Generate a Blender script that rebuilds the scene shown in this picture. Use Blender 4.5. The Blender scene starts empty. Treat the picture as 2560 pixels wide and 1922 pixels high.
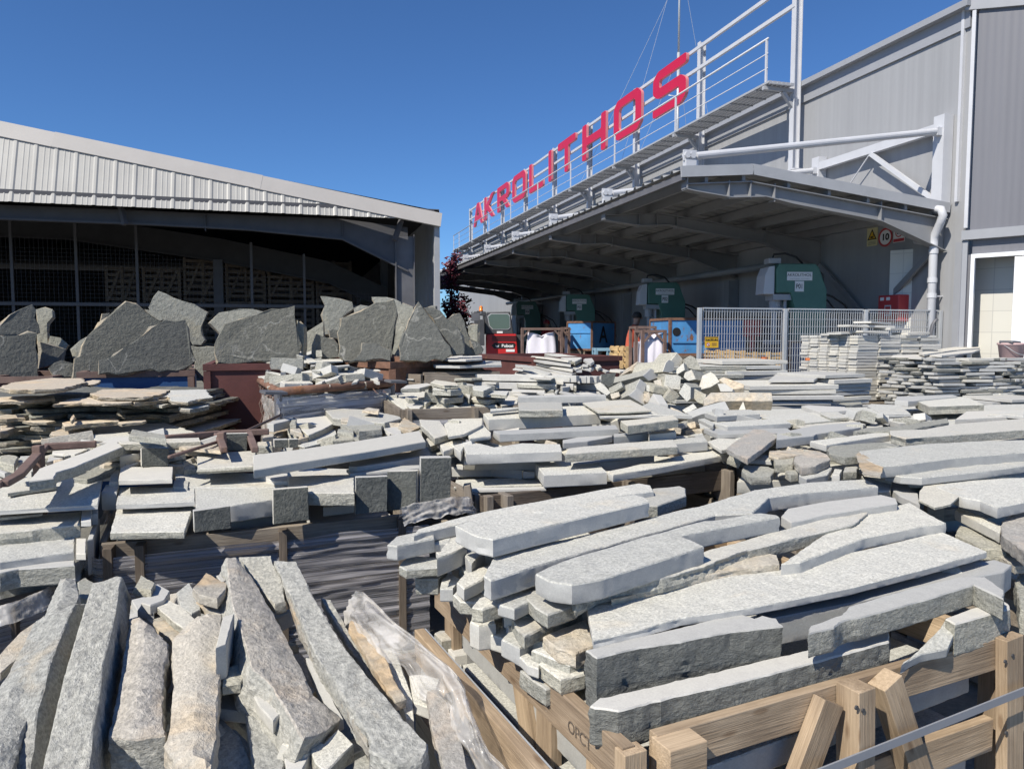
import bpy, bmesh, math, random
from mathutils import Vector, Matrix, Euler, noise
R = math.radians
SC = bpy.context.scene
COL = SC.collection
rnd = random.Random(7)

# ---------------------------------------------------------------- camera
FPX, CX, CY = 1850.0, 1280.0, 961.0            # photograph 2560 x 1922
PITCH, YAW = R(3.93), R(16.12)
CAMZ = 1.3
cam_d = bpy.data.cameras.new('camera')
cam = bpy.data.objects.new('camera', cam_d)
COL.objects.link(cam)
cam.location = (0, 0, CAMZ)
cam.rotation_euler = (R(90) - PITCH, 0, -YAW)
cam_d.sensor_fit = 'HORIZONTAL'
cam_d.sensor_width = 36
cam_d.lens = 36 * FPX / 2560
cam_d.clip_start = 0.05
cam_d.clip_end = 3000
SC.camera = cam
CM = Euler(cam.rotation_euler).to_matrix()
EYE = Vector((0, 0, CAMZ))
HEAD = Vector((math.sin(YAW), math.cos(YAW), 0))
SIDE = Vector((math.cos(YAW), -math.sin(YAW), 0))

FR = {'S': (0, 0, 1), 'P': (0, 0, 1/1.1573), 'A': (900, 1150, 2.1512), 'A3': (1700, 1150, 2.1512), 'B': (0, 1300, 2.212), 'C': (0, 1000, 2.572), 'D': (800, 880, 2.572),
      'M': (1600, 800, 2.3042), 'm1': (0, 700, 3.456), 'm2': (600, 700, 3.456), 'm3': (1100, 600, 3.456), 'm4': (1660, 560, 2.4578),
      'm5': (0, 260, 1.907), 'm6': (1120, 100, 2.769), 'm7': (1600, 0, 2.3042), 'n1': (1460, 780, 4.424), 'n2': (1180, 860, 5.53),
      'n3': (2000, 800, 3.95), 'n4': (1900, 620, 4.424)}

def src(f, x, y):
    ox, oy, s = FR[f]
    return ox + x / s, oy + y / s

def ray(f, x, y):
    px, py = src(f, x, y)
    return (CM @ Vector(((px - CX) / FPX, -(py - CY) / FPX, -1))).normalized()

def at_z(f, x, y, z):
    r = ray(f, x, y)
    return EYE + r * ((z - CAMZ) / r.z)

def at_d(f, x, y, d):
    r = ray(f, x, y)
    return EYE + r * (d / r.dot(HEAD))

def at_Y(f, x, y, Y):
    r = ray(f, x, y)
    return EYE + r * (Y / r.y)

def at_X(f, x, y, X):
    r = ray(f, x, y)
    return EYE + r * (X / r.x)

def at_plane(f, x, y, p, n):
    r = ray(f, x, y)
    return EYE + r * ((Vector(p) - EYE).dot(n) / r.dot(n))

def rd(r, d, z=0.0):
    """a place r metres to the right and d metres ahead of where the photographer stood"""
    v = SIDE * r + HEAD * d
    return Vector((v.x, v.y, z))

# ---------------------------------------------------------------- tagging
def tag(o, label=None, cat=None, group=None, kind=None):
    if label: o['label'] = label
    if cat: o['category'] = cat; o['kind'] = kind or 'thing'
    if group: o['group'] = group
    if kind: o['kind'] = kind
    return o

def empty(name, loc, label=None, cat=None, group=None, rz=0):
    o = bpy.data.objects.new(name, None)
    o.empty_display_size = 0.1
    COL.objects.link(o)
    o.location = loc
    o.rotation_euler = (0, 0, rz)
    o['_m'] = 1
    del o['_m']
    return tag(o, label, cat, group)

def link(name, me, parent=None, mats=(), mw=None):
    for m in mats:
        me.materials.append(m)
    o = bpy.data.objects.new(name, me)
    COL.objects.link(o)
    if parent is not None:
        o.parent = parent
    if mw is not None:
        o.matrix_local = mw
    return o

def children(o):
    return [c for c in ALLKIDS.get(o.name, [])]

ALLKIDS = {}
def kids_index():
    ALLKIDS.clear()
    for o in SC.objects:
        if o.parent: ALLKIDS.setdefault(o.parent.name, []).append(o)

def copy_tree(o, parent=None):
    c = o.copy(); COL.objects.link(c)
    c.parent = parent
    if parent is not None: c.matrix_parent_inverse = o.matrix_parent_inverse.copy()
    for ch in ALLKIDS.get(o.name, []):
        copy_tree(ch, c)
    return c

# ---------------------------------------------------------------- mesh builder
class MB:
    def __init__(self):
        self.v, self.f, self.mi = [], [], []
    def poly(self, pts, faces, mi=0):
        b = len(self.v)
        self.v += [tuple(p) for p in pts]
        self.f += [tuple(b + i for i in f) for f in faces]
        self.mi += [mi] * len(faces)
        return self
    def box(self, c, s, rot=None, mi=0):
        c = Vector(c); hx, hy, hz = s[0]/2, s[1]/2, s[2]/2
        M = rot if isinstance(rot, Matrix) else (Euler(rot).to_matrix() if rot else Matrix.Identity(3))
        p = [c + M @ Vector((x*hx, y*hy, z*hz)) for z in (-1, 1) for y in (-1, 1) for x in (-1, 1)]
        return self.poly(p, [(0,2,3,1),(4,5,7,6),(0,1,5,4),(2,6,7,3),(0,4,6,2),(1,3,7,5)], mi)
    def bar(self, p, q, w, h, up=(0,0,1), mi=0):
        """box from p to q, w across, h along up"""
        p, q = Vector(p), Vector(q)
        x = (q - p); L = x.length; x.normalize()
        up = Vector(up)
        y = up.cross(x)
        if y.length < 1e-4: y = Vector((1,0,0)).cross(x)
        y.normalize(); z = x.cross(y)
        M = Matrix((x, y, z)).transposed()
        return self.box((p+q)/2, (L, w, h), M, mi)
    def ibeam(self, p, q, w, h, t=0.012, up=(0,0,1), mi=0):
        p, q = Vector(p), Vector(q)
        x = (q-p).normalized(); up = Vector(up)
        y = up.cross(x)
        if y.length < 1e-4: y = Vector((1,0,0)).cross(x)
        y.normalize(); z = x.cross(y)
        self.bar(p + z*(h/2-t/2), q + z*(h/2-t/2), w, t, up, mi)
        self.bar(p - z*(h/2-t/2), q - z*(h/2-t/2), w, t, up, mi)
        self.bar(p, q, t, h-2*t-0.001, up, mi)
        return self
    def tube(self, p, q, r, n=10, r2=None, mi=0):
        p, q = Vector(p), Vector(q); r2 = r if r2 is None else r2
        x = (q-p).normalized()
        a = x.orthogonal().normalized(); b = x.cross(a)
        P = []
        for c, rr in ((p, r), (q, r2)):
            for i in range(n):
                t = 2*math.pi*i/n
                P.append(c + (a*math.cos(t) + b*math.sin(t))*rr)
        F = [(i, (i+1) % n, n+(i+1) % n, n+i) for i in range(n)]
        F += [tuple(range(n-1, -1, -1)), tuple(range(n, 2*n))]
        return self.poly(P, F, mi)
    def path(self, pts, r, n=8, mi=0):
        pts = [Vector(p) for p in pts]
        P, F = [], []
        a = None
        for i, p in enumerate(pts):
            t = (pts[min(i+1, len(pts)-1)] - pts[max(i-1, 0)]).normalized()
            if a is None: a = t.orthogonal().normalized()
            a = (a - t * a.dot(t)).normalized(); b = t.cross(a)
            for k in range(n):
                w = 2*math.pi*k/n
                P.append(p + (a*math.cos(w) + b*math.sin(w))*r)
        for i in range(len(pts)-1):
            for k in range(n):
                F.append((i*n+k, i*n+(k+1) % n, (i+1)*n+(k+1) % n, (i+1)*n+k))
        F += [tuple(range(n-1, -1, -1)), tuple(range((len(pts)-1)*n, len(pts)*n))]
        return self.poly(P, F, mi)
    def extrude(self, pts, vec, mi=0):
        """closed prism: polygon pts swept by vec"""
        pts = [Vector(p) for p in pts]; vec = Vector(vec); n = len(pts)
        P = pts + [p + vec for p in pts]
        F = [tuple(range(n-1, -1, -1)), tuple(range(n, 2*n))] + [(i, (i+1) % n, n+(i+1) % n, n+i) for i in range(n)]
        return self.poly(P, F, mi)
    def lathe(self, prof, c=(0,0,0), n=16, mi=0):
        c = Vector(c); P, F = [], []
        for r, z in prof:
            for k in range(n):
                w = 2*math.pi*k/n
                P.append(c + Vector((r*math.cos(w), r*math.sin(w), z)))
        m = len(prof)
        for i in range(m-1):
            for k in range(n):
                F.append((i*n+k, i*n+(k+1) % n, (i+1)*n+(k+1) % n, (i+1)*n+k))
        F += [tuple(range(n-1, -1, -1)), tuple(range((m-1)*n, m*n))]
        return self.poly(P, F, mi)
    def mesh(self, name, smooth=False, fix=True):
        me = bpy.data.meshes.new(name)
        me.from_pydata(self.v, [], self.f)
        for p, m in zip(me.polygons, self.mi):
            p.material_index = m; p.use_smooth = smooth
        me.update()
        if fix:
            bm = bmesh.new(); bm.from_mesh(me)
            bmesh.ops.recalc_face_normals(bm, faces=bm.faces)
            bm.to_mesh(me); bm.free()
        return me
    def build(self, name, mats, parent=None, smooth=False, bevel=0, origin=None, fix=True):
        """origin: world place of the object's own origin (coordinates given in world / parent space)"""
        if not isinstance(mats, (list, tuple)): mats = [mats]
        if origin is not None:
            o = Vector(origin); self.v = [tuple(Vector(p) - o) for p in self.v]
        me = self.mesh(name, smooth, fix)
        ob = link(name, me, parent, mats)
        if origin is not None: ob.location = origin
        if bevel:
            md = ob.modifiers.new('bevel', 'BEVEL'); md.width = bevel; md.segments = 2; md.limit_method = 'ANGLE'; md.angle_limit = R(40)
        return ob

def thing_mesh(mb, name, mats, label, cat, group=None, origin=None, **k):
    if origin is None:
        n = len(mb.v); xs = [p[0] for p in mb.v]; ys = [p[1] for p in mb.v]; zs = [p[2] for p in mb.v]
        origin = ((min(xs)+max(xs))/2, (min(ys)+max(ys))/2, min(zs))
    return tag(mb.build(name, mats, None, origin=origin, **k), label, cat, group)

def text_mesh(name, body, size, mats, parent, mw, extrude=0.0015, offset=0.0, align='CENTER', xscale=1.0):
    cu = bpy.data.curves.new(name, 'FONT')
    cu.body = body; cu.size = size; cu.extrude = extrude; cu.offset = offset
    cu.align_x = align; cu.align_y = 'CENTER'
    tmp = bpy.data.objects.new('tmp_text', cu); COL.objects.link(tmp)
    dg = bpy.context.evaluated_depsgraph_get(); dg.update()
    me = bpy.data.meshes.new_from_object(tmp.evaluated_get(dg))
    bpy.data.objects.remove(tmp); bpy.data.curves.remove(cu)
    for v in me.vertices: v.co.x *= xscale
    me.name = name
    me.materials.clear()
    return link(name, me, parent, mats, mw)

def frame_mat(origin, xdir, ndir):
    """matrix whose local X runs along xdir, local Z along ndir (outwards), Y up"""
    z = Vector(ndir).normalized(); x = Vector(xdir).normalized(); y = z.cross(x).normalized(); x = y.cross(z)
    M = Matrix((x, y, z)).transposed().to_4x4()
    M.translation = Vector(origin)
    return M
# ---------------------------------------------------------------- materials
MATS = {}
def nodes_of(name, rough=0.6, metal=0.0):
    m = bpy.data.materials.new(name); m.use_nodes = True
    nt = m.node_tree; b = nt.nodes['Principled BSDF']
    b.inputs['Roughness'].default_value = rough; b.inputs['Metallic'].default_value = metal
    MATS[name] = m
    return m, nt, b
def N(nt, t, **k):
    n = nt.nodes.new(t)
    for a, v in k.items():
        if a in n.inputs.keys(): n.inputs[a].default_value = v
        else: setattr(n, a, v)
    return n
def ramp(nt, fac, stops):
    r = nt.nodes.new('ShaderNodeValToRGB')
    e = r.color_ramp.elements
    while len(e) < len(stops): e.new(0.5)
    for i, (p, c) in enumerate(stops):
        e[i].position = p; e[i].color = (c[0], c[1], c[2], 1)
    nt.links.new(fac, r.inputs[0])
    return r
def mixc(nt, fac, a, b, mode='MIX'):
    m = nt.nodes.new('ShaderNodeMix'); m.data_type = 'RGBA'; m.blend_type = mode
    for s, v in ((0, fac), (6, a), (7, b)):
        if isinstance(v, (int, float)): m.inputs[s].default_value = v
        elif isinstance(v, tuple): m.inputs[s].default_value = (v[0], v[1], v[2], 1)
        else: nt.links.new(v, m.inputs[s])
    return m.outputs[2]
def coords(nt, scale=(1,1,1), rand=True):
    tc = nt.nodes.new('ShaderNodeTexCoord'); mp = nt.nodes.new('ShaderNodeMapping')
    mp.inputs['Scale'].default_value = scale
    nt.links.new(tc.outputs['Object'], mp.inputs[0])
    if rand:
        oi = nt.nodes.new('ShaderNodeObjectInfo')
        ml = nt.nodes.new('ShaderNodeVectorMath'); ml.operation = 'SCALE'
        cx = nt.nodes.new('ShaderNodeCombineXYZ')
        for i in range(3): nt.links.new(oi.outputs['Random'], cx.inputs[i])
        ml.inputs['Scale'].default_value = 61.0
        nt.links.new(cx.outputs[0], ml.inputs[0])
        nt.links.new(ml.outputs[0], mp.inputs['Location'])
    return mp.outputs[0]
def noi(nt, vec, scale, detail=4, rough=0.55, dist=0.0):
    n = nt.nodes.new('ShaderNodeTexNoise')
    n.inputs['Scale'].default_value = scale; n.inputs['Detail'].default_value = detail
    n.inputs['Roughness'].default_value = rough; n.inputs['Distortion'].default_value = dist
    nt.links.new(vec, n.inputs['Vector'])
    return n.outputs['Fac']
def bump(nt, b, h, strength=0.5, dist=0.01):
    bp = nt.nodes.new('ShaderNodeBump'); bp.inputs['Strength'].default_value = strength; bp.inputs['Distance'].default_value = dist
    nt.links.new(h, bp.inputs['Height']); nt.links.new(bp.outputs[0], b.inputs['Normal'])
    return bp
def add(nt, a, b, wa=1.0, wb=1.0):
    m1 = nt.nodes.new('ShaderNodeMath'); m1.operation = 'MULTIPLY'; m1.inputs[1].default_value = wa; nt.links.new(a, m1.inputs[0])
    m2 = nt.nodes.new('ShaderNodeMath'); m2.operation = 'MULTIPLY_ADD'; m2.inputs[1].default_value = wb
    nt.links.new(b, m2.inputs[0]); nt.links.new(m1.outputs[0], m2.inputs[2])
    return m2.outputs[0]

def stone(name, base, dark, tan=0.0, tancol=(0.36,0.25,0.14), speck=0.5, bstr=0.6, fine=90, bdist=0.006, vein=0.0):
    """split or sawn gneiss: mottled grey, crystal speckle, ochre weathering patches, slaty relief"""
    m, nt, b = nodes_of(name, 0.8)
    v = coords(nt)
    big = noi(nt, v, 3.0, 4, 0.6)
    mid = noi(nt, v, 32, 6, 0.7)
    fin = noi(nt, coords(nt, (1.0, 1.3, 1.3)), fine*1.6, 4, 0.75)
    c1 = ramp(nt, mid, [(0.3, dark), (0.68, base)]).outputs[0]
    lo = tuple(x*0.6 for x in dark); hi = tuple(min(0.92, x*1.35) for x in base)
    c2 = ramp(nt, fin, [(0.34, lo), (0.5, tuple((p+q)/2 for p, q in zip(base, dark))), (0.66, hi)]).outputs[0]
    col = mixc(nt, speck, c1, c2)
    # each stone a shade of its own
    oi = nt.nodes.new('ShaderNodeObjectInfo')
    sh = ramp(nt, oi.outputs['Random'], [(0, (0.80,0.81,0.82)), (0.5, (1.0,1.0,1.0)), (1, (1.13,1.10,1.03))]).outputs[0]
    col = mixc(nt, 1.0, col, sh, 'MULTIPLY')
    if tan > 0:
        t = noi(nt, v, 4.5, 5, 0.62, 0.4)
        a = 0.70 - 0.42*tan
        tm = ramp(nt, t, [(a, (0,0,0)), (a+0.16, (1,1,1))]).outputs[0]
        t2 = ramp(nt, noi(nt, v, 30, 3), [(0.35, tuple(x*0.6 for x in tancol)), (0.65, tuple(min(1, x*1.25) for x in tancol))]).outputs[0]
        mlt = nt.nodes.new('ShaderNodeMath'); mlt.operation = 'MULTIPLY'; mlt.inputs[1].default_value = 0.45 + 0.45*tan
        nt.links.new(tm, mlt.inputs[0])
        col = mixc(nt, mlt.outputs[0], col, t2)
    if vein:
        vo = nt.nodes.new('ShaderNodeTexVoronoi'); vo.feature = 'DISTANCE_TO_EDGE'; vo.inputs['Scale'].default_value = 1.7
        wv = nt.nodes.new('ShaderNodeVectorMath'); wv.operation = 'ADD'
        nn_ = nt.nodes.new('ShaderNodeTexNoise'); nn_.inputs['Scale'].default_value = 5; nn_.inputs['Detail'].default_value = 5
        nt.links.new(v, nn_.inputs['Vector']); sc_ = nt.nodes.new('ShaderNodeVectorMath'); sc_.operation = 'SCALE'; sc_.inputs['Scale'].default_value = .35
        nt.links.new(nn_.outputs['Color'], sc_.inputs[0]); nt.links.new(v, wv.inputs[0]); nt.links.new(sc_.outputs[0], wv.inputs[1]); nt.links.new(wv.outputs[0], vo.inputs['Vector'])
        vm = ramp(nt, vo.outputs['Distance'], [(.004, (vein,)*3), (.013, (0, 0, 0))]).outputs[0]
        vq = nt.nodes.new('ShaderNodeMath'); vq.operation = 'MULTIPLY'; nt.links.new(vm, vq.inputs[0]); nt.links.new(ramp(nt, big, [(.42, (0, 0, 0)), (.58, (1, 1, 1))]).outputs[0], vq.inputs[1])
        col = mixc(nt, vq.outputs[0], col, (0.42, 0.41, 0.37))
    nt.links.new(col, b.inputs['Base Color'])
    h = add(nt, noi(nt, coords(nt, (1, 1, 2.2)), 24, 9, 0.66, 0.3), fin, 1.0, 0.45)
    bump(nt, b, h, bstr, bdist)
    return m

stone('split_grey', (0.62,0.61,0.56), (0.46,0.457,0.42), 0.24, (0.64,0.56,0.43), 0.55, 0.85, 70, 0.007)
stone('sawn_grey', (0.465,0.465,0.45), (0.40,0.40,0.39), 0.0, speck=0.22, bstr=0.18, fine=120, bdist=0.002)
stone('sawn_pale', (0.55,0.54,0.505), (0.475,0.465,0.44), 0.0, speck=0.2, bstr=0.16, fine=120, bdist=0.002)
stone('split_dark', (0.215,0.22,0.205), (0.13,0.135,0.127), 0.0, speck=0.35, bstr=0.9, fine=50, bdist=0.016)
stone('split_green', (0.43,0.42,0.37), (0.28,0.28,0.245), 0.25, (0.44,0.37,0.26), 0.55, 0.8, 55, 0.012)
stone('split_buff', (0.56,0.545,0.49), (0.43,0.42,0.385), 0.32, (0.56,0.48,0.35), 0.45, 0.6, 70, 0.006)
stone('bar_grey', (0.45,0.445,0.41), (0.27,0.272,0.255), 0.22, (0.46,0.37,0.25), 0.6, 0.9, 45, 0.012)
stone('bar_pink', (0.50,0.47,0.425), (0.30,0.285,0.26), 0.45, (0.52,0.42,0.31), 0.6, 0.9, 45, 0.012)
stone('plate_dark', (0.125,0.132,0.125), (0.07,0.076,0.073), 0.0, speck=0.35, bstr=0.9, fine=45, bdist=0.014)  # split face darkened for the shade and grazing light on standing plates
stone('tan_stone', (0.55,0.51,0.44), (0.39,0.365,0.315), 0.6, (0.58,0.47,0.33), 0.45, 0.8, 60, 0.011)
stone('rust_stone', (0.46,0.43,0.37), (0.31,0.285,0.245), 0.6, (0.50,0.36,0.21), 0.4, 0.8, 60, 0.010)
stone('pink_stone', (0.47,0.445,0.405), (0.31,0.295,0.27), 0.45, (0.52,0.43,0.34), 0.5, 0.8, 60, 0.010)
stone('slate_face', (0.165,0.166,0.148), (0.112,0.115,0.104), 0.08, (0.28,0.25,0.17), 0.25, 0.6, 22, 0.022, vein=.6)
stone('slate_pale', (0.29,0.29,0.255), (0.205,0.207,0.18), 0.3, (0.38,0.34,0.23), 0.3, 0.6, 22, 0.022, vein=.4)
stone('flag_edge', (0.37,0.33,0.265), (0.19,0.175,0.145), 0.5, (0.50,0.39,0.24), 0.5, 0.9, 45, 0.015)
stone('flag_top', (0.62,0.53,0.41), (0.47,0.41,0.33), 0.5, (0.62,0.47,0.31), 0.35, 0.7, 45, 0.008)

def wood(name, light, dark, grey=0.0, rough=0.75):
    m, nt, b = nodes_of(name, rough)
    v = coords(nt, (1.6, 60, 60))
    g = noi(nt, v, 2.4, 7, 0.68, 0.5)
    col = ramp(nt, g, [(0.3, dark), (0.5, tuple((p+q)/2 for p, q in zip(light, dark))), (0.68, light)]).outputs[0]
    blot = noi(nt, coords(nt, (1, 3, 3)), 4, 4)
    bm = ramp(nt, blot, [(0.42, (0.62,0.58,0.54)), (0.6, (1.05,1.03,1.0))]).outputs[0]
    col = mixc(nt, 0.75, col, bm, 'MULTIPLY')
    vo = nt.nodes.new('ShaderNodeTexVoronoi'); vo.inputs['Scale'].default_value = 1.0
    nt.links.new(coords(nt, (7, 22, 22)), vo.inputs['Vector'])
    kn = ramp(nt, vo.outputs['Distance'], [(0.10, (0.35,0.25,0.16)), (0.2, (1,1,1))]).outputs[0]
    col = mixc(nt, 0.55, col, kn, 'MULTIPLY')
    oi = nt.nodes.new('ShaderNodeObjectInfo')
    sh = ramp(nt, oi.outputs['Random'], [(0, (0.75,0.74,0.74)), (1, (1.12,1.1,1.06))]).outputs[0]
    col = mixc(nt, 1.0, col, sh, 'MULTIPLY')
    nt.links.new(col, b.inputs['Base Color'])
    bump(nt, b, add(nt, g, noi(nt, coords(nt, (3, 60, 60)), 5, 3), 1, 0.6), 0.55, 0.004)
    return m
wood('wood_tan', (0.53,0.42,0.30), (0.335,0.255,0.175))
wood('wood_old', (0.36,0.32,0.27), (0.19,0.165,0.14))
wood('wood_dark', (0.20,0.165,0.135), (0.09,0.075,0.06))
wood('wood_new', (0.70,0.52,0.28), (0.52,0.37,0.19))

def paint(name, col, rough=0.5, metal=0.0, var=0.12, rust=0.0, bstr=0.08, scale=3.0, streak=False):
    m, nt, b = nodes_of(name, rough, metal)
    v = coords(nt, (1, 1, 0.25) if streak else (1, 1, 1))
    n = noi(nt, v, scale, 6, 0.62)
    c = ramp(nt, n, [(0.3, tuple(x*(1-var) for x in col)), (0.7, tuple(min(1, x*(1+var)) for x in col))]).outputs[0]
    if rust > 0:
        r = noi(nt, coords(nt, (1, 1, 0.55)), 5.0, 8, 0.7, 0.3)
        a = 0.72 - 0.35*rust
        k = ramp(nt, r, [(a, (0,0,0)), (a+0.07, (1,1,1))]).outputs[0]
        rc = ramp(nt, noi(nt, v, 40, 4), [(0.3, (0.10,0.045,0.025)), (0.7, (0.26,0.12,0.06))]).outputs[0]
        c = mixc(nt, k, c, rc)
    nt.links.new(c, b.inputs['Base Color'])
    bump(nt, b, noi(nt, v, 60, 4), bstr, 0.004)
    return m
paint('hall_panel', (0.43,0.43,0.44), 0.45, var=0.04, scale=0.7, streak=True)
paint('hall_dark', (0.215,0.22,0.245), 0.5, var=0.05, scale=0.7, streak=True)
paint('hall_trim', (0.30,0.31,0.335), 0.45, var=0.05)
paint('steel_white', (0.52,0.53,0.56), 0.4, var=0.06, bstr=0.03)
paint('steel_grey', (0.36,0.37,0.39), 0.45, var=0.08, bstr=0.03)
paint('steel_canopy', (0.24,0.245,0.255), 0.5, var=0.08, bstr=0.03)
paint('steel_dark', (0.12,0.12,0.13), 0.5, var=0.15)
paint('galvanised', (0.50,0.52,0.54), 0.4, 0.35, var=0.10, bstr=0.03)
paint('roof_sheet', (0.40,0.39,0.365), 0.45, var=0.07, scale=1.2)
paint('verge_sheet', (0.40,0.38,0.36), 0.5, var=0.06, scale=1.0)
paint('under_sheet', (0.30,0.305,0.31), 0.6, var=0.08, scale=1.2)
paint('shed_inner', (0.03,0.03,0.033), 0.7, var=0.2)  # near black: the shade inside the shed is put into this colour
paint('shed_steel', (0.075,0.075,0.083), 0.6, var=0.12)  # darkened as well, so the frame carries the shade under the eave
paint('sign_red', (0.52,0.010,0.045), 0.4, var=0.05, bstr=0.02)
paint('sign_edge', (0.60,0.20,0.21), 0.5, var=0.05)  # paler red paints the sunlit look of the letter sides
paint('green_paint', (0.075,0.185,0.145), 0.45, var=0.12, rust=0.03)
paint('bin_blue', (0.07,0.25,0.52), 0.55, var=0.18, rust=0.33, bstr=0.2)
paint('bin_navy', (0.022,0.07,0.19), 0.5, var=0.15, rust=0.12, bstr=0.15)  # blue darkened to carry the shade behind the fence
paint('bin_red', (0.10,0.034,0.03), 0.7, var=0.3, rust=0.25, bstr=0.3)
paint('rust', (0.17,0.09,0.06), 0.85, var=0.4, rust=0.4, bstr=0.5, scale=12)
paint('rust_pale', (0.16,0.105,0.088), 0.8, var=0.25, rust=0.25, bstr=0.4, scale=9)
paint('loader_red', (0.50,0.025,0.025), 0.35, var=0.08)
paint('loader_dark', (0.06,0.06,0.065), 0.5, var=0.2)
paint('black', (0.012,0.012,0.013), 0.5, var=0.1)
paint('white', (0.80,0.80,0.80), 0.5, var=0.03)
paint('door_white', (0.80,0.82,0.84), 0.35, var=0.02)
paint('pipe_white', (0.55,0.56,0.59), 0.4, var=0.04)
paint('yellow', (0.72,0.44,0.03), 0.5, var=0.05)
paint('pale_yellow', (0.66,0.60,0.33), 0.5, var=0.05)
paint('fire_red', (0.50,0.05,0.055), 0.45, var=0.08)
paint('tile_white', (0.66,0.65,0.60), 0.3, var=0.03)
paint('bag_white', (0.78,0.75,0.82), 0.85, var=0.04, bstr=0.4, scale=8)
paint('bucket_pink', (0.52,0.37,0.36), 0.5, var=0.08)
paint('orange_cloth', (0.46,0.09,0.05), 0.9, var=0.15)
paint('dark_cloth', (0.05,0.055,0.075), 0.9, var=0.15)
paint('skin', (0.40,0.24,0.17), 0.6, var=0.08)
paint('hair', (0.03,0.025,0.022), 0.7, var=0.2)
paint('orange_post', (0.55,0.17,0.06), 0.6, var=0.2)
paint('trestle_blue', (0.20,0.34,0.44), 0.5, var=0.12)
paint('rubber', (0.03,0.03,0.032), 0.7, var=0.2)
paint('branch', (0.08,0.05,0.04), 0.9, var=0.2)
paint('strap_grey', (0.24,0.255,0.285), 0.4, var=0.06)

def simple(name, col, rough=0.3, trans=0.0, emit=None, es=1.0):
    m, nt, b = nodes_of(name, rough)
    b.inputs['Base Color'].default_value = (*col, 1)
    if trans: b.inputs['Transmission Weight'].default_value = trans
    if emit:
        b.inputs['Emission Color'].default_value = (*emit, 1); b.inputs['Emission Strength'].default_value = es
    return m
simple('glass', (0.10,0.14,0.12), 0.08)
simple('beacon', (0.75,0.20,0.01), 0.25)
simple('lamp_strip', (0.8,0.8,0.8), 0.5, emit=(0.95,0.97,1.0), es=0.55)

def leaf_mat(name, a, b_):
    m, nt, b = nodes_of(name, 0.5)
    geo = nt.nodes.new('ShaderNodeNewGeometry')
    c = ramp(nt, geo.outputs['Random Per Island'], [(0, a), (1, b_)]).outputs[0]
    nt.links.new(c, b.inputs['Base Color'])
    return m
leaf_mat('red_leaf', (0.045,0.012,0.02), (0.17,0.03,0.05))

def film(name, dens, col, streak=(2, 2, 60), lo=0.42, hi=0.7):
    """stretch wrap: mostly clear, milky along its creases"""
    m = bpy.data.materials.new(name); m.use_nodes = True; MATS[name] = m
    nt = m.node_tree; b = nt.nodes['Principled BSDF']; out = nt.nodes['Material Output']
    b.inputs['Base Color'].default_value = (*col, 1); b.inputs['Roughness'].default_value = 0.22
    v = coords(nt, streak)
    n = noi(nt, v, 1.0, 5, 0.6, 0.8)
    fac = ramp(nt, n, [(lo, (dens*0.22,)*3), (hi, (min(1, dens),)*3)]).outputs[0]
    tr = nt.nodes.new('ShaderNodeBsdfTransparent'); mx = nt.nodes.new('ShaderNodeMixShader')
    nt.links.new(fac, mx.inputs[0]); nt.links.new(tr.outputs[0], mx.inputs[1]); nt.links.new(b.outputs[0], mx.inputs[2])
    nt.links.new(mx.outputs[0], out.inputs['Surface'])
    s2 = noi(nt, coords(nt, (streak[0]*.7, streak[1]*.7, streak[2]*1.6)), 1.0, 3, 0.6, 1.0)
    nt.links.new(ramp(nt, s2, [(.55, col), (.72, tuple(min(.9, x*1.9) for x in col))]).outputs[0], b.inputs['Base Color'])  # glints on the film painted as paler streaks in its colour
    bump(nt, b, n, 0.8, 0.01)
    return m
film('film_wrap', 0.9, (0.34,0.33,0.345), (0.4, 0.4, 85), .30, .68)
film('film_loose', 0.66, (0.66,0.635,0.60), (10, 10, 10), 0.30, 0.66)
film('film_bin', 0.75, (0.62,0.63,0.68), (1.5, 1.5, 30), 0.36, 0.66)

def corrugated(name, base, per, depth):
    m, nt, b = nodes_of(name, 0.5)
    return m
def ground_mat():
    m, nt, b = nodes_of('ground_concrete', 0.9)
    v = coords(nt, rand=False)
    n = noi(nt, v, 0.8, 8, 0.65)
    c = ramp(nt, n, [(0.3, (0.13,0.127,0.118)), (0.7, (0.23,0.225,0.205))]).outputs[0]
    g = ramp(nt, noi(nt, v, 35, 5, 0.7), [(0.3, (0.7,0.7,0.7)), (0.7, (1.15,1.15,1.12))]).outputs[0]
    nt.links.new(mixc(nt, 1.0, c, g, 'MULTIPLY'), b.inputs['Base Color'])
    bump(nt, b, noi(nt, v, 50, 6), 0.4, 0.02)
ground_mat()
M = MATS
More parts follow.
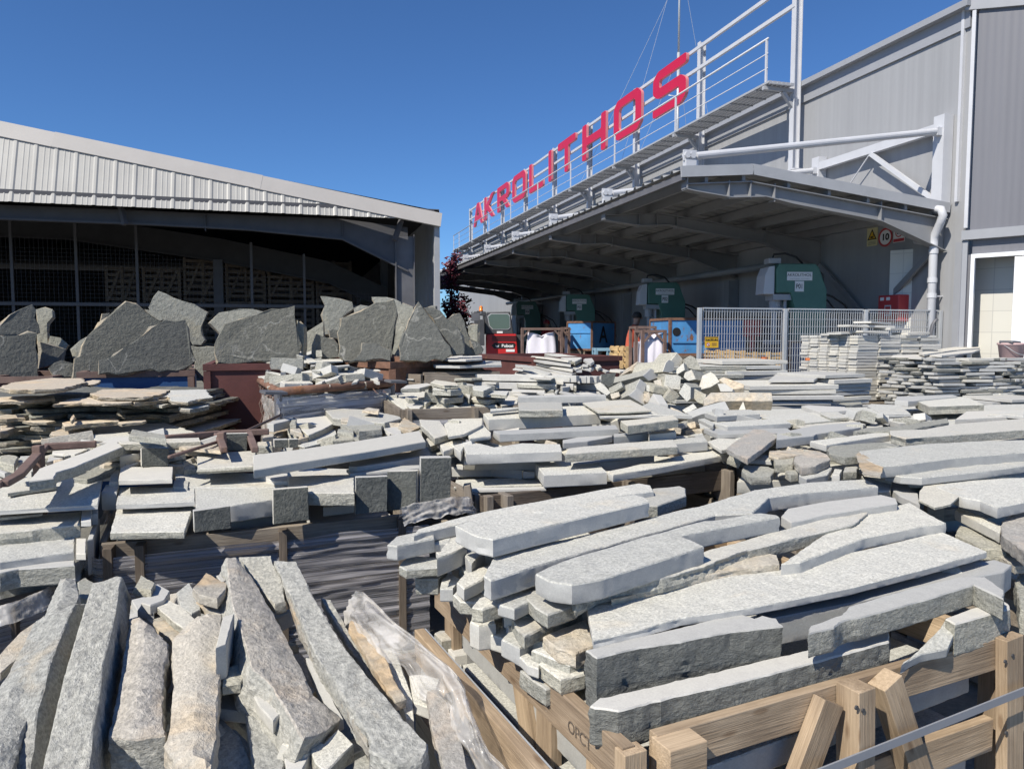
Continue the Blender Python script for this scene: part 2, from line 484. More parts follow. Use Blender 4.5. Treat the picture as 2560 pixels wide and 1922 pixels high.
# ---------------------------------------------------------------- stones
from mathutils.geometry import delaunay_2d_cdt
STY = {  # top material, side material, edge roughness (m), top relief (m)
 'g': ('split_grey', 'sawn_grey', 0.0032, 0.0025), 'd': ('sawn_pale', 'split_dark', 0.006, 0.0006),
 's': ('sawn_grey', 'sawn_grey', 0.002, 0.0005), 'p': ('sawn_pale', 'sawn_pale', 0.0022, 0.0006), 'w': ('sawn_pale', 'split_green', 0.0045, 0.0006),
 'k': ('split_green', 'split_green', 0.0055, 0.004), 't': ('tan_stone', 'tan_stone', 0.006, 0.005), 'r': ('rust_stone', 'rust_stone', 0.0055, 0.004),
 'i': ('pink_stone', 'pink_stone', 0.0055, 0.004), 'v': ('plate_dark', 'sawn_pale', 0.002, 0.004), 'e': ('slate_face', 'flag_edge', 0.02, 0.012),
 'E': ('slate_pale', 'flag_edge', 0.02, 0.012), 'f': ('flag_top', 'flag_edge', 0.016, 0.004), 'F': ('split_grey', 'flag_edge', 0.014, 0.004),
 'K': ('bar_grey', 'bar_grey', 0.006, 0.006), 'I': ('bar_pink', 'bar_grey', 0.006, 0.006),
 'G': ('split_grey', 'split_green', 0.0045, 0.003), 'T': ('split_buff', 'split_green', 0.0055, 0.003),
}
def nz(p, f, seed):
    return noise.noise(Vector((p[0]*f + seed*3.17, p[1]*f - seed*1.71, p[2]*f + seed*0.93)))

def prism(P, t, style, d, seed, rough=None, slant=0.0, ridge=0.0):
    """a stone from the outline P of one of its faces (world points), t thick behind that face"""
    topm, sidem, er, tr = STY[style]
    if rough is not None: er = rough
    n = Vector((0, 0, 0)); c = Vector((0, 0, 0))
    m = len(P)
    for i in range(m):
        a, b = P[i], P[(i+1) % m]
        n += Vector(((a.y-b.y)*(a.z+b.z), (a.z-b.z)*(a.x+b.x), (a.x-b.x)*(a.y+b.y))); c += a
    c /= m
    n.normalize()
    if n.dot(EYE - c) < 0: n = -n; P = P[::-1]
    e = max(((P[(i+1) % m] - P[i]) for i in range(m)), key=lambda v: v.length)
    x = (e - n*e.dot(n)).normalized()
    if x.dot(SIDE) < 0: x = -x
    y = n.cross(x)
    o = c - n*(t/2)
    W = Matrix((x, y, n)).transposed().to_4x4(); W.translation = o
    q = [((p-c).dot(x), (p-c).dot(y)) for p in P]
    step = max(0.010, min(0.09, d*0.0075 if d < 3 else d*.01))
    amp = er*min(1.6, 0.55 + d*0.12)
    out = []; ea = []
    Lmax = max((Vector(q[(i+1) % m])-Vector(q[i])).length for i in range(m))
    amp0 = amp
    for i in range(m):
        a, b = Vector(q[i]), Vector(q[(i+1) % m])
        L = (b-a).length
        amp = amp0*(0.4 if L > .4*Lmax else 1.0) if style in 'gspwGvdkKItTri' else amp0
        k = max(1, min(90, int(L/step)))
        nn = Vector((b.y-a.y, a.x-b.x)); 
        if nn.length > 0: nn.normalize()
        for j in range(k):
            p = a.lerp(b, j/k)
            w = amp*(0.7*nz((p.x, p.y, 0), 9, seed) + 0.9*nz((p.x, p.y, 0), 34, seed+5) + 0.6*nz((p.x, p.y, 0), 95, seed+1)) if j else amp*0.4*nz((p.x, p.y, 0), 20, seed)
            out.append(p + nn*w); ea.append(amp)
    K = len(out)
    nor = []
    for i in range(K):
        t_ = out[(i+1) % K] - out[i-1]
        v = Vector((t_.y, -t_.x))
        nor.append(v.normalized() if v.length > 1e-6 else Vector((0, 0)))
    ch = min(0.0035, t*0.12)
    nl = max(1, min(9, int(t/(step*1.3))))
    lev = [(t/2, -ch), (t/2-ch, 0)] + [(t/2 - ch - (t-2*ch)*j/(nl+1), None) for j in range(1, nl+1)] + [(-t/2+ch, 0), (-t/2, -ch)]
    V, Fc, MI = [], [], []
    for li, (w, ins) in enumerate(lev):
        for i in range(K):
            p = out[i]
            h = (amp0 if style in 'dkKItri' else ea[i])*1.3*(.6*nz((p.x, p.y, w), 16, seed+2) + 0.7*nz((p.x, p.y, w*2.2), 48, seed+9) + 0.6*nz((p.x, p.y, w*1.5), 110, seed+6))
            if ea[i] > .6*amp0 and style in 'gGT': h += amp0*2.2*nz((p.x*.35, p.y*.35, math.floor((w+9)*55)*.37), 3, seed+12)
            if ins is None: off = h*1.1
            elif ins < 0: off = -ch*(0.35 + 1.1*abs(nz((p.x, p.y, 0), 25, seed+4)) * (.6 + er*110))
            else: off = h*0.35
            off += slant*(t/2 - w)
            ww = w
            if li == 0: ww = w + tr*0.7*nz((p.x, p.y, 0), 8, seed+7)
            V.append((p.x + nor[i].x*off, p.y + nor[i].y*off, ww))
    for li in range(len(lev)-1):
        a, b = li*K, (li+1)*K
        for i in range(K):
            j = (i+1) % K
            Fc.append((a+i, b+i, b+j, a+j)); MI.append(1 if li else 0)
    base = (len(lev)-1)*K
    Fc.append(tuple(base+i for i in range(K-1, -1, -1))); MI.append(1)
    near = d < 3.4 and tr > 0.0008
    done = False
    if near:
        ov = [Vector(V[i][:2]) for i in range(K)]
        xs = [p.x for p in ov]; ys = [p.y for p in ov]
        st = step*1.7
        pts = list(ov)
        r2 = random.Random(seed)
        yy = min(ys)+st*0.6
        while yy < max(ys):
            xx = min(xs)+st*0.6
            while xx < max(xs):
                p = Vector((xx + r2.uniform(-.25, .25)*st, yy + r2.uniform(-.25, .25)*st))
                ins = False; dm = 9
                for i in range(K):
                    a, b = ov[i], ov[(i+1) % K]
                    if (a.y > p.y) != (b.y > p.y) and p.x < (b.x-a.x)*(p.y-a.y)/(b.y-a.y)+a.x: ins = not ins
                    dm = min(dm, (a-p).length)
                if ins and dm > st*0.5: pts.append(p)
                xx += st
            yy += st
        try:
            cv, ce, cf, ovi, oe, of = delaunay_2d_cdt(pts, [(i, (i+1) % K) for i in range(K)], [], 1, 1e-6)
            if len(cf) > 2:
                mp = {}
                for i, p in enumerate(cv):
                    orig = [z for z in ovi[i] if z < K]
                    if orig: mp[i] = orig[0]
                    else:
                        w = t/2 + tr*(1.0*nz((p.x, p.y, 0), 7, seed+7) + 0.9*nz((p.x, p.y, 0), 19, seed+8) + 0.8*nz((p.x, p.y, 0), 50, seed+3) + 0.5*nz((p.x, p.y, 0), 120, seed+1))
                        if ridge:
                            cr = sorted(a_.y + (b_.y-a_.y)*(p.x-a_.x)/(b_.x-a_.x) for a_, b_ in zip(ov, ov[1:]+ov[:1]) if (a_.x > p.x) != (b_.x > p.x))
                            if len(cr) > 1:
                                tt = (p.y-cr[0])/max(1e-4, cr[-1]-cr[0]); t0 = .5 + .16*nz((p.x, 0, 0), 3, seed)
                                w += ridge*(1 - abs(tt-t0)/(t0 if tt < t0 else 1-t0))
                        mp[i] = len(V); V.append((p.x, p.y, w))
                for f in cf:
                    ids = [mp[i] for i in f]
                    if len(set(ids)) == 3: Fc.append(tuple(ids)); MI.append(0)
                done = True
        except Exception:
            done = False
    if not done:
        Fc.append(tuple(range(K))); MI.append(0)
    me = bpy.data.meshes.new('stone')
    me.from_pydata(V, [], Fc)
    for p, mi in zip(me.polygons, MI): p.material_index = mi
    me.update()
    bm = bmesh.new(); bm.from_mesh(me)
    bmesh.ops.recalc_face_normals(bm, faces=bm.faces)
    bm.to_mesh(me); bm.free()
    if d < 3.4:
        for p in me.polygons: p.use_smooth = True
        me.set_sharp_from_angle(angle=R(24))
    return me, W, (topm, sidem)

SEED = [11]
GA = 'stones piled in the slatted tan crate'
def parse(frame, s):
    out = []
    for tok in s.split():
        if tok[0] == '/': frame = tok[1:]; continue
        out.append((frame, *map(float, tok.split(','))))
    return out

CATS = {'stone_slab': 'stone slab', 'stone_block': 'stone block', 'stone_bar': 'stone bar', 'stone_offcut': 'stone offcut', 'cobble_block': 'cobble',
        'slate_slab': 'slate slab', 'flagstone': 'flagstone', 'stone_stick': 'stone stick', 'stone_tile': 'stone tile', 'stone_plate': 'stone plate', 'stone_lump': 'stone lump'}

def place_stone(P, t, style, d, name, label, group, rough=None, slant=0.0, ridge=0.0):
    SEED[0] += 1
    me, W, ms = prism(P, t, style, d, SEED[0], rough, slant, ridge)
    me.name = name
    o = link(name, me, None, [M[ms[0]], M[ms[1]]])
    o.matrix_world = W
    return tag(o, label, CATS[name], group)

def flat(frame, s, z, h, style, name, label, group=None, t=None, rough=None, ridge=0.0):
    """stone lying flat: s = outline of its top face in the photograph, z = height of that face, h = height of its front in the photograph"""
    pz = parse(frame, s); pts = [p[:3] for p in pz]
    ys = [src(*p)[1] for p in pts]
    y0, y1 = min(ys), max(ys)
    if isinstance(z, str):
        dd = float(z[1:]); i = ys.index(y1)
        zz = at_d(*pts[i], dd).z; zs = [zz]*len(pts)
    elif isinstance(z, tuple):
        zs = [z[0] + (z[1]-z[0])*((y-y0)/(y1-y0)) for y in ys]
    else: zs = [z]*len(pts)
    zs = [p[3] if len(p) > 3 else v for p, v in zip(pz, zs)]
    P = [at_z(*p, zz) for p, zz in zip(pts, zs)]
    i = ys.index(y1)
    d = (P[i]-EYE).dot(HEAD)
    if h > 24: h *= 1.5 if group == GA else 1.18
    if t is None: t = h/FR[frame][2]*d/FPX
    if style == 'g' and SEED[0] % 6 == 2: style = 'T'
    return place_stone(P, t, style, d, name, label, group, rough, 0.0, ridge)

def stand(frame, s, d, yaw, lean, t, style, name, label, group=None, rough=None):
    """stone standing on edge: s = outline of the face turned to the viewer; d = distance of its lowest point; yaw > 0 turns the face to the right, lean > 0 tips it back"""
    pts = parse(frame, s)
    low = max(pts, key=lambda p: src(*p)[1])
    mx = sum(src(*p)[0] for p in pts)/len(pts)
    lx, ly = src(*low)
    base = at_d('S', mx, ly, d)
    view = (base - EYE); view.z = 0; view.normalize()
    n = -view
    n = Matrix.Rotation(R(yaw), 3, 'Z') @ n
    n = (n*math.cos(R(lean)) + Vector((0, 0, 1))*math.sin(R(lean))).normalized()
    P = [at_plane(*p, base, n) for p in pts]
    return place_stone(P, t, style, d, name, label, group, rough)
# ---------------------------------------------------------------- slatted tan crate: stones
GA = 'stones piled in the slatted tan crate'
for r in [
 ('A','1390,1345 1560,1300 /A3 0,1262 300,1195 560,1130 850,1050 1125,975 1115,905 /A3 600,1040 0,1180 /A 1500,1232 1290,1275 1235,1320',.575,150,'d','stone_block','long dark rough faced block along the front board'),
 ('A','1275,1060 1500,1005 /A3 0,975 250,925 555,890 520,850 440,835 400,850 330,830 300,824 0,900 /A 1500,950 1215,1020',.645,225,'d','stone_block','dark split block with white sawn end, upright behind the lowest block'),
 ('A','1255,970 1500,915 /A3 0,850 425,785 900,690 1300,590 1650,492 1400,383 1000,480 600,560 0,665 /A 1500,730 1220,790',.66,34,'g','stone_slab','widest pale speckled slab running across the slatted tan crate'),
 ('A3','400,870 900,770 1400,660 1740,600 1785,565 1690,535 1300,600 430,760',.615,110,'s','stone_slab','smooth blue grey slab jutting out under the widest slab'),
 ('A3','690,930 830,900 870,865 1000,835 1300,755 1580,668 1740,745 1745,700 1640,625 1500,628 1240,690 905,785 870,830 700,890',.655,95,'w','stone_slab','pale slab with broken lumpy right end above the front board'),
 ('A3','1480,880 1640,835 1778,797 1770,775 1715,745 1560,800 1425,850',.60,125,'w','stone_block','short pale block at right with a slanting left end'),
 ('A3','1190,1100 1300,1040 1440,1012 1490,900 1430,850 1400,900 1280,1020',(.585,.545),40,'g','stone_offcut','slanting wedge under the short pale block'),
 ('A','1350,748 1600,690 1850,625 /A3 300,590 535,562 520,510 470,498 200,560 0,620 /A 1550,690',.675,26,'t','stone_slab','thin tan slab with rough broken edge behind the widest slab'),
 ('A3','545,557 645,548 800,490 1000,415 1300,355 1430,338 1345,295 1235,228 1000,290 760,410 640,490',.69,50,'g','stone_slab','tapering grey slab pointing left at a dark gap'),
 ('A','1160,760 1290,690 1600,640 1850,575 /A3 200,540 380,480 700,400 935,345 1012,285 990,255 960,252 560,372 200,470 0,530 /A 1600,600 1290,660 1120,705',.70,62,'g','stone_slab','long slab with a jagged broken right end'),
 ('A','945,610 1020,650 1140,668 1300,640 1850,465 /A3 0,405 535,305 520,296 425,285 200,320 /A 1850,325 1500,420 1130,530 1000,580',.745,78,'g','stone_slab','grey bar with pointed left tip in the middle of the crate'),
 ('A3','600,335 800,290 1170,230 1160,205 1080,186 800,220 580,260 545,300',.715,40,'p','stone_slab','short pale slab wedged at the back right of the crate'),
 ('A','665,620 705,645 950,568 1440,428 /A3 190,295 390,285 480,200 700,172 1065,142 1000,102 700,118 400,160 100,250 0,268 /A 1330,375 880,470 720,520',.735,80,'g','stone_slab','long rough topped slab with lumpy crest behind the pointed grey bar'),
 ('A','510,350 630,408 715,425 1100,332 1555,225 1530,200 1480,185 1240,210 1000,245 700,300',.79,68,'g','stone_slab','topmost thick slab with stepped broken left end'),
 ('A','290,405 340,385 640,320 1100,240 1580,165 1560,135 1500,125 1100,195 700,270 500,318 310,370',.755,45,'g','stone_slab','long thin slab lying behind the topmost thick slab'),
 ('A','1500,245 1600,245 1755,190 1750,150 1720,138 1580,152 1470,200',.735,45,'g','stone_slab','round ended slab at the back by the grey crate'),
 ('A','145,455 200,462 400,420 400,390 310,385 195,410',.74,55,'g','stone_offcut','leftmost stub jutting out over the film'),
 ('A','320,460 480,445 495,395 400,405 330,440',.72,30,'g','stone_offcut','thin chip beside the leftmost stub'),
 ('A','415,528 490,500 575,460 560,400 500,395 440,470',.72,70,'g','stone_offcut','wedge with a steep face under the topmost slab'),
 ('A','565,510 600,560 665,490 640,465 580,478',.70,60,'g','stone_offcut','small cube like stub under the stepped end'),
 ('A','210,570 250,590 420,575 475,540 400,520 280,515 230,540',.68,34,'G','stone_offcut','flat chip below the leftmost stub'),
 ('A','300,640 420,640 470,590 400,570 300,580',.64,60,'g','stone_offcut','grey chip in shade at the left back corner'),
 ('A','430,690 500,690 540,640 480,600 440,640',.635,50,'g','stone_offcut','small pointed chip on the back of the side board'),
 ('A','520,655 560,690 660,640 720,560 640,580 560,610',.68,50,'g','stone_offcut','sharp ended slab stub left of the long rough slab'),
 ('A','500,720 540,760 720,770 740,720 640,690 520,700',.635,50,'G','stone_offcut','ragged chip above the side board'),
 ('A','600,790 660,800 900,730 900,690 760,700 640,740',.66,55,'G','stone_offcut','flaky stub under the pointed grey bar'),
 ('A','740,775 830,800 1000,720 960,690 800,720',.67,45,'g','stone_offcut','flaky slab end between two longer slabs'),
 ('A','895,740 940,790 1010,830 1170,775 1180,740 1110,700 1030,682 930,700',.675,55,'T','stone_offcut','layered stub with brown flaky end'),
 ('A','590,870 640,890 730,880 720,830 620,815',.59,95,'g','stone_lump','square lump standing on the side board'),
 ('A','815,850 850,920 885,950 1030,875 1150,830 1220,810 1180,770 1020,790 895,785 830,820',.62,50,'T','stone_offcut','tan topped slab end left of the widest slab'),
 ('A','985,945 1060,1010 1160,1035 1260,1000 1230,880 1220,850 1060,910',.615,60,'t','stone_offcut','tan slab corner poking out under the widest slab'),
 ('A','850,1045 900,1100 960,1120 1000,1060 940,1030',.56,40,'g','stone_offcut','small grey chip inside the side board'),
 ('A','960,1090 1080,1180 1210,1150 1205,1080 1040,1030',.565,60,'G','stone_offcut','grey rough chunk next to the white sawn end'),
 ('A','860,1130 1000,1230 1140,1210 1120,1150 980,1120',.52,70,'g','stone_offcut','chunk low down in shade behind the side board'),
 ('A','1000,1250 1100,1330 1230,1300 1220,1220 1080,1200',.50,80,'g','stone_offcut','lowest chunk in shade left of the front block'),
 ('A','680,930 780,960 860,920 830,870 720,870',.565,60,'g','stone_offcut','dusty chip behind the square lump'),
 ('A','760,960 860,1010 960,960 900,910 800,920',.58,70,'g','stone_offcut','shaded chip under the tan topped slab end'),
]: flat(*r, GA)

# lower courses seen between the slats of the crate
CRA = [at_z('A', 1412, 1509, .53), at_z('A', 3454, 937, .53)]
ux = (CRA[1]-CRA[0]); ux.z = 0; LA = ux.length; ux.normalize()
uy = Vector((-ux.y, ux.x, 0))
def inA(a, b, z): 
    v = CRA[0] + ux*a + uy*b
    return Vector((v.x, v.y, z))
LOWLAB = ['lowest grey slab showing between the crate slats', 'second grey slab from the bottom behind the crate slats', 'third grey slab from the bottom behind the crate slats', 'tilted grey slab right under the top rail of the slatted tan crate',
          'fifth slab behind the crate slats']
for k, (z, b0, tt, tl) in enumerate([(.10, .03, .075, .0), (.20, .02, .065, .03), (.30, .03, .065, -.01), (.40, .02, .06, .04)]):
    P = [inA(.03, b0, z), inA(1.08, b0+.01, z+tl), inA(1.08, .9, z+tl), inA(.03, .9, z)]
    place_stone(P, tt, 'g', 1.6, 'stone_slab', LOWLAB[k], GA)

# ---------------------------------------------------------------- plastic lined bin: rough bars
GB = 'rough stones in the plastic lined bin'
for r in [
 ('B','0,900 120,730 240,530 335,328 420,330 440,430 360,600 265,760 200,980 150,1110 55,1400 -160,1400',(.56,.50),150,'K','stone_bar','broad grey bar at the left edge with a purple sheen',None,None,.012),
 ('B','150,1400,.48 160,1090,.52 230,1000,.535 265,760,.56 340,690,.57 400,560,.58 440,450,.59 520,480,.50 510,640,.49 470,860,.46 420,1050,.45 370,1400,.40',.5,110,'K','stone_bar','dark grey ridge backed bar next to the left edge',None,.10),
 ('B','665,315,.62 748,430,.52 742,560,.50 690,760,.47 650,900,.46 600,1200,.43 620,1400,.40 490,1400,.52 505,1200,.54 570,800,.58 655,440,.61',.5,100,'K','stone_bar','tall bar on edge with a thin sunlit top and dark side',None,.075),
 ('B','600,1200 640,1000 715,560 790,550 850,590 930,690 900,850 900,1000 915,1190 760,1215',(.56,.51),190,'I','stone_bar','short grey pink bar with a blunt broken near end',None,None,.016),
 ('B','905,1240 940,1150 960,900 950,660 1010,600 1090,530 1225,520 1225,800 1200,1000 1200,1200 1165,1400 980,1380',(.56,.51),150,'t','stone_bar','broad sandy tan bar in the middle of the near bin',None,None,.012),
 ('B','1192,708 1250,685 1295,515 1232,532',.60,170,'s','stone_block','smooth bluish cube on the broad tan bar'),
 ('B','1230,255,.60 1310,200,.62 1385,300,.595 1460,425,.57 1560,570,.55 1650,780,.52 1740,960,.50 1870,1130,.455 1780,1225,.46 1690,1180,.51 1600,1020,.53 1520,900,.54 1400,800,.56 1340,600,.58 1285,440,.60',.5,120,'I','stone_bar','long pinkish bar with a reddish head and pale near end',None,.10,.006),
 ('B','1320,205 1500,198 1515,250 1560,330 1580,450 1520,468 1440,380 1385,290',(.60,.55),60,'K','stone_bar','grey bar behind the reddish head'),
 ('B','1515,245 1640,248 1740,430 1900,680 2050,860 2212,1060 2371,1255 2330,1350 2200,1372 2050,1290 2040,1190 1930,1010 1740,720 1600,400',(.59,.49),150,'K','stone_bar','longest grey green bar with a rusty left side'),
 ('B','1590,400 1640,420 1760,720 1880,940 2040,1180 2045,1300 1990,1200 1850,900 1720,720 1650,600',(.56,.475),60,'r','stone_bar','rust stained bar half hidden under the longest bar'),
 ('B','1775,430 1830,440 1900,560 2000,720 2100,900 2060,880 1960,740 1850,560',(.52,.46),60,'K','stone_bar','thin grey bar right of the longest bar'),
 ('A','0,880 60,940 140,1060 200,1200 245,1280 190,1300 110,1180 40,1060 -60,900 -50,860',(.53,.49),50,'r','stone_bar','yellow rusty bar beside the plastic roll'),
 ('A','100,1010 180,1020 215,1080 285,1280 290,1400 250,1400 190,1250 130,1100',(.50,.45),60,'g','stone_bar','thin pale bar next to the yellow rusty bar'),
 ('A','265,1155 340,1150 430,1175 380,1330 290,1300 275,1230',.47,60,'g','stone_block','pale square block under the plastic roll'),
 ('A','360,1240 400,1230 470,1300 540,1480 590,1700 470,1700 400,1500 370,1350',(.50,.47),80,'i','stone_bar','pinkish white crusty bar near the plastic edge'),
 ('B','1370,860 1440,840 1510,900 1580,1040 1510,1110 1430,1020 1380,930',.50,70,'s','stone_block','blue grey block with a veined face'),
 ('B','1228,820 1330,790 1362,840 1330,900 1230,915',.52,50,'k','stone_block','small dusty block under the bluish cube'),
 ('B','1215,925 1365,905 1390,1010 1370,1060 1210,1045',.45,60,'s','stone_block','smooth block in deep shade below the dusty block'),
 ('B','1560,1100 1610,1060 1690,1180 1715,1290 1660,1400 1590,1400 1560,1250',(.46,.45),90,'p','stone_block','sunlit pale blue shard between two bars'),
 ('B','1355,1080 1430,1075 1500,1180 1575,1340 1560,1400 1420,1400 1380,1250',(.46,.44),90,'K','stone_bar','grey bar end low in the gap'),
 ('B','1205,1060 1330,1200 1420,1400 1180,1400',(.43,.42),60,'K','stone_bar','shaded bar end at the bottom of the gap'),
 ('B','1690,1190 1790,1235 1870,1150 1955,1235 1800,1390 1740,1330',.46,90,'G','stone_block','stubby block under the pinkish bar near end'),
 ('B','740,375 780,305 858,345 835,385 ',.58,40,'k','stone_offcut','small dark offcut in the bin corner by the film'),
 ('B','780,455 870,352 940,390 910,440 830,470',.56,50,'s','stone_offcut','bluish gabled offcut by the film'),
 ('B','760,495 800,440 858,470 850,505',.54,40,'s','stone_offcut','lowest little bluish offcut by the film'),
 ('B','850,430 900,425 1000,470 1090,555 1020,600 960,560 870,480',.55,40,'T','stone_block','grey block with ochre edge lying crosswise'),
 ('B','975,400 1045,345 1080,400 1110,490 1060,515 1000,480',.55,40,'g','stone_block','bluish block between two ochre ones'),
 ('B','1065,375 1140,290 1255,345 1250,380 1200,435 1100,410',.60,50,'r','stone_block','orange weathered block at the top of the bin'),
 ('B','1195,305 1215,300 1250,330 1225,340',.60,30,'g','stone_offcut','sliver of grey behind the orange block'),
 ('B','1080,460 1110,415 1200,430 1290,460 1300,510 1240,520 1150,495',.55,35,'t','stone_block','cream block under the orange block'),
 ('B','775,510 860,500 950,560 1040,640 1000,680 920,640 840,570',.52,40,'t','stone_block','sandy block sloping below the crosswise block'),
 ('B','0,740 110,620 245,525 230,600 100,760 0,850',.50,40,'t','stone_slab','cream slab edge left of the broad grey bar'),
 ('B','430,340 470,315 525,350 500,440 440,430',.50,40,'k','stone_offcut','grey chip behind the ridge backed bar'),
 ('B','1690,760 1745,765 1800,900 1900,1100 1850,1120 1760,950',(.50,.46),60,'p','stone_bar','pale sliver between the pinkish bar and the longest bar'),
 ('B','2090,720 2180,700 2260,900 2212,960 2120,800',(.47,.45),60,'s','stone_offcut','smooth grey offcut under the plastic roll'),
 ('B','1960,1330 2040,1290 2090,1360 2080,1410 1950,1410',.44,40,'k','stone_offcut','grey chip at the bottom edge under the longest bar'),
]: flat(*r[:7], GB, rough=r[7] if len(r) > 7 else None, t=r[8] if len(r) > 8 else None, ridge=r[9] if len(r) > 9 else 0)
# rubble deeper in the bin
BCH = ['dusty rubble chip lying deep between the bars in the near bin']
def rubble(n, quad, z, size, styles, name, label, group, seed, zj=.03):
    r2 = random.Random(seed)
    a, b, c, d_ = quad
    for i in range(n):
        u, v = r2.random(), r2.random()
        p = a.lerp(b, u).lerp(d_.lerp(c, u), v)
        p.z = (z if not callable(z) else z(u, v)) + r2.uniform(-zj, zj)
        s = size*r2.uniform(.6, 1.35); an = r2.uniform(0, 6.28)
        X = Vector((math.cos(an), math.sin(an), r2.uniform(-.35, .35))).normalized()
        Y = Vector((-math.sin(an), math.cos(an), r2.uniform(-.35, .35))).normalized()
        L, W = s*r2.uniform(.9, 1.9), s*r2.uniform(.5, .9)
        P = [p - X*L/2 - Y*W/2*r2.uniform(.7, 1), p + X*L/2*r2.uniform(.8, 1.1) - Y*W/2, p + X*L/2 + Y*W/2*r2.uniform(.7, 1), p - X*L/2*r2.uniform(.8, 1) + Y*W/2]
        place_stone(P, s*r2.uniform(.35, .6), r2.choice(styles), (p-EYE).dot(HEAD), name, label, group)
q = [at_z('B', 0, 1376, .42), at_z('B', 2000, 1376, .42), at_z('B', 1500, 400, .42), at_z('B', 500, 450, .42)]
rubble(70, q, .43, .085, 'gkGtss', 'stone_offcut', 'dusty rubble chip lying deep between the bars of the near bin', GB, 3)

r5 = random.Random(71)
for z, b0, b1 in ((.50, .10, .95), (.545, .14, .98), (.585, .22, .98), (.62, .40, 1.0), (.655, .55, 1.0), (.69, .72, 1.0)):
    b = b0
    while b < b1:
        w_ = r5.uniform(.07, .13); a0 = r5.uniform(-.06, .05) + (.10 if z < .55 else 0); L = r5.uniform(.25, .5); tw = r5.uniform(-.04, .04)
        zt_ = z + r5.uniform(-.008, .008)
        place_stone([inA(a0, b, zt_), inA(a0 + L*.5, b + tw*.5, zt_), inA(a0+L, b+tw, zt_), inA(a0+L, b+w_+tw, zt_), inA(a0 + r5.uniform(-.04, .03), b+w_*.9, zt_)], r5.uniform(.030, .042), r5.choice('gGgG'), 2.0,
                    'stone_offcut', 'flat strip end in the packed layers at the open side of the slatted tan crate', GA)
        b += w_ + r5.uniform(.0, .03)
q = [at_z('A', 1500, 740, .66), at_z('A3', 1500, 600, .62), at_z('A3', 1250, 230, .68), at_z('A', 1300, 420, .70)]
rubble(14, q, lambda u, v: .615 + .05*v, .06, 'gGt', 'stone_offcut', 'small chip lying in a gap between the long slabs of the slatted tan crate', GA, 52, .012)
# ---------------------------------------------------------------- film wrapped crate (middle left)
GC = 'stones in the film wrapped crate'
for r in [
 ('C','710,850 950,845 1185,842 1243,680 1000,674 757,676',.62,42,'G','stone_slab','ochre veined square slab on the front rail of the wrapped crate'),
 ('C','745,670 1000,662 1252,650 1252,566 1000,560 770,558',.66,28,'g','stone_slab','plain grey slab right behind the ochre veined one'),
 ('C','652,592 750,592 768,545 680,543',.675,100,'s','stone_block','shaded end block at the left of the wrapped crate'),
 ('C','1258,692 1480,680 1757,640 1757,560 1500,560 1255,568',.66,95,'g','stone_slab','thick slab in the middle of the wrapped crate'),
 ('C','1480,765 1600,752 1757,727 1757,690 1480,700',.575,70,'s','stone_slab','lower slab peeping out beside the dark plate'),
 ('C','762,516 950,512 1106,506 1112,428 950,428 775,432',.72,26,'p','stone_slab','small pale sawn bar on top of the grey slabs'),
 ('C','1140,560 1500,562 1840,560 1760,470 1600,470 1120,440 1130,500',.665,28,'g','stone_slab','flat grey sheet behind the thick middle slab'),
 ('C','1270,442 1450,432 1628,424 1645,325 1450,335 1268,346',.74,30,'T','stone_slab','cream crusted slab left of the long grey bar'),
 ('C','1632,450 2000,388 2400,325 2737,266 2697,196 2300,262 1900,320 1626,352',.79,48,'s','stone_bar','longest smooth grey bar lying across the wrapped crate'),
 ('D','185,735 240,738 500,700 710,660 700,628 450,655 205,680',.72,55,'s','stone_bar','short smooth bar in front of the longest bar'),
 ('C','1855,592 2050,595 2277,596 2277,480 2080,482 1850,490',.69,72,'T','stone_slab','buff topped thick slab behind the dark plates'),
 ('D','20,1000 120,990 220,978 215,930 30,950',.60,50,'g','stone_slab','grey slab under the buff topped one'),
 ('D','195,782 450,765 640,745 640,725 400,735 170,755',.70,18,'p','stone_slab','thin pale slab behind the tall plates'),
 ('C','1620,470 1760,520 1850,522 1850,470 1700,470',.68,30,'p','stone_offcut','white chip under the left end of the longest bar'),
 ('C','700,535 760,530 770,440 720,440',.69,45,'g','stone_slab','grey slab end left of the small pale bar'),
 ('C','1110,560 1205,565 1215,520 1120,515',.67,20,'g','stone_offcut','small grey chip between the slabs of the wrapped crate'),
 ('D','-400,880 230,900 600,760 -300,740',.63,60,'g','stone_slab','broad grey slab lying under the buff topped one'),
]: flat(*r, GC)
for r in [
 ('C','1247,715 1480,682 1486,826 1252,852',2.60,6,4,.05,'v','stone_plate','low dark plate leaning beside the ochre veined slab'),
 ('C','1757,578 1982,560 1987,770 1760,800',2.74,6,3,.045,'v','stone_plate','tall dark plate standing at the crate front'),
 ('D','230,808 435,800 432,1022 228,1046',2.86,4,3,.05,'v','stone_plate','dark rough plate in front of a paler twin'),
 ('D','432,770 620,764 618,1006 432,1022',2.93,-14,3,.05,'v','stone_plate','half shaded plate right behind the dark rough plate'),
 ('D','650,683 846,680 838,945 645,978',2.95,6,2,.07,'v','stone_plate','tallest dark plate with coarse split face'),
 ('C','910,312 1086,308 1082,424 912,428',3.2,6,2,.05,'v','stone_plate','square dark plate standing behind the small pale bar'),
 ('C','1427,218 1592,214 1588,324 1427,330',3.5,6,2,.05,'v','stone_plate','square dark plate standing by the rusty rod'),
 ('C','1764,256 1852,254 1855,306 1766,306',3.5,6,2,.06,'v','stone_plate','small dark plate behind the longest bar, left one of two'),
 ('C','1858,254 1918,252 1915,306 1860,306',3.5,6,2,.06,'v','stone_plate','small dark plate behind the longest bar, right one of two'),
]: stand(*r, GC)
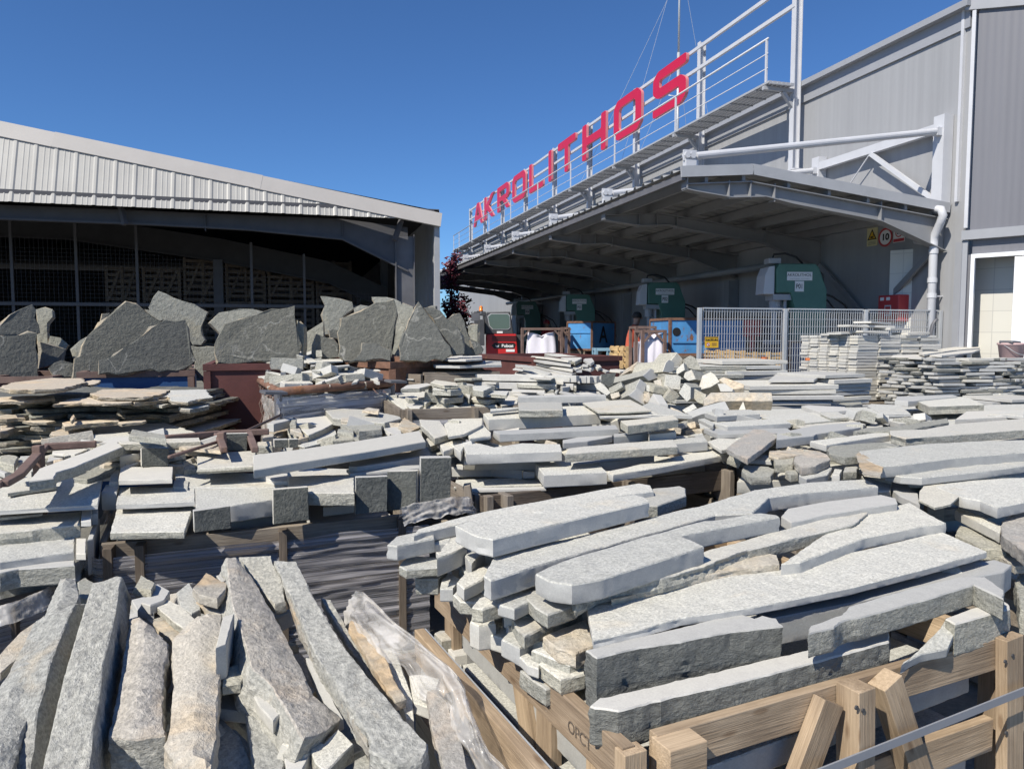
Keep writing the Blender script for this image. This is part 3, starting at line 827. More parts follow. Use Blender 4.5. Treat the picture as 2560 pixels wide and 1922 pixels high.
# ---------------------------------------------------------------- wide slabs beside the wrapped crate
GE = 'wide slabs stacked beside the wrapped crate'
for r in [
 ('C','-200,715 0,708 300,690 628,672 660,500 400,500 0,540 -200,560',.68,28,'g','stone_slab','topmost wide slab of the wide slab stack'),
 ('C','50,598 365,552 360,525 60,560',.70,24,'T','stone_slab','cream rimmed slab at the back of the wide slab stack'),
 ('C','-200,860 0,852 250,828 515,800 520,718 300,735 0,745 -200,750',.62,78,'g','stone_slab','second wide slab of the wide slab stack'),
 ('C','0,760 150,745 275,730 275,705 0,715',.645,14,'T','stone_slab','cream strip on the second wide slab'),
 ('C','520,780 585,778 590,685 530,680',.635,30,'p','stone_block','pale block end right of the second wide slab'),
 ('C','-200,1050 0,1040 250,1005 475,975 483,862 250,880 0,905 -200,920',.575,52,'g','stone_slab','third wide slab of the wide slab stack'),
 ('C','490,985 550,985 555,888 492,888',.58,40,'p','stone_block','cream block end right of the third wide slab'),
 ('C','-200,1130 0,1110 120,1085 480,1060 480,1026 120,1062 -200,1100',.55,110,'w','stone_slab','lowest slab with a white top and dark front at left'),
 ('C','590,735 628,730 630,690 595,690',.63,60,'s','stone_block','narrow block end beside the topmost wide slab'),
 ('B','0,365 200,345 440,330 460,240 0,280',.46,120,'d','stone_slab','dark fronted slab under the white topped one'),
 ('C','560,900 600,890 640,760 610,760',.58,200,'s','stone_block','shaded slab edge in the gap beside the wrapped crate'),
]: flat(*r, GE)
# ---------------------------------------------------------------- rusty rack at left and the offcuts in it
GG = 'offcuts in the rusty rack'
for r in [
 ('C','185,522 345,500 370,462 480,430 620,370 790,300 735,253 560,330 250,440',.80,60,'w','stone_bar','long white bar lying askew in the rusty rack'),
 ('C','335,340 480,350 690,270 560,285 345,300',.74,20,'p','stone_offcut','white plate under the back bar of the rack'),
 ('C','300,400 380,380 470,350 440,335 320,345',.72,30,'p','stone_offcut','white chip left of the askew bar'),
 ('C','415,362 455,355 430,335 410,340',.78,16,'G','stone_offcut','tiny dark chip on a white plate'),
 ('C','830,225 1065,250 1060,222 850,188',.86,35,'k','stone_offcut','dark rough stick lying on the pale flagstone'),
 ('C','640,275 900,262 890,238 740,240',.80,14,'p','stone_offcut','bright thin plate behind the askew bar'),
 ('C','780,280 1000,275 1290,262 1280,240 1000,252 760,262',.80,40,'T','stone_bar','cream edged bar under the rusty rod'),
 ('C','860,300 1080,330 1420,320 1300,290 900,282',.76,30,'t','stone_slab','sandy slab under the cream edged bar'),
 ('C','1150,300 1420,330 1400,290 1310,262',.78,20,'t','stone_offcut','jagged sandy chip by the rack upright'),
 ('C','770,365 960,330 960,290 790,290',.75,60,'p','stone_block','white block right of the askew bar'),
 ('C','660,385 790,390 870,365 760,355',.72,20,'p','stone_offcut','white sliver in front of the white block'),
 ('C','470,500 660,430 700,400 780,410 720,460 560,510',.70,30,'k','stone_offcut','dark rough wedge in front of the askew bar'),
 ('C','1090,425 1255,430 1260,360 1120,362',.70,20,'g','stone_slab','grey slab in the shade of the square plate'),
 ('C','0,395 90,420 115,360 60,350 0,355',.80,50,'k','stone_block','grey lump left of the rack'),
 ('C','110,400 200,395 230,355 130,360',.78,40,'g','stone_block','grey lump touching the bent rack bar'),
 ('C','200,460 330,440 300,400 220,420',.68,30,'g','stone_offcut','shaded chip inside the bent rack corner'),
 ('C','-60,440 30,470 120,450 20,432',.66,30,'p','stone_offcut','white chip at the left edge under the bent bar'),
 ('C','800,440 890,405 880,400 790,425',.72,16,'p','stone_offcut','thin white splinter before the square plate'),
 ('C','0,560 650,480 1300,440 1300,330 200,380 -100,420',.62,40,'g','stone_slab','broad slab forming the floor of the rack load'),
]: flat(*r, GG)
# ---------------------------------------------------------------- loose offcuts between the rack and the mesh bin
GL = 'offcuts in front of the wrapped mesh bin'
for r in [
 ('m2','470,1170 490,1260 590,1340 725,1285 850,1215 860,1195 735,1110 640,1155 500,1165','d4.0',60,'w','stone_block','folded white pair of blocks in front of the mesh bin'),
 ('m2','725,1112 800,1190 1000,1215 1250,1235 1395,1195 1380,1178 1100,1120 900,1108 740,1098','d4.25',60,'T','stone_bar','long buff bar above the white pair'),
 ('m2','510,1430 560,1445 700,1410 835,1330 815,1262 760,1275 640,1345','d3.8',40,'G','stone_bar','speckled bar leaning below the white pair'),
 ('m2','870,1240 945,1285 1220,1280 1252,1215 1240,1196 960,1225','d4.1',60,'k','stone_bar','dark fronted bar in the middle of the offcuts'),
 ('m2','1028,1305 1225,1288 1218,1275 1030,1288','d3.9',75,'k','stone_block','mossy square block in front of the dark fronted bar'),
 ('m2','840,1310 980,1320 985,1290 850,1285','d4.0',50,'k','stone_block','dark shaded block under the dark fronted bar'),
 ('m2','1365,1265 1480,1305 1562,1270 1530,1250 1420,1185 1400,1200','d4.0',40,'r','stone_block','rusty pink block at the end of the offcuts'),
 ('m2','1225,1265 1260,1300 1320,1330 1400,1330 1380,1275 1300,1240','d4.0',40,'p','stone_offcut','pale chip left of the rusty pink block'),
 ('m2','240,1305 300,1280 425,1270 430,1290 370,1330 300,1375','d4.1',50,'r','stone_block','rust stained block at the left of the offcuts'),
 ('m2','235,1240 290,1245 450,1205 460,1188 280,1215','d4.2',60,'s','stone_block','bluish shaded block behind the rust stained one'),
 ('m2','430,1240 480,1240 490,1200 450,1195','d4.2',60,'k','stone_offcut','dark lump left of the white pair'),
 ('m2','432,1290 540,1325 520,1280 470,1262','d4.0',40,'t','stone_offcut','cream wedge under the white pair'),
 ('m2','500,1380 590,1360 570,1330 510,1340','d3.9',40,'t','stone_offcut','small cream lump by the speckled bar'),
 ('m2','140,1440 280,1440 290,1400 160,1400','d3.9',50,'k','stone_block','dark rough block beside the small dark plates'),
 ('m2','195,1365 290,1350 290,1320 210,1330','d4.0',40,'t','stone_offcut','cream chip under the rust stained block'),
 ('m2','970,1370 1030,1380 1030,1330 985,1325','d3.9',50,'k','stone_offcut','dark chip left of the mossy square block'),
 ('m2','800,1390 980,1375 970,1340 830,1350','d3.85',40,'k','stone_offcut','flat dark chip before the shaded block'),
 ('m2','870,1215 950,1215 960,1190 880,1190','d4.3',30,'t','stone_offcut','buff chip between the buff bar and the dark fronted bar'),
 ('m2','1050,1125 1195,1140 1205,1115 1110,1100','d4.5',24,'t','stone_offcut','buff chip lying behind the long buff bar'),
 ('m2','1260,1320 1290,1345 1310,1310 1285,1295','d3.95',30,'T','stone_offcut','little mossy chip near the rusty pink block'),
]: flat(*r, GL)
q = [at_d('m2', 150, 1440, 3.9), at_d('m2', 1560, 1360, 4.0), at_d('m2', 1500, 1240, 4.5), at_d('m2', 300, 1240, 4.6)]
rubble(22, q, .66, .16, 'gktw', 'stone_offcut', 'half buried chip low among the offcuts in front of the mesh bin', GL, 5)
# ---------------------------------------------------------------- centre pile
GD = 'slabs on the centre pile'
for r in [
 ('D','945,655 1250,648 1555,635 1545,592 1300,585 1120,612 1080,600 910,568',.775,58,'g','stone_slab','notched slab with a brown hollow in its top'),
 ('D','940,688 1480,700 1480,650 890,652',.705,60,'s','stone_slab','slab directly under the notched slab'),
 ('D','1575,655 1900,632 2300,605 2270,562 1900,588 1598,618',.775,48,'g','stone_slab','long slab level with the notched slab on its right'),
 ('D','1440,790 1650,780 1845,770 1780,705 1580,702 1385,715',.70,72,'g','stone_block','big square ended block on the front of the centre pile'),
 ('D','1885,790 2212,735 2635,655 2570,610 2200,690 1850,768',.70,40,'g','stone_bar','long bar resting on the front board of the grey crate'),
 ('D','860,870 1150,862 1430,858 1385,802 1100,815 875,822',.62,14,'G','stone_slab','broad greenish slab just behind the front board'),
 ('D','975,885 1200,880 1455,872 1450,864 1200,868 978,868',.635,20,'p','stone_slab','thin white edge strip on the front board'),
 ('D','1085,432 1450,415 1805,395 1798,368 1700,345 1300,355 1050,395',.84,64,'g','stone_slab','thick slab under the topmost small slab'),
 ('D','1278,374 1420,374 1560,372 1556,322 1420,320 1275,326',.885,40,'T','stone_slab','topmost small slab of the centre pile'),
 ('D','1275,290 1550,284 1838,278 1830,272 1550,274 1275,280',.90,40,'s','stone_bar','smooth bar behind the topmost small slab'),
 ('D','1155,528 1500,512 1920,492 1900,468 1500,488 1115,506',.80,44,'s','stone_bar','smooth bar below the thick slab'),
 ('D','1565,585 1720,572 1880,542 1870,528 1700,540 1560,565',.765,34,'s','stone_bar','short lower bar right of centre'),
 ('D','1980,474 2150,452 2305,432 2270,405 2100,425 1932,442',.86,48,'T','stone_block','curved top block at the right of the centre pile'),
 ('D','1800,415 2000,412 2195,408 2130,380 1990,378 1800,335 1780,360',.845,14,'g','stone_slab','wide flat slab left of the curved top block'),
 ('D','1790,388 1980,385 2130,376 1995,305 1850,312 1690,325',.865,12,'g','stone_slab','wide speckled slab behind the wide flat slab'),
 ('D','1890,545 2000,535 2112,522 2105,510 1890,525',.79,44,'s','stone_bar','short bar below the curved top block'),
 ('D','2120,530 2212,522 2290,512 2280,500 2118,515',.79,40,'s','stone_bar','bar end right of the short bar'),
 ('D','1600,725 1900,705 2150,665 2130,650 1700,690',.70,50,'s','stone_bar','lower bar under the right long slab'),
 ('D','848,745 1100,742 1300,762 1300,740 1100,715 848,722',.66,52,'s','stone_slab','shaded slab beneath the notched slab'),
 ('D','1305,770 1380,770 1380,745 1305,745',.66,36,'s','stone_block','shaded short block by the big square ended block'),
 ('D','695,508 738,555 830,530 800,480 770,440 640,432 650,470',.80,36,'g','stone_block','grey stepped block at the left end of the centre pile'),
 ('D','800,462 828,542 930,525 1040,470 1045,425 850,430',.815,20,'g','stone_block','grey stepped block second from the left'),
 ('D','925,482 965,558 1095,540 1100,520 1050,470',.80,22,'g','stone_block','grey stepped block under the thick slab'),
 ('D','755,562 795,640 900,600 940,560 850,540',.765,36,'g','stone_block','grey block wedged below the stepped blocks'),
 ('D','840,590 905,645 930,605 905,560',.77,50,'g','stone_block','small block against the notched slab'),
 ('D','800,625 845,652 890,645 900,618 830,612',.71,60,'g','stone_block','small block under the notched slab end'),
 ('D','680,560 712,605 758,590 745,570 700,545',.74,30,'g','stone_block','leftmost low block of the centre pile'),
 ('D','600,660 720,672 800,650 790,620 690,605',.70,20,'g','stone_slab','slab behind the short smooth bar'),
 ('D','1095,380 1280,362 1280,352 1095,365',.87,16,'g','stone_slab','sliver of slab left of the topmost small slab'),
 ('D','1560,480 1750,470 1745,440 1560,455',.775,40,'s','stone_slab','shaded slab under the thick slab'),
 ('M','0,500 120,545 300,550 200,520 60,470',.84,20,'g','stone_slab','sheet behind the curved top block'),
]: flat(*r, GD)
for z, lab in ((.60, 'lower slab'), (.50, 'bottom slab')):
    P = [at_z('D', 880, 880, z), at_z('D', 2560, 720, z), at_z('D', 2560, 560, z), at_z('D', 900, 620, z)]
    place_stone(P, .09, 'g', 3.3, 'stone_slab', lab + ' hidden in shade inside the grey crate', GD)
# ---------------------------------------------------------------- pile before the tile stacks
GM = 'slabs on the pile before the tile stacks'
for r in [
 ('M','1665,497 1820,492 1982,486 1880,442 1740,440 1588,462',.80,42,'G','stone_slab','square rough topped slab on top of the pile before the tiles'),
 ('M','1468,462 1545,468 1700,452 1830,440 1800,430 1480,440',.81,28,'s','stone_bar','smooth bar behind the square rough topped slab'),
 ('M','1280,548 1360,550 1435,552 1380,515 1300,508 1207,520',.785,30,'g','stone_block','block end jutting over a shadow in the pile before the tiles'),
 ('M','1500,595 1600,588 1680,580 1610,555 1500,560 1402,568',.765,30,'g','stone_block','pale block in front of the jutting block end'),
 ('M','1815,572 2000,562 2300,548 2300,520 2140,520 1880,525 1860,540',.79,26,'p','stone_slab','smooth pale slab at the right edge, high on the pile'),
 ('M','1530,682 1650,672 1900,655 2212,630 2400,612 2400,555 2212,566 1780,602 1640,630 1440,636 1445,660',.79,44,'g','stone_slab','large slab with chipped left end reaching the right edge'),
 ('M','1390,842 1500,835 1600,822 1800,795 2300,755 2300,690 2000,695 1670,712 1480,730 1262,756 1290,800',.775,58,'g','stone_slab','biggest slab of the pile before the tiles with a rusty left end'),
 ('M','1245,780 1290,890 1385,900 1400,845 1330,800 1262,758',.775,10,'r','stone_offcut','rusty flake on the end of the biggest slab'),
 ('M','1410,880 1500,900 1625,908 2000,868 2300,828 2300,785 1800,815 1600,832 1425,842',.735,38,'g','stone_slab','slab under the biggest slab on its right'),
 ('M','1845,1018 1960,1040 2060,1080 2300,1030 2300,905 2100,910 1740,935 1700,960',.70,55,'g','stone_slab','thick near slab at the right edge'),
 ('M','1605,1035 1700,1080 1790,1060 1842,1012 1740,938 1640,950 1610,985',.70,14,'T','stone_slab','cream rounded slab end left of the thick near slab'),
 ('M','1090,765 1180,790 1250,785 1480,735 1500,722 1400,703 1250,710 1100,725 1080,745',.765,40,'k','stone_slab','flaky green slab left of the biggest slab'),
 ('M','1075,720 1250,690 1440,662 1430,640 1200,668 980,696',.775,34,'g','stone_bar','bar with a square left end behind the flaky slab'),
 ('M','1230,640 1500,640 1780,590 1770,565 1500,610 1300,620',.785,36,'k','stone_slab','dark speckled slab facing the viewer at an angle'),
 ('M','785,690 1000,665 1020,655 1290,615 1268,586 1000,608 790,650',.785,44,'s','stone_slab','tilted smooth slab with a bright left end'),
 ('M','498,738 620,800 700,745 800,665 720,632 655,627 560,690',.775,30,'i','stone_slab','reddish brown wedge slab in the middle of the pile before the tiles'),
 ('M','742,778 800,790 980,770 1040,758 950,742 745,752',.755,24,'t','stone_slab','cream slab under the smooth tilted one'),
 ('M','885,812 930,850 1010,840 1100,800 1075,770 1040,757 890,786',.755,40,'i','stone_block','brown faced block above the row of rough lumps'),
 ('M','770,800 780,835 880,830 890,790 820,785',.745,40,'k','stone_lump','flaky lump left of the brown faced block'),
 ('M','585,865 640,905 750,900 785,860 740,845 600,835',.71,40,'k','stone_lump','leftmost rough lump beside the grey crate'),
 ('M','835,870 870,890 910,885 910,860 850,862',.72,40,'k','stone_lump','dark rough lump in the row'),
 ('M','915,895 960,915 1080,890 1108,850 1090,835 980,840 925,870',.72,40,'g','stone_lump','largest pale lump in the row'),
 ('M','1105,890 1150,892 1165,860 1120,856',.72,50,'g','stone_lump','square pale lump in the row'),
 ('M','1170,875 1250,870 1255,845 1210,835 1180,845',.72,40,'g','stone_lump','last lump before the dark gap'),
 ('M','445,556 570,545 692,540 640,516 500,518 373,532',.815,28,'g','stone_slab','upper small slab at the left of the pile before the tiles'),
 ('M','505,612 700,602 868,592 830,568 650,575 422,592',.79,28,'g','stone_slab','long slab under the upper small slab'),
 ('M','445,655 650,650 880,645 850,622 600,625 368,625',.765,26,'s','stone_slab','third slab down at the left of the pile before the tiles'),
 ('M','335,570 420,612 430,592 370,565',.79,20,'g','stone_offcut','slanted chip left of the long slab'),
 ('M','160,715 280,706 390,698 370,672 260,678 180,690',.755,48,'g','stone_block','short thick block near the grey crate'),
 ('M','0,728 80,722 165,715 165,690 0,700',.755,46,'s','stone_block','thick block left of the short thick block'),
 ('M','520,770 600,800 760,812 740,780 560,745',.72,24,'g','stone_slab','flat grey slab under the reddish wedge'),
 ('M','1310,495 1400,545 1560,540 1500,490 1330,482',.79,16,'g','stone_slab','flat sheet between the two block ends'),
 ('M','930,495 1040,530 1200,520 1180,500 970,490',.795,22,'p','stone_slab','pale sheet at the back of the pile before the tiles'),
 ('M','1040,540 1100,565 1200,560 1090,500 1050,520',.79,20,'G','stone_offcut','striped chip on the pale sheet'),
 ('M','700,560 860,600 1160,575 1000,530 800,545',.775,16,'G','stone_slab','broad flat slab with yellow stains'),
 ('M','860,600 1000,640 1300,600 1180,565 960,580',.765,16,'g','stone_slab','broad flat slab in front of the stained one'),
 ('M','390,700 470,750 640,720 600,685 450,680',.74,20,'g','stone_slab','flat slab behind the reddish wedge'),
 ('M','1300,600 1310,625 1400,612 1395,590 1330,585',.745,30,'s','stone_block','shaded stub under the pale block'),
 ('M','2000,545 2120,548 2212,556 2212,530 2130,520',.80,16,'g','stone_slab','thin slab end at the right edge'),
 ('A3','1480,270 1600,330 1720,390 1740,360 1620,300 1500,250',.63,50,'g','stone_slab','slab under the thick near slab, left side lit'),
 ('A3','1480,400 1620,470 1750,480 1770,420 1620,380 1500,350',.585,60,'k','stone_slab','green mottled slab low at the right edge'),
 ('A3','1130,150 1180,190 1290,240 1280,180 1200,110 1140,110',.665,40,'s','stone_block','bluish slab end in the gap behind the slatted tan crate'),
 ('A3','1060,170 1130,165 1140,130 1060,110 950,60',.67,40,'G','stone_slab','slab corner in the gap behind the slatted tan crate'),
 ('A3','1730,330 1730,400 1850,490 1950,480 1950,300 1780,295',.64,70,'i','stone_lump','pink crusty boulder at the right edge'),
 ('A3','1700,500 1800,570 1900,560 1900,480 1760,480',.56,40,'t','stone_slab','cream slab under the pink crusty boulder'),
 ('A3','1800,640 1830,800 1900,820 1900,580 1840,590',.50,120,'k','stone_lump','mossy boulder at the right edge of the slatted tan crate'),
]: flat(*r, GM)
# sheets underneath that close the right pile
for k, (s, z) in enumerate([('300,640 2400,600 2400,480 400,520', .70), ('500,800 2400,760 2400,560 400,600', .66), ('560,930 1500,900 2400,900 2400,700 700,720', .62)]):
    flat('M', s, z, 60, 'g', 'stone_slab', ['far', 'middle', 'near'][k] + ' bottom sheet of the pile before the tiles, mostly buried', GM)

q = [at_z('D', 900, 780, .66), at_z('M', 500, 700, .70), at_z('M', 300, 560, .76), at_z('D', 700, 520, .76)]
rubble(34, q, lambda u, v: .70 + .09*v, .085, 'gpGt', 'stone_offcut', 'small chip among the slabs of the centre pile', GD, 61, .02)
q = [at_z('M', 560, 860, .68), at_z('M', 1500, 820, .70), at_z('M', 1700, 560, .75), at_z('M', 400, 600, .73)]
rubble(44, q, lambda u, v: .705 + .065*v, .10, 'gpGtk', 'stone_offcut', 'small chip among the slabs of the pile before the tile stacks', GM, 62, .02)
q = [at_z('C', 200, 470, .68), at_z('C', 1300, 420, .70), at_z('C', 1400, 280, .76), at_z('C', 380, 310, .74)]
rubble(34, q, lambda u, v: .70 + .05*v, .10, 'wpgkt', 'stone_offcut', 'small chip scattered in the rusty rack', GG, 63, .02)
# ---------------------------------------------------------------- timber crates
def board(parent, name, p, q, w, h, mat, up=(0, 0, 1), bev=0.0018, label=None):
    """one sawn board from p to q: w thick, h high along up; its own mesh with X along the grain"""
    p, q = Vector(p), Vector(q)
    x = (q-p); L = x.length; x.normalize(); up = Vector(up)
    y = up.cross(x)
    if y.length < 1e-4: y = Vector((1, 0, 0)).cross(x)
    y.normalize(); z = x.cross(y)
    W = Matrix((x, y, z)).transposed().to_4x4(); W.translation = (p+q)/2
    mb = MB(); mb.box((0, 0, 0), (L, w, h))
    me = mb.mesh(name)
    o = link(name, me, parent, [M[mat]])
    if parent is not None: o.matrix_local = parent.matrix_basis.inverted() @ W
    else: o.matrix_world = W
    if bev:
        md = o.modifiers.new('bevel', 'BEVEL'); md.width = bev; md.segments = 2
    if label: o['label'] = label
    return o

def root_at(name, p, label, cat, group=None):
    o = bpy.data.objects.new(name, None); COL.objects.link(o)
    o.empty_display_size = .1
    o.matrix_local = Matrix.Translation(Vector(p))
    return tag(o, label, cat, group)

# slatted tan crate -------------------------------------------------------------------------
cA = root_at('wooden_crate', inA(LA/2, .5, 0), 'tan slatted crate nearest the viewer at the bottom right, heaped with long slabs', 'wooden crate', 'timber crates of stone')
nA = -uy                                     # outward normal of its front
p0 = CRA[0]
def onA(f, x, y, off=0.0):
    return at_plane(f, x, y, p0 + nA*off, nA)
def vboard(parent, name, f, pts, off, th, mat):
    """board on the crate's front traced by the middle of its top and bottom ends and its width: pts = (x0,y0,x1,y1,width px)"""
    a = onA(f, pts[0], pts[1], off); b = onA(f, pts[2], pts[3], off)
    d = (a-EYE).dot(HEAD); w = pts[4]/FR[f][2]*d/FPX
    return board(parent, name, a, b, w, th, mat, nA)
zt = .53
board(cA, 'rail', inA(.07, .0, zt-.04), inA(LA-.04, .0, zt-.04), .025, .08, 'wood_tan')
board(cA, 'rail', inA(.07, .0, zt-.25), inA(LA-.04, .0, zt-.25), .025, .085, 'wood_tan')
board(cA, 'rail', inA(.07, .0, .08), inA(LA-.04, .0, .08), .025, .09, 'wood_tan')
vboard(cA, 'post', 'A3', (1772, 945, 1772, 2500, 150), .028, .03, 'wood_tan')
vboard(cA, 'post', 'A3', (945, 1205, 940, 2500, 130), .045, .06, 'wood_tan')
vboard(cA, 'brace', 'A3', (800, 1290, 500, 2100, 165), .030, .032, 'wood_tan')
vboard(cA, 'brace', 'A3', (1100, 1175, 1400, 2100, 150), .036, .045, 'wood_tan')
# side with its long top board, seen along its length
dA = uy
def sideA(b, z, off=0): return CRA[0] + uy*b - ux*off + Vector((0, 0, z - CRA[0].z))
board(cA, 'rail', sideA(-.02, zt-.045), sideA(1.03, zt-.045), .028, .09, 'wood_tan')
board(cA, 'rail', sideA(-.02, zt-.27), sideA(1.03, zt-.27), .028, .085, 'wood_tan')
board(cA, 'rail', sideA(-.02, .07), sideA(1.03, .07), .028, .09, 'wood_tan')
for b, t2 in ((.12, .0), (.35, .0), (.50, .16), (.98, .0)):
    board(cA, 'post' if t2 == 0 else 'brace', sideA(b, zt-.06, .03-.06), sideA(b-t2, .03, .03-.06), .03, .075, 'wood_tan', uy)
board(cA, 'corner_block', inA(.005, -.02, zt-.005), inA(.005, -.02, .02), .035, .05, 'wood_tan', ux)
board(cA, 'corner_block', inA(.062, -.035, zt-.045), inA(.150, -.035, zt-.045), .06, .085, 'wood_tan')
board(cA, 'post', inA(LA+.02, .02, zt+.0), inA(LA+.02, .02, .02), .03, .08, 'wood_tan', uy)
board(cA, 'rail', inA(LA, .05, zt-.05), inA(LA, 1.02, zt-.05), .028, .09, 'wood_tan')
board(cA, 'rail', inA(.02, 1.02, zt-.05), inA(LA, 1.02, zt-.05), .028, .09, 'wood_tan')
# carpenter's marks on the side board
mk = frame_mat(sideA(.30, zt-.045, .0152), -uy, -ux)
text_mesh('stamp', 'MpIec', .034, [M['wood_dark']], cA, cA.matrix_basis.inverted() @ mk, .0004)
mk = frame_mat(sideA(.135, zt-.055, .0152), -uy, -ux)
text_mesh('stamp', 'OPCT', .036, [M['wood_dark']], cA, cA.matrix_basis.inverted() @ mk, .0004)
# nails
for (x, y) in ((1750, 1082), (1790, 1050), (1755, 1465)):
    c = onA('A3', x, y, .0445); mb = MB(); mb.tube(-nA*.002, nA*.0015, .005, 8)
    o = link('nail', mb.mesh('nail'), cA, [M['loader_dark']]); o.matrix_local = cA.matrix_basis.inverted() @ Matrix.Translation(c)
for (x, y) in ((950, 1330), (985, 1345)):
    c = onA('A3', x, y, .0765); mb = MB(); mb.tube(-nA*.002, nA*.0015, .005, 8)
    o = link('nail', mb.mesh('nail'), cA, [M['loader_dark']]); o.matrix_local = cA.matrix_basis.inverted() @ Matrix.Translation(c)
# packing strap round the crate front
a = onA('A3', 700, 1700, .085); b = onA('A3', 2000, 1180, .075)
thing_mesh(MB().bar(a, b, .004, .019), 'packing_strap', [M['strap_grey']], 'grey packing strap stretched slantwise across the slatted tan crate', 'strap')

# plastic lined bin: one long side board with a steel edge -----------------------------------------
e0 = at_z('A', 318, 905, .47); e1 = at_z('A', 985, 1661, .47)
dB = (e1-e0); dB.normalize(); e2 = e1 + dB*.3
nB = Vector((-dB.y, dB.x, 0))
if nB.dot(SIDE) < 0: nB = -nB
cB = root_at('wooden_bin', e0.lerp(e2, .5) - nB*.6 + Vector((0, 0, -.47)), 'open timber bin at the bottom left, lined with plastic and full of rough bars', 'wooden bin', 'timber crates of stone')
dn = Vector((0, 0, 1))
board(cB, 'side_board', e0 - dn*.045, e2 - dn*.045, .028, .09, 'wood_tan')
board(cB, 'side_board', e0 - dn*.28, e2 - dn*.28, .028, .10, 'wood_tan')
board(cB, 'edge_strip', e0 + nB*.017 - dn*.03, e2 + nB*.017 - dn*.03, .005, .055, 'galvanised', bev=0)
for s in (.05, .55, 1.05):
    p = e0 + dB*s + nB*.03
    board(cB, 'post', p - dn*.05, p - dn*.45, .03, .08, 'wood_tan', dB)
w = -nB*1.45
board(cB, 'side_board', e0 + w - dn*.045, e2 + w - dn*.045, .028, .09, 'wood_tan')
board(cB, 'end_board', e0 - dn*.12, e0 + w - dn*.12, .028, .10, 'wood_old')
# small offcuts in the gap between the two
gp = [('A', '400,930 440,970 495,960 480,915 430,915', .36, 60), ('A', '470,1010 510,1050 575,1040 560,1000 500,990', .33, 60), ('A', '510,1080 545,1100 560,1070 520,1060', .30, 50),
      ('A', '950,1460 1000,1560 1060,1540 1010,1460', .25, 60), ('A', '980,1600 1040,1680 1090,1640 1060,1570', .25, 60), ('A', '1090,1620 1130,1700 1200,1680 1140,1600', .25, 60)]
for k, g in enumerate(gp):
    flat(g[0], g[1], g[2], g[3], 'gp'[k % 2], 'stone_offcut', ['dusty cube in the slot between the two nearest crates', 'second cube in the slot between the slatted tan crates', 'smallest chip in the slot between the slatted tan crates',
         'chip low behind the side board near the corner', 'chip at the bottom edge behind the side board', 'chip under the corner block of the slatted tan crate'][k], 'chips between the slatted tan crates')

# film wrapped crate ---------------------------------------------------------------------------
C0 = at_z('C', 655, 918, .55); C1 = at_z('D', 575, 1035, .55)
cx_ = (C1-C0).normalized(); cy_ = Vector((-cx_.y, cx_.x, 0)); LC = (C1-C0).length
def inC(a, b, z):
    v = C0 + cx_*a + cy_*b
    return Vector((v.x, v.y, z))
cC = root_at('wooden_crate', inC(LC/2, .5, 0), 'crate wrapped in stretch film with dark square plates standing on its front', 'wooden crate', 'timber crates of stone')
for z in (.505, .33, .08):
    board(cC, 'rail', inC(.0, -.02, z), inC(LC, -.02, z), .03, .095, 'wood_dark' if z < .5 else 'wood_old')
    board(cC, 'rail', inC(0, .03, z), inC(0, 1.0, z), .025, .085, 'wood_old')
    board(cC, 'rail', inC(LC, .03, z), inC(LC, 1.0, z), .025, .085, 'wood_old')
for a in (.03, .13, .62, LC-.05):
    board(cC, 'post', inC(a, -.05, .55), inC(a, -.05, .02), .03, .085, 'wood_dark', (0, 1, 0))
board(cC, 'rail', inC(0, 1.02, .51), inC(LC, 1.02, .51), .025, .09, 'wood_old')
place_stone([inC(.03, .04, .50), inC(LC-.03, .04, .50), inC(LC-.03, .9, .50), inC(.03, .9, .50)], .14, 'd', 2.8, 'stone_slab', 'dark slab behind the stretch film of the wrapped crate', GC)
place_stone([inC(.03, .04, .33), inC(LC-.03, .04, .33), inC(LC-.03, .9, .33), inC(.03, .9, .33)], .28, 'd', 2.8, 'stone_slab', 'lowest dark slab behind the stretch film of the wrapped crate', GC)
def sheet(fn, nu, nv):
    P = [fn(i/nu, j/nv) for j in range(nv+1) for i in range(nu+1)]
    F = [(j*(nu+1)+i, j*(nu+1)+i+1, (j+1)*(nu+1)+i+1, (j+1)*(nu+1)+i) for j in range(nv) for i in range(nu)]
    mb = MB(); mb.poly(P, F); return mb
def wrapC(u, v):
    a = -.06 + u*(LC+.12)
    ed = min(1, 8*u, 8*(1-u))
    off = -.082 - .012*noise.noise(Vector((a*3, v*26, 1))) - .006*noise.noise(Vector((a*9, v*60, 4)))
    if u < .04: off += (.04-u)*2.2
    return inC(a, off, .515 - .03*u*0 - v*.50 + .012*noise.noise(Vector((a*4, 0, 2)))*(1-v))
o = thing_mesh(sheet(wrapC, 90, 60), 'stretch_film', [M['film_wrap']], 'taut stretch film wrapped round the crate of dark plates', 'plastic film', smooth=True, fix=False)
def wrapC2(u, v):
    return inC(-.062 - .02*noise.noise(Vector((u*3, v*20, 7))), -.06 + u*1.0, .52 - v*.48)
mb = sheet(wrapC2, 30, 40)
o2 = mb.build('side_sheet', [M['film_wrap']], o, smooth=True, fix=False); o2.matrix_local = o.matrix_basis.inverted()
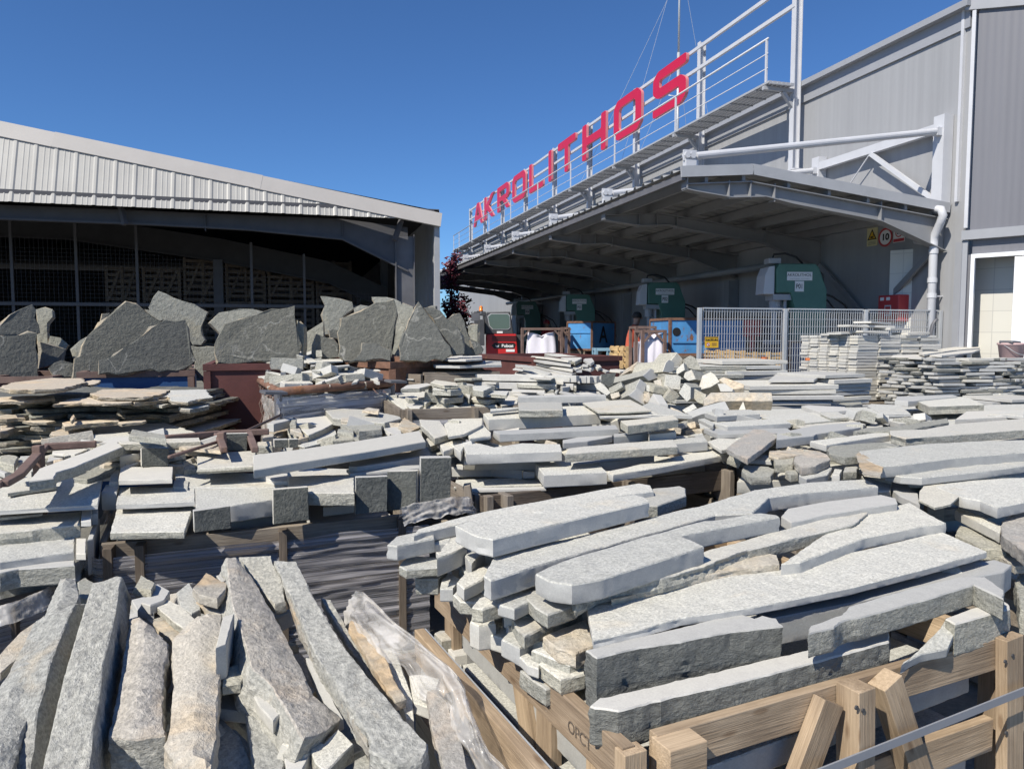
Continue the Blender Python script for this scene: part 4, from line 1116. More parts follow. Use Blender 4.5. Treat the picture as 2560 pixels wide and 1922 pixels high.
# bunched film on its front right corner
# rolled plastic along the right side of the plastic lined bin
pts = [('A', -40, 760, .55), ('A', 30, 745, .585), ('A', 110, 830, .58), ('A', 220, 935, .565), ('A', 350, 1040, .555), ('A', 480, 1150, .545), ('A', 545, 1260, .525), ('A', 600, 1440, .50), ('A', 680, 1600, .46), ('A', 800, 1720, .42)]
path = [at_z(f, x, y, z) for f, x, y, z in pts]
def drape(path, wl, wr, r, seed, m=130, n=40):
    """a thin sheet thrown over an edge: falls wl on the left and wr on the right of the path"""
    L = []
    for i in range(m+1):
        q = i/m*(len(path)-1); k = min(int(q), len(path)-2); L.append(path[k].lerp(path[k+1], q-k))
    for i in range(12): L = [L[0]] + [(L[k-1]+L[k]*2+L[k+1])/4 for k in range(1, m)] + [L[m]]
    def fn(u, v):
        i = int(round(u*m)); p = L[i]; t = (L[min(i+1, m)] - L[max(i-1, 0)]).normalized()
        a = t.cross(Vector((0, 0, 1))).normalized()
        x = (v-.42)*2.2
        f = 1 + min(.5, (L[0]-L[m]).length*.5)*noise.noise(Vector((u*9, x, seed)))
        rip = min(1, (L[0]-L[m]).length*1.6)*(noise.noise(Vector((u*7 + x*1.5, v*9, seed+3)))*.014 + noise.noise(Vector((u*26, v*16, seed+5)))*.006)
        up = r*max(0, 1-(x/.55)**2)*f
        if x < 0: d_ = a*(x*wl*.55*f) - Vector((0, 0, 1))*(wl*max(0, -x-.35)*f)
        else: d_ = a*(x*wr*.42*f) - Vector((0, 0, 1))*(wr*max(0, x-.4)*f)
        return p + d_ + Vector((0, 0, up + rip)) + a*rip
    return sheet(fn, m, n)
thing_mesh(drape(path, .035, .075, .016, 2), 'plastic_liner', [M['film_loose']], 'crinkled milky plastic sheet thrown over the edge of the plastic lined bin', 'plastic film', smooth=True, fix=False)
bd = [at_d('D', 520, 1035, 2.80), at_d('D', 620, 1005, 2.84), at_d('D', 740, 985, 2.88), at_d('D', 850, 965, 2.92), at_d('D', 950, 960, 2.98), at_d('D', 985, 1000, 3.02)]
thing_mesh(drape(bd, .04, .05, .022, 9, 80, 34), 'plastic_bundle', [M['film_loose']], 'crumpled clear film gathered on the corner of the wrapped crate', 'plastic film', smooth=True, fix=False)
# film edge in front of the left stack
pl = [at_z('B', -60, 510, .44), at_z('B', 60, 480, .45), at_z('B', 160, 440, .455), at_z('B', 250, 400, .46), at_z('B', 290, 375, .46)]
thing_mesh(drape(pl, .04, .05, .012, 5, 60, 20), 'plastic_bundle', [M['film_loose']], 'twisted band of clear film below the wide slabs at left', 'plastic film', smooth=True)
EL = [at_z('B', -200, 520, .44), at_z('B', 270, 400, .44)]
def wrapE(u, v):
    p = EL[0].lerp(EL[1], u); q = p - HEAD*(.01 + .012*noise.noise(Vector((u*3, v*22, 3))))
    return Vector((q.x, q.y, .44 - v*.42))
thing_mesh(sheet(wrapE, 40, 40), 'stretch_film', [M['film_wrap']], 'stretch film hanging under the wide slabs beside the wrapped crate', 'plastic film', smooth=True, fix=False)
cE = root_at('wooden_crate', EL[0].lerp(EL[1], .5) + HEAD*.5 - Vector((0, 0, .44)), 'crate under the wide slabs beside the wrapped crate, behind stretch film', 'wooden crate', 'timber crates of stone')
for z in (.40, .22, .06): board(cE, 'rail', EL[0] + HEAD*.05 + Vector((0, 0, z-.44)), EL[1] + HEAD*.05 + Vector((0, 0, z-.44)), .025, .09, 'wood_dark')
for s in (.1, .55, .97):
    p = EL[0].lerp(EL[1], s) + HEAD*.03; board(cE, 'post', Vector((p.x, p.y, .43)), Vector((p.x, p.y, .02)), .03, .08, 'wood_dark', HEAD)
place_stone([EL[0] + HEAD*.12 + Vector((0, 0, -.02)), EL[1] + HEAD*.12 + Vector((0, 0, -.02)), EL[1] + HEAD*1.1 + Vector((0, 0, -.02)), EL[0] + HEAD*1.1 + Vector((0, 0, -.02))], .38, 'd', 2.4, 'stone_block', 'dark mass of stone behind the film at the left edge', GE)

# grey crate of the centre pile ------------------------------------------------------------------
D0 = at_z('D', 1035, 925, .625); D1 = at_z('M', 575, 850, .625)
dx_ = (D1-D0).normalized(); dy_ = Vector((-dx_.y, dx_.x, 0)); LD = (D1-D0).length
def inD(a, b, z):
    v = D0 + dx_*a + dy_*b
    return Vector((v.x, v.y, z))
cD = root_at('wooden_crate', inD(LD/2, .6, 0), 'weathered grey crate with a dark front board under the centre pile', 'wooden crate', 'timber crates of stone')
for z in (.575, .38, .10):
    board(cD, 'rail', inD(0, 0, z), inD(LD, 0, z), .028, .10, 'wood_dark')
    board(cD, 'rail', inD(0, .03, z), inD(0, 1.2, z), .028, .10, 'wood_old')
    board(cD, 'rail', inD(LD, .03, z), inD(LD, 1.2, z), .028, .10, 'wood_old')
board(cD, 'rail', inD(0, 1.22, .575), inD(LD, 1.22, .575), .028, .10, 'wood_old')
for a in (.02, .10, LD*.5, LD-.12, LD-.02):
    board(cD, 'post', inD(a, -.03, .63), inD(a, -.03, .02), .03, .09 if .05 < a < LD-.05 else .04, 'wood_old', dy_*-1)
q0 = at_d('D', 945, 850, 3.05); q1 = at_d('D', 965, 985, 3.05)
board(cD, 'post', q0, q1, .03, .06, 'wood_old', (-HEAD))
# ---------------------------------------------------------------- heap of cobble blocks
GN = 'cobble blocks in the heap by the fence'
CN = [ # outline of the end face, distance, yaw, lean, length, style, label
 ('905,695 1010,700 1075,712 1060,860 960,850 890,822',5.55,24,12,.20,'G','square faced cobble in the middle of the heap'),
 ('905,560 940,525 1000,560 995,645 950,670 870,660',5.7,56,8,.30,'w','long cobble with a wide white top near the summit'),
 ('1030,447 1090,520 1080,590 1000,603 962,535',5.85,40,4,.22,'T','tan cobble at the summit of the heap'),
 ('1110,520 1180,480 1240,510 1300,640 1220,640 1120,612',5.8,14,10,.20,'k','dark mossy cobble right of the summit'),
 ('1115,668 1190,635 1238,745 1150,762 1100,722',5.6,-30,10,.24,'T','pale cobble with a shaded right flank'),
 ('1310,702 1400,660 1445,690 1500,770 1400,830 1290,860 1275,820',5.5,-8,24,.20,'T','rounded cream cobble at the right of the heap'),
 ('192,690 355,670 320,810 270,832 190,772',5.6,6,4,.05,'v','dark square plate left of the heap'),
 ('740,622 825,670 810,730 720,762 650,705',5.65,56,14,.42,'w','longest cobble with a white top at the left of the heap'),
 ('565,855 620,738 690,792 672,880 640,905',5.45,52,22,.36,'w','tilted white cobble below the longest one'),
 ('490,922 590,840 660,900 672,1032 560,965',5.3,44,20,.32,'w','tilted white cobble lowest at the left'),
 ('270,842 410,770 432,830 330,890 290,902',5.5,-18,20,.18,'k','mossy round cobble at the left'),
 ('110,800 180,770 297,890 250,926 140,852',5.4,-25,30,.10,'T','cobble with a tan side leaning at the far left'),
 ('290,905 385,880 395,930 320,965 300,950',5.35,-10,20,.12,'t','small cream cobble under the mossy round one'),
 ('780,818 960,852 882,920 765,892',5.45,24,-6,.20,'k','dark shaded cobble under the square faced one'),
 ('680,802 782,812 768,892 676,872',5.5,-20,12,.14,'G','pale cobble beside the dark shaded one'),
 ('960,862 1060,930 958,1016 880,962',5.4,10,-8,.22,'k','dark cobble standing on its corner'),
 ('1046,892 1112,782 1180,832 1176,960 1138,995',5.35,-26,4,.18,'G','cobble on end with a ribbed front'),
 ('1192,830 1355,912 1330,1020 1260,1002 1190,932',5.35,-12,12,.18,'k','grey rough cobble right of the ribbed one'),
 ('1320,965 1400,890 1700,885 2075,892 2088,985 1760,985 1480,990 1330,1042',5.1,2,38,.12,'t','long tan stone lying across the right foot of the heap'),
 ('1490,745 1542,720 1775,800 1768,838 1650,850',5.45,0,62,.14,'t','tan topped slab above the long tan stone'),
 ('1475,792 1560,790 1650,850 1640,880 1510,880',5.4,-10,16,.12,'s','smooth grey block under the tan topped slab'),
 ('684,1042 762,902 830,1012 828,1102 740,1062',5.0,-62,10,.07,'p','white triangular slab at the foot of the heap'),
 ('830,972 932,1012 880,1112 840,1142 808,1082',5.0,20,10,.14,'k','dark rough cobble behind the white triangular slab'),
 ('498,652 590,550 672,560 682,622 560,652',6.0,30,20,.20,'t','pale tan cobble behind the heap'),
 ('1085,1082 1210,1012 1250,1062 1130,1122',5.1,-10,40,.10,'G','low cobble by the dark hollow'),
 ('955,1050 1060,1090 1130,1132 960,1122',4.95,0,50,.06,'t','tan shard lying before the dark hollow'),
 ('1000,652 1100,560 1112,640 1030,692',5.75,-30,20,.16,'G','grey cobble between the tan and the mossy ones'),
 ('660,900 720,880 740,960 700,1000 665,980',5.3,0,20,.10,'t','small tan chunk in the heap, lower left'),
 ('770,760 850,740 870,820 790,815',5.6,0,20,.14,'t','half hidden cream chunk left of the square faced cobble'),
 ('1130,1110 1330,1040 1480,1000 1560,985 1610,1080 1300,1130 1200,1170',4.95,-8,48,.10,'s','broad smooth slab at the foot of the heap'),
 ('1710,1080 1760,985 1790,1080',5.0,-10,30,.06,'T','little triangular chunk under the long tan stone'),
 ('1260,745 1310,800 1300,850 1260,800',5.7,0,10,.12,'k','shaded chunk beside the rounded cream cobble'),
 ('700,735 800,720 790,800 720,790',5.75,10,0,.15,'k','shaded chunk under the longest cobble'),
]
for s, d, yaw, lean, L, st, lab in CN:
    stand('n1', s, d, yaw, lean, L, st, 'cobble_block', lab, GN)
hc = at_d('n1', 850, 1000, 6.0)
def hz(u, v): return .45 + .36*max(0, 1 - ((u-.45)/.55)**2)*(.3+.7*v)
q = [rd(.6, 5.75), rd(1.5, 5.75), rd(1.40, 6.5), rd(.6, 6.5)]
rubble(40, q, hz, .17, 'kGgT', 'cobble_block', 'cobble half buried inside the heap by the fence', GN, 21, .05)
# wooden pallet floor below heap etc. is hidden

# ---------------------------------------------------------------- upright slate slabs in their bins
GI = 'upright slate slabs'
for r in [
 ('m1','0,480 325,455 326,850 -40,852 -200,850 -200,490',6.2,4,6,.05,'e','flat fronted slate at the far left, cut straight along its right side'),
 ('m1','-120,470 0,395 90,300 180,250 280,215 312,260 345,455 250,470 0,490',6.5,8,10,.07,'e','slate with a curved shoulder behind the flat fronted one'),
 ('m1','312,258 380,235 450,260 458,320 410,372 412,600 340,620',6.8,-18,8,.06,'E','pale narrow slate sunlit at its edge'),
 ('m1','345,530 460,570 572,602 560,700 430,740 345,760',6.5,16,10,.08,'e','low slate block with a bright upper edge'),
 ('m1','430,482 520,500 590,560 545,720 430,700',6.8,-10,10,.06,'E','rounded slate behind the low block'),
 ('m1','640,672 690,660 752,490 870,382 1000,250 1090,185 1172,215 1390,362 1500,450 1640,640 1650,800 1200,830 640,837',6.4,8,10,.07,'e','big pyramid shaped slate in the blue bin'),
 ('m1','855,815 857,690 1000,650 1160,530 1250,460 1420,342 1602,340 1642,500 1650,620 1697,690 1592,772',6.15,4,8,.06,'e','slanting slate in front of the pyramid shaped one'),
 ('m1','1275,245 1325,150 1370,92 1500,150 1680,212 1792,280 1738,480 1772,520 1740,562 1670,560 1600,440 1420,360',6.9,-4,12,.06,'E','tall slate rising behind the blue bin'),
 ('m1','415,760 470,715 530,695 642,722 650,836 470,832',6.2,2,10,.06,'e','small dark slate at the left end of the blue bin'),
 ('m1','615,600 690,520 762,478 700,650 630,672',6.7,-25,8,.05,'E','sunlit sliver of slate left of the pyramid'),
 ('m1','1250,250 1330,262 1400,290 1418,345 1380,360 1290,290',6.65,0,30,.06,'E','cream edge of a slate showing behind the pyramid'),
 ('m1','870,360 880,290 950,280 900,350',6.7,0,10,.05,'e','dark tip of a slate at the left of the pyramid'),
 ('m1','1640,565 1780,568 1872,572 1870,740 1786,760 1788,925 1735,860 1668,780 1692,690',6.6,-12,6,.05,'E','pale slate wedged between the blue and the red bin'),
 ('m2','-265,370 -180,280 0,248 110,250 222,276 100,380 0,450 -170,470',6.7,0,16,.08,'E','pale slate with a yellow rim behind the red bin slab'),
 ('m2','-215,550 -180,470 -130,380 0,340 280,252 470,216 488,400 515,640 505,690 250,706 0,712 -190,717',5.95,6,8,.07,'e','large dark slate standing on the red bin'),
 ('m2','488,345 545,402 540,650 515,692 500,560',6.2,-40,6,.05,'E','thin slate edge right of the large dark one'),
 ('m2','515,690 540,470 640,400 716,360 722,480 642,600 640,690',6.5,-14,8,.06,'E','grey slate leaning to the right of the red bin'),
 ('m2','700,140 740,138 860,160 970,190 982,246 900,312 862,440 775,472 715,470 722,300',6.9,-6,10,.06,'E','tallest pale slate in the right group'),
 ('m2','640,692 645,560 662,465 800,510 852,560 842,660',6.3,4,8,.07,'e','short broken slate with bright upper edges'),
 ('m2','765,430 790,420 860,440 862,510 780,490',6.4,6,8,.07,'e','dark stub of slate beside the broad slate'),
 ('m2','848,655 850,520 880,332 900,316 1110,240 1330,170 1357,232 1332,480 1312,640 1300,702 910,702',6.1,6,9,.07,'e','broad slate with a slanting top and sunlit left edge'),
 ('m2','940,706 1000,670 1062,550 1180,548 1305,605 1302,702',5.9,4,14,.06,'e','low slate in front of the broad one'),
 ('m2','980,240 1110,222 1120,240 990,290',6.7,0,14,.05,'E','grey slate tip between the tallest and the broad slate'),
 ('m2','1140,145 1200,140 1335,165 1392,190 1397,236 1360,290 1180,230',6.8,0,16,.07,'E','pale capped slate behind the broad one'),
 ('m2','1358,235 1400,206 1490,225 1502,262 1402,480 1375,660 1310,640 1342,400',6.45,-24,8,.06,'E','sunlit slate edge left of the triangle'),
 ('m2','1385,690 1374,560 1402,470 1542,180 1592,260 1700,402 1832,640 1760,692',5.9,8,10,.06,'e','sharp triangular slate near the loader'),
 ('m2','1585,236 1650,230 1790,340 1900,422 1937,640 1840,642 1700,402',6.1,10,12,.07,'e','slate sloping down behind the triangle'),
 ('m2','1620,235 1660,218 1690,225 1700,290 1650,270',6.6,0,12,.06,'E','pale slate tip over the sloping slate'),
 ('m2','1790,342 1850,300 1902,285 1932,350 1992,520 2032,572 2032,642 1938,642 1907,430',6.3,14,12,.07,'e','slate stepping down at the right end of the group'),
 ('m2','1965,392 2010,384 2057,386 2056,545 2000,520',6.6,-4,4,.05,'E','sunlit square slate beside the loader'),
 ('m2','1990,512 2060,542 2097,602 2086,642 2030,642',6.3,20,10,.07,'e','rightmost low slate beside the loader'),
]:
    f, s, d, yaw, lean, t, st, lab = r
    stand(f, s, d, yaw, lean, t, st, 'slate_slab', lab, GI)

# bins the slates stand in ------------------------------------------------------------------------
def steel_bin(name, label, a, b, ztop, zbot, depth, mat, rim, group=None, t=.04):
    a, b = Vector(a), Vector(b); a.z = b.z = 0
    x = (b-a).normalized(); L = (b-a).length; y = Vector((-x.y, x.x, 0))
    o = root_at(name, a + x*L/2 + y*depth/2 + Vector((0, 0, zbot)), label, 'steel bin', group)
    I = o.matrix_basis.inverted()
    def w(u, v, z): p = a + x*u + y*v; return Vector((p.x, p.y, z))
    mb = MB()
    mb.bar(w(0, 0, (ztop+zbot)/2), w(L, 0, (ztop+zbot)/2), .012, ztop-zbot)
    mb.bar(w(0, depth, (ztop+zbot)/2), w(L, depth, (ztop+zbot)/2), .012, ztop-zbot)
    mb.bar(w(0, .006, (ztop+zbot)/2), w(0, depth-.006, (ztop+zbot)/2), .012, ztop-zbot)
    mb.bar(w(L, .006, (ztop+zbot)/2), w(L, depth-.006, (ztop+zbot)/2), .012, ztop-zbot)
    mb.poly([w(0, 0, zbot+.02), w(L, 0, zbot+.02), w(L, depth, zbot+.02), w(0, depth, zbot+.02)], [(0, 1, 2, 3)])
    bo = mb.build('panel', [M[mat]], o); bo.matrix_local = I
    r = MB()
    for p, q in ((w(-.03, 0, ztop), w(L+.03, 0, ztop)), (w(-.03, depth, ztop), w(L+.03, depth, ztop))): r.bar(p, q, .05, .05)
    for p, q in ((w(0, .026, ztop), w(0, depth-.026, ztop)), (w(L, .026, ztop), w(L, depth-.026, ztop))): r.bar(p, q, .05, .049)
    for u in (0, L):
        r.bar(w(u, -.012, ztop-.03), w(u, -.012, zbot), .05, .05)
    ro = r.build('rim', [M[rim]], o); ro.matrix_local = I
    return o, w, L
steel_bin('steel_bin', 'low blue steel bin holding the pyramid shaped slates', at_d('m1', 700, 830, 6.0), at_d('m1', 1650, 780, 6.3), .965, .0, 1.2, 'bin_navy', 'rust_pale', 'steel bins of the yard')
steel_bin('steel_bin', 'dark red steel bin under the large dark slate', at_d('m1', 1790, 760, 5.7), at_d('m2', 500, 700, 5.9), 1.04, .0, 1.2, 'bin_red', 'bin_red', 'steel bins of the yard')
steel_bin('steel_bin', 'rusty steel bin under the sharp triangular slate', at_d('m2', 1305, 695, 5.85), at_d('m2', 2060, 690, 6.6), 1.05, .0, 1.2, 'rust', 'rust', 'steel bins of the yard')
steel_bin('steel_bin', 'long dark red bin behind the bundle of sticks', at_d('n2', 130, 125, 8.6), at_d('n2', 880, 170, 7.4), 1.04, .0, 1.0, 'bin_red', 'bin_red', 'steel bins of the yard')
steel_bin('steel_bin', 'red steel rack floor at the far left behind the flagstones', at_d('m1', -100, 860, 5.9), at_d('m1', 430, 840, 6.0), .93, .0, 1.0, 'bin_red', 'rust_pale', 'steel bins of the yard')

# ---------------------------------------------------------------- flagstones stacked at left
GH = 'flagstones stacked before the slates'
for r in [
 ('m1','0,930 20,910 130,880 450,845 722,850 742,880 560,932 300,945 90,946',.985,34,'f','large peach coloured flagstone on top of the stack'),
 ('m1','740,880 800,862 868,866 860,885 780,905 740,900',.965,20,'f','small pale flagstone tip beside the peach coloured one'),
 ('m1','775,982 890,942 1200,940 1472,945 1400,985 1240,1012 1000,1015 860,1010',.93,26,'f','rosy flagstone second from the top'),
 ('m1','1240,1010 1400,985 1472,948 1500,975 1480,1000 1290,1022',.915,30,'F','grey flagstone tip right of the rosy one'),
 ('m1','460,1076 600,1030 850,1008 1130,1040 1130,1056 900,1066 700,1062',.905,24,'f','rusty streaked flagstone with a pale rim'),
 ('m1','1130,1050 1250,1020 1450,1002 1550,1003 1480,1025 1320,1045 1160,1060',.90,28,'f','yellowish flagstone right of the rusty streaked one'),
 ('m1','1490,1045 1440,1000 1480,950 1780,945 1832,1012 1700,1030 1620,1050',.925,28,'F','grey flagstone at the right of the stack'),
 ('m1','1545,1092 1700,1070 1812,1060 1808,1085 1640,1115 1580,1112',.885,34,'F','grey flagstone one below at the right'),
 ('m1','1320,1070 1420,1050 1530,1030 1480,1060 1400,1085',.875,24,'T','brown flagstone corner at the right of the stack'),
 ('m1','0,1010 200,1000 462,998 470,1018 200,1048 0,1052',.915,24,'f','cream flagstone below the peach coloured one'),
 ('m1','0,1170 60,1160 200,1165 220,1185 60,1195 0,1195',.82,30,'f','cream flagstone low at the left edge'),
 ('m1','195,1215 330,1200 470,1215 400,1228 230,1225',.80,22,'f','thin yellow flagstone edge at left'),
 ('m1','605,1200 635,1158 642,1200 612,1212',.84,30,'f','upright cream splinter in the stack'),
 ('m1','540,1232 650,1212 1000,1190 1030,1215 760,1235 560,1265',.80,36,'f','long cream edged flagstone in the middle of the stack'),
 ('m1','1025,1225 1150,1208 1255,1205 1230,1225 1040,1245',.795,24,'f','short cream edged flagstone'),
 ('m1','440,1310 560,1270 780,1275 790,1310 620,1335 470,1340',.75,40,'f','buff flagstone low in the stack'),
 ('m1','780,1300 900,1262 1200,1240 1425,1236 1600,1282 1725,1330 1450,1372 1150,1385 830,1392',.73,24,'F','broad pale grey flagstone at the foot of the stack'),
 ('m1','0,1260 100,1245 135,1265 60,1300 0,1310',.765,50,'f','cream flagstone corner at the left edge, low'),
 ('m1','640,1410 800,1390 930,1385 900,1400 700,1425',.69,16,'f','buff sliver beside the broad grey flagstone'),
 ('m1','265,1385 400,1380 420,1390 280,1400',.70,14,'f','thin cream sliver at the foot of the stack'),
 ('m1','480,1265 560,1268 700,1345 650,1350 480,1350',.72,40,'F','shaded flagstone under the buff one'),
]:
    f, s, z, h, st, lab = r
    flat(f, s, z, h, st, 'flagstone', lab, GH)
r2 = random.Random(4)
def flag_layer(z, x0, x1, d0, t, label, wob):
    n = 9
    P = []
    for i in range(n): P.append(rd(x0 + (x1-x0)*i/(n-1), d0 + r2.uniform(-.12, .10)*wob, z))
    for i in range(5): P.append(rd(x1 - (x1-x0)*i/4, d0 + 1.05 + r2.uniform(-.1, .1), z))
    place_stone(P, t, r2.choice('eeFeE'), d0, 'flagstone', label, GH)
for k in range(15):
    z = .40 + k*.034
    a = -3.75 + r2.uniform(0, .1); m = -2.95 + r2.uniform(-.3, .3); b = -2.08 + r2.uniform(-.22, .04)
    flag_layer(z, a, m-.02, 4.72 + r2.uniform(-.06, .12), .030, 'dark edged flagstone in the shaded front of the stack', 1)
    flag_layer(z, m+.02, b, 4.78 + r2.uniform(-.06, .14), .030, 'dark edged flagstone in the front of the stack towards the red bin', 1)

# ---------------------------------------------------------------- rusty rack (angle iron frame)
rk = root_at('steel_rack', at_z('C', 700, 500, 0), 'rusty angle iron rack with a bent corner, full of pale offcuts', 'steel rack')
I = rk.matrix_basis.inverted()
def pbar(pts, w, h, name='bar', mat='rust_pale'):
    mb = MB()
    P = [at_z(f, x, y, z) for f, x, y, z in pts]
    for a, b in zip(P, P[1:]): mb.bar(a, b, w, h)
    o = mb.build(name, [M[mat]], rk, bevel=.004); o.matrix_local = I
pbar([('C', -60, 545, .80), ('C', 20, 540, .80), ('C', 120, 485, .80), ('C', 175, 425, .80), ('C', 285, 302, .80)], .035, .022)
pbar([('C', 285, 300, .80), ('C', 620, 283, .80)], .03, .03)
pbar([('C', 1060, 246, .80), ('C', 1420, 215, .80), ('C', 1730, 203, .80)], .03, .03)
pbar([('C', 1395, 225, .80), ('C', 1425, 275, .80), ('C', 1440, 320, .80)], .03, .025)
pbar([('C', 1600, 215, .80), ('C', 1640, 320, .80)], .03, .025)
for x, y in ((1425, 205), (245, 290)):
    mb = MB(); p = at_z('C', x, y, .84); q = Vector((p.x, p.y, .02)); mb.bar(p, q, .035, .035, HEAD)
    o = mb.build('upright', [M['rust_pale']], rk, bevel=.004); o.matrix_local = I
a = at_z('C', 1088, 366, .80); b = at_d('C', 1800, 98, 4.3)
thing_mesh(MB().path([a, a.lerp(b, .5) + Vector((0, 0, -.02)), b], .008, 8), 'steel_rod', [M['rust_pale']], 'long rusty rod leaning from the square plate towards the mesh bin', 'steel rod', smooth=True)

# ---------------------------------------------------------------- wrapped mesh bin with pipe rim
K0 = at_z('m2', 330, 965, .93); K1 = at_z('m2', 1310, 890, .93); Kb = at_z('m2', 140, 850, .93)
kb = root_at('mesh_bin', Vector(((K0.x+K1.x)/2, (K0.y+K1.y)/2 + .5, 0)), 'wire mesh bin with a thick rusty pipe rim, wrapped in film', 'mesh bin')
I = kb.matrix_basis.inverted()
mb = MB(); mb.tube(K0, K1, .028, 14)
o = mb.build('rim', [M['rust']], kb, smooth=True); o.matrix_local = I
o['label'] = 'front rim pipe with yellow green stains'
kd = (Kb-K0); K2 = K1 + kd
mb = MB(); mb.tube(K0 + kd.normalized()*.045, Kb, .026, 12); mb.tube(K1 + kd.normalized()*.045, K2, .026, 12); mb.tube(Kb + (K2-Kb).normalized()*.04, K2 - (K2-Kb).normalized()*.04, .026, 12)
o = mb.build('rim', [M['rust']], kb, smooth=True); o.matrix_local = I
for nm_, (p, q, r) in [('corner_post', (Vector((*c.to_2d(), .92)), Vector((*c.to_2d(), 0)), .026)) for c in (K0, K1, Kb, K2)] + [('bottom_bar', (Vector((*K0.to_2d(), .09)), Vector((*c.to_2d(), .09)), .022)) for c in (Kb, K1)]:
    mb = MB(); mb.tube(p, q, r, 10); o = mb.build(nm_, [M['steel_dark']], kb); o.matrix_local = I
for (px, py, pz) in ((290, 970, .955), (1345, 875, .955), (160, 815, .945)):
    mb = MB(); c = at_z('m2', px, py, pz); mb.box(c, (.13, .11, .016), (0.05, .06, R(20)))
    o = mb.build('corner_plate', [M['steel_dark']], kb); o.matrix_local = I
mb = MB()
for k in range(15):
    p = K0.lerp(Kb, (k+.5)/15)
    mb.path([Vector((p.x + .012*math.sin(z*40+k), p.y, .90 - z)) for z in [i*.05 for i in range(14)]], .006, 5)
for k in range(9):
    z = .86 - k*.09
    mb.path([Vector((*K0.lerp(Kb, i/12).to_2d(), z + .012*math.sin(i*2.1 + k))) for i in range(13)], .005, 5)
o = mb.build('wire_mesh', [M['rust_pale']], kb); o.matrix_local = I
def wrapK(u, v):
    p = K0.lerp(K1, u); q = p - HEAD*(.045 + .02*noise.noise(Vector((u*4, v*9, 1))) + .012*noise.noise(Vector((u*14, v*30, 6))))
    return Vector((q.x, q.y, .89 - v*.62 + .015*noise.noise(Vector((u*9, 0, 3)))))
o = thing_mesh(sheet(wrapK, 70, 40), 'stretch_film', [M['film_bin']], 'wrinkled silvery film round the front of the mesh bin', 'plastic film', smooth=True, fix=False)
def wrapK2(u, v):
    p = K0.lerp(Kb, u*.55 - .05) - SIDE*(.02 + .10*v*v + .04*noise.noise(Vector((u*6, v*8, 2))))
    return Vector((p.x, p.y, .86 - v*.75))
thing_mesh(sheet(wrapK2, 24, 36), 'plastic_liner', [M['film_loose']], 'torn cream plastic hanging from the corner of the mesh bin', 'plastic film', smooth=True, fix=False)
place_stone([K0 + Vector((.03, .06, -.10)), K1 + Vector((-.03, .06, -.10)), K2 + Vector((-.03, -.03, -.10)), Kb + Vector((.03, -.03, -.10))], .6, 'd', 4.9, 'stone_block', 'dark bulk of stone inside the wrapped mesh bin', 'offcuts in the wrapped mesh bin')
GK = 'offcuts in the wrapped mesh bin'
for r in [
 ('m2','300,860 420,895 530,905 545,890 420,860 310,840','d4.95',24,'w','flat white offcut at the left front of the mesh bin'),
 ('m2','555,740 580,715 610,708 612,880 560,900','d5.0',20,'p','upright sawn offcut in the mesh bin'),
 ('m2','610,810 700,880 780,905 720,830 640,800','d5.0',20,'p','long white offcut right of the upright one'),
 ('m2','430,770 460,740 560,800 550,840 520,800','d5.3',20,'p','white offcut at the top left of the heap in the mesh bin'),
 ('m2','745,760 800,755 950,740 940,730 760,745','d5.3',18,'w','white slab end high in the mesh bin'),
 ('m2','710,880 760,860 780,850 740,815 715,850','d5.0',24,'w','cube like offcut with dark side in the mesh bin'),
 ('m2','965,890 1010,880 1050,830 1030,795 1000,850','d5.0',18,'p','tilted white offcut at the right front of the mesh bin'),
 ('m2','940,745 1100,830 1210,880 1180,880 1060,820 950,770','d5.2',24,'g','long dark offcut sloping down the right of the mesh bin'),
 ('m2','610,745 650,740 660,700 610,700','d5.4',30,'w','white cube at the top of the heap in the mesh bin'),
 ('m2','350,800 395,795 398,790 360,788','d5.2',40,'p','white block end at the far left of the mesh bin'),
 ('m2','620,780 690,785 690,745 630,750','d5.2',24,'T','buff block under the white cube'),
 ('m2','490,700 600,712 890,700 880,680 540,690','d5.6',12,'g','grey plate lying behind the mesh bin'),
]: 
    f, s, z, h, st, lab = r
    flat(f, s, z, h, st, 'stone_offcut', lab, GK)
q = [K0 + Vector((.05, .05, 0)), K1 + Vector((-.1, .05, 0)), K2 + Vector((-.1, -.05, 0)), Kb + Vector((.05, -.05, 0))]
rubble(70, q, lambda u, v: .92 + .20*max(0, 1 - ((u-.42)/.5)**2)*(.3+.7*v), .115, 'wwpgG', 'stone_offcut', 'small pale offcut tumbled in the wrapped mesh bin', GK, 9, .03)

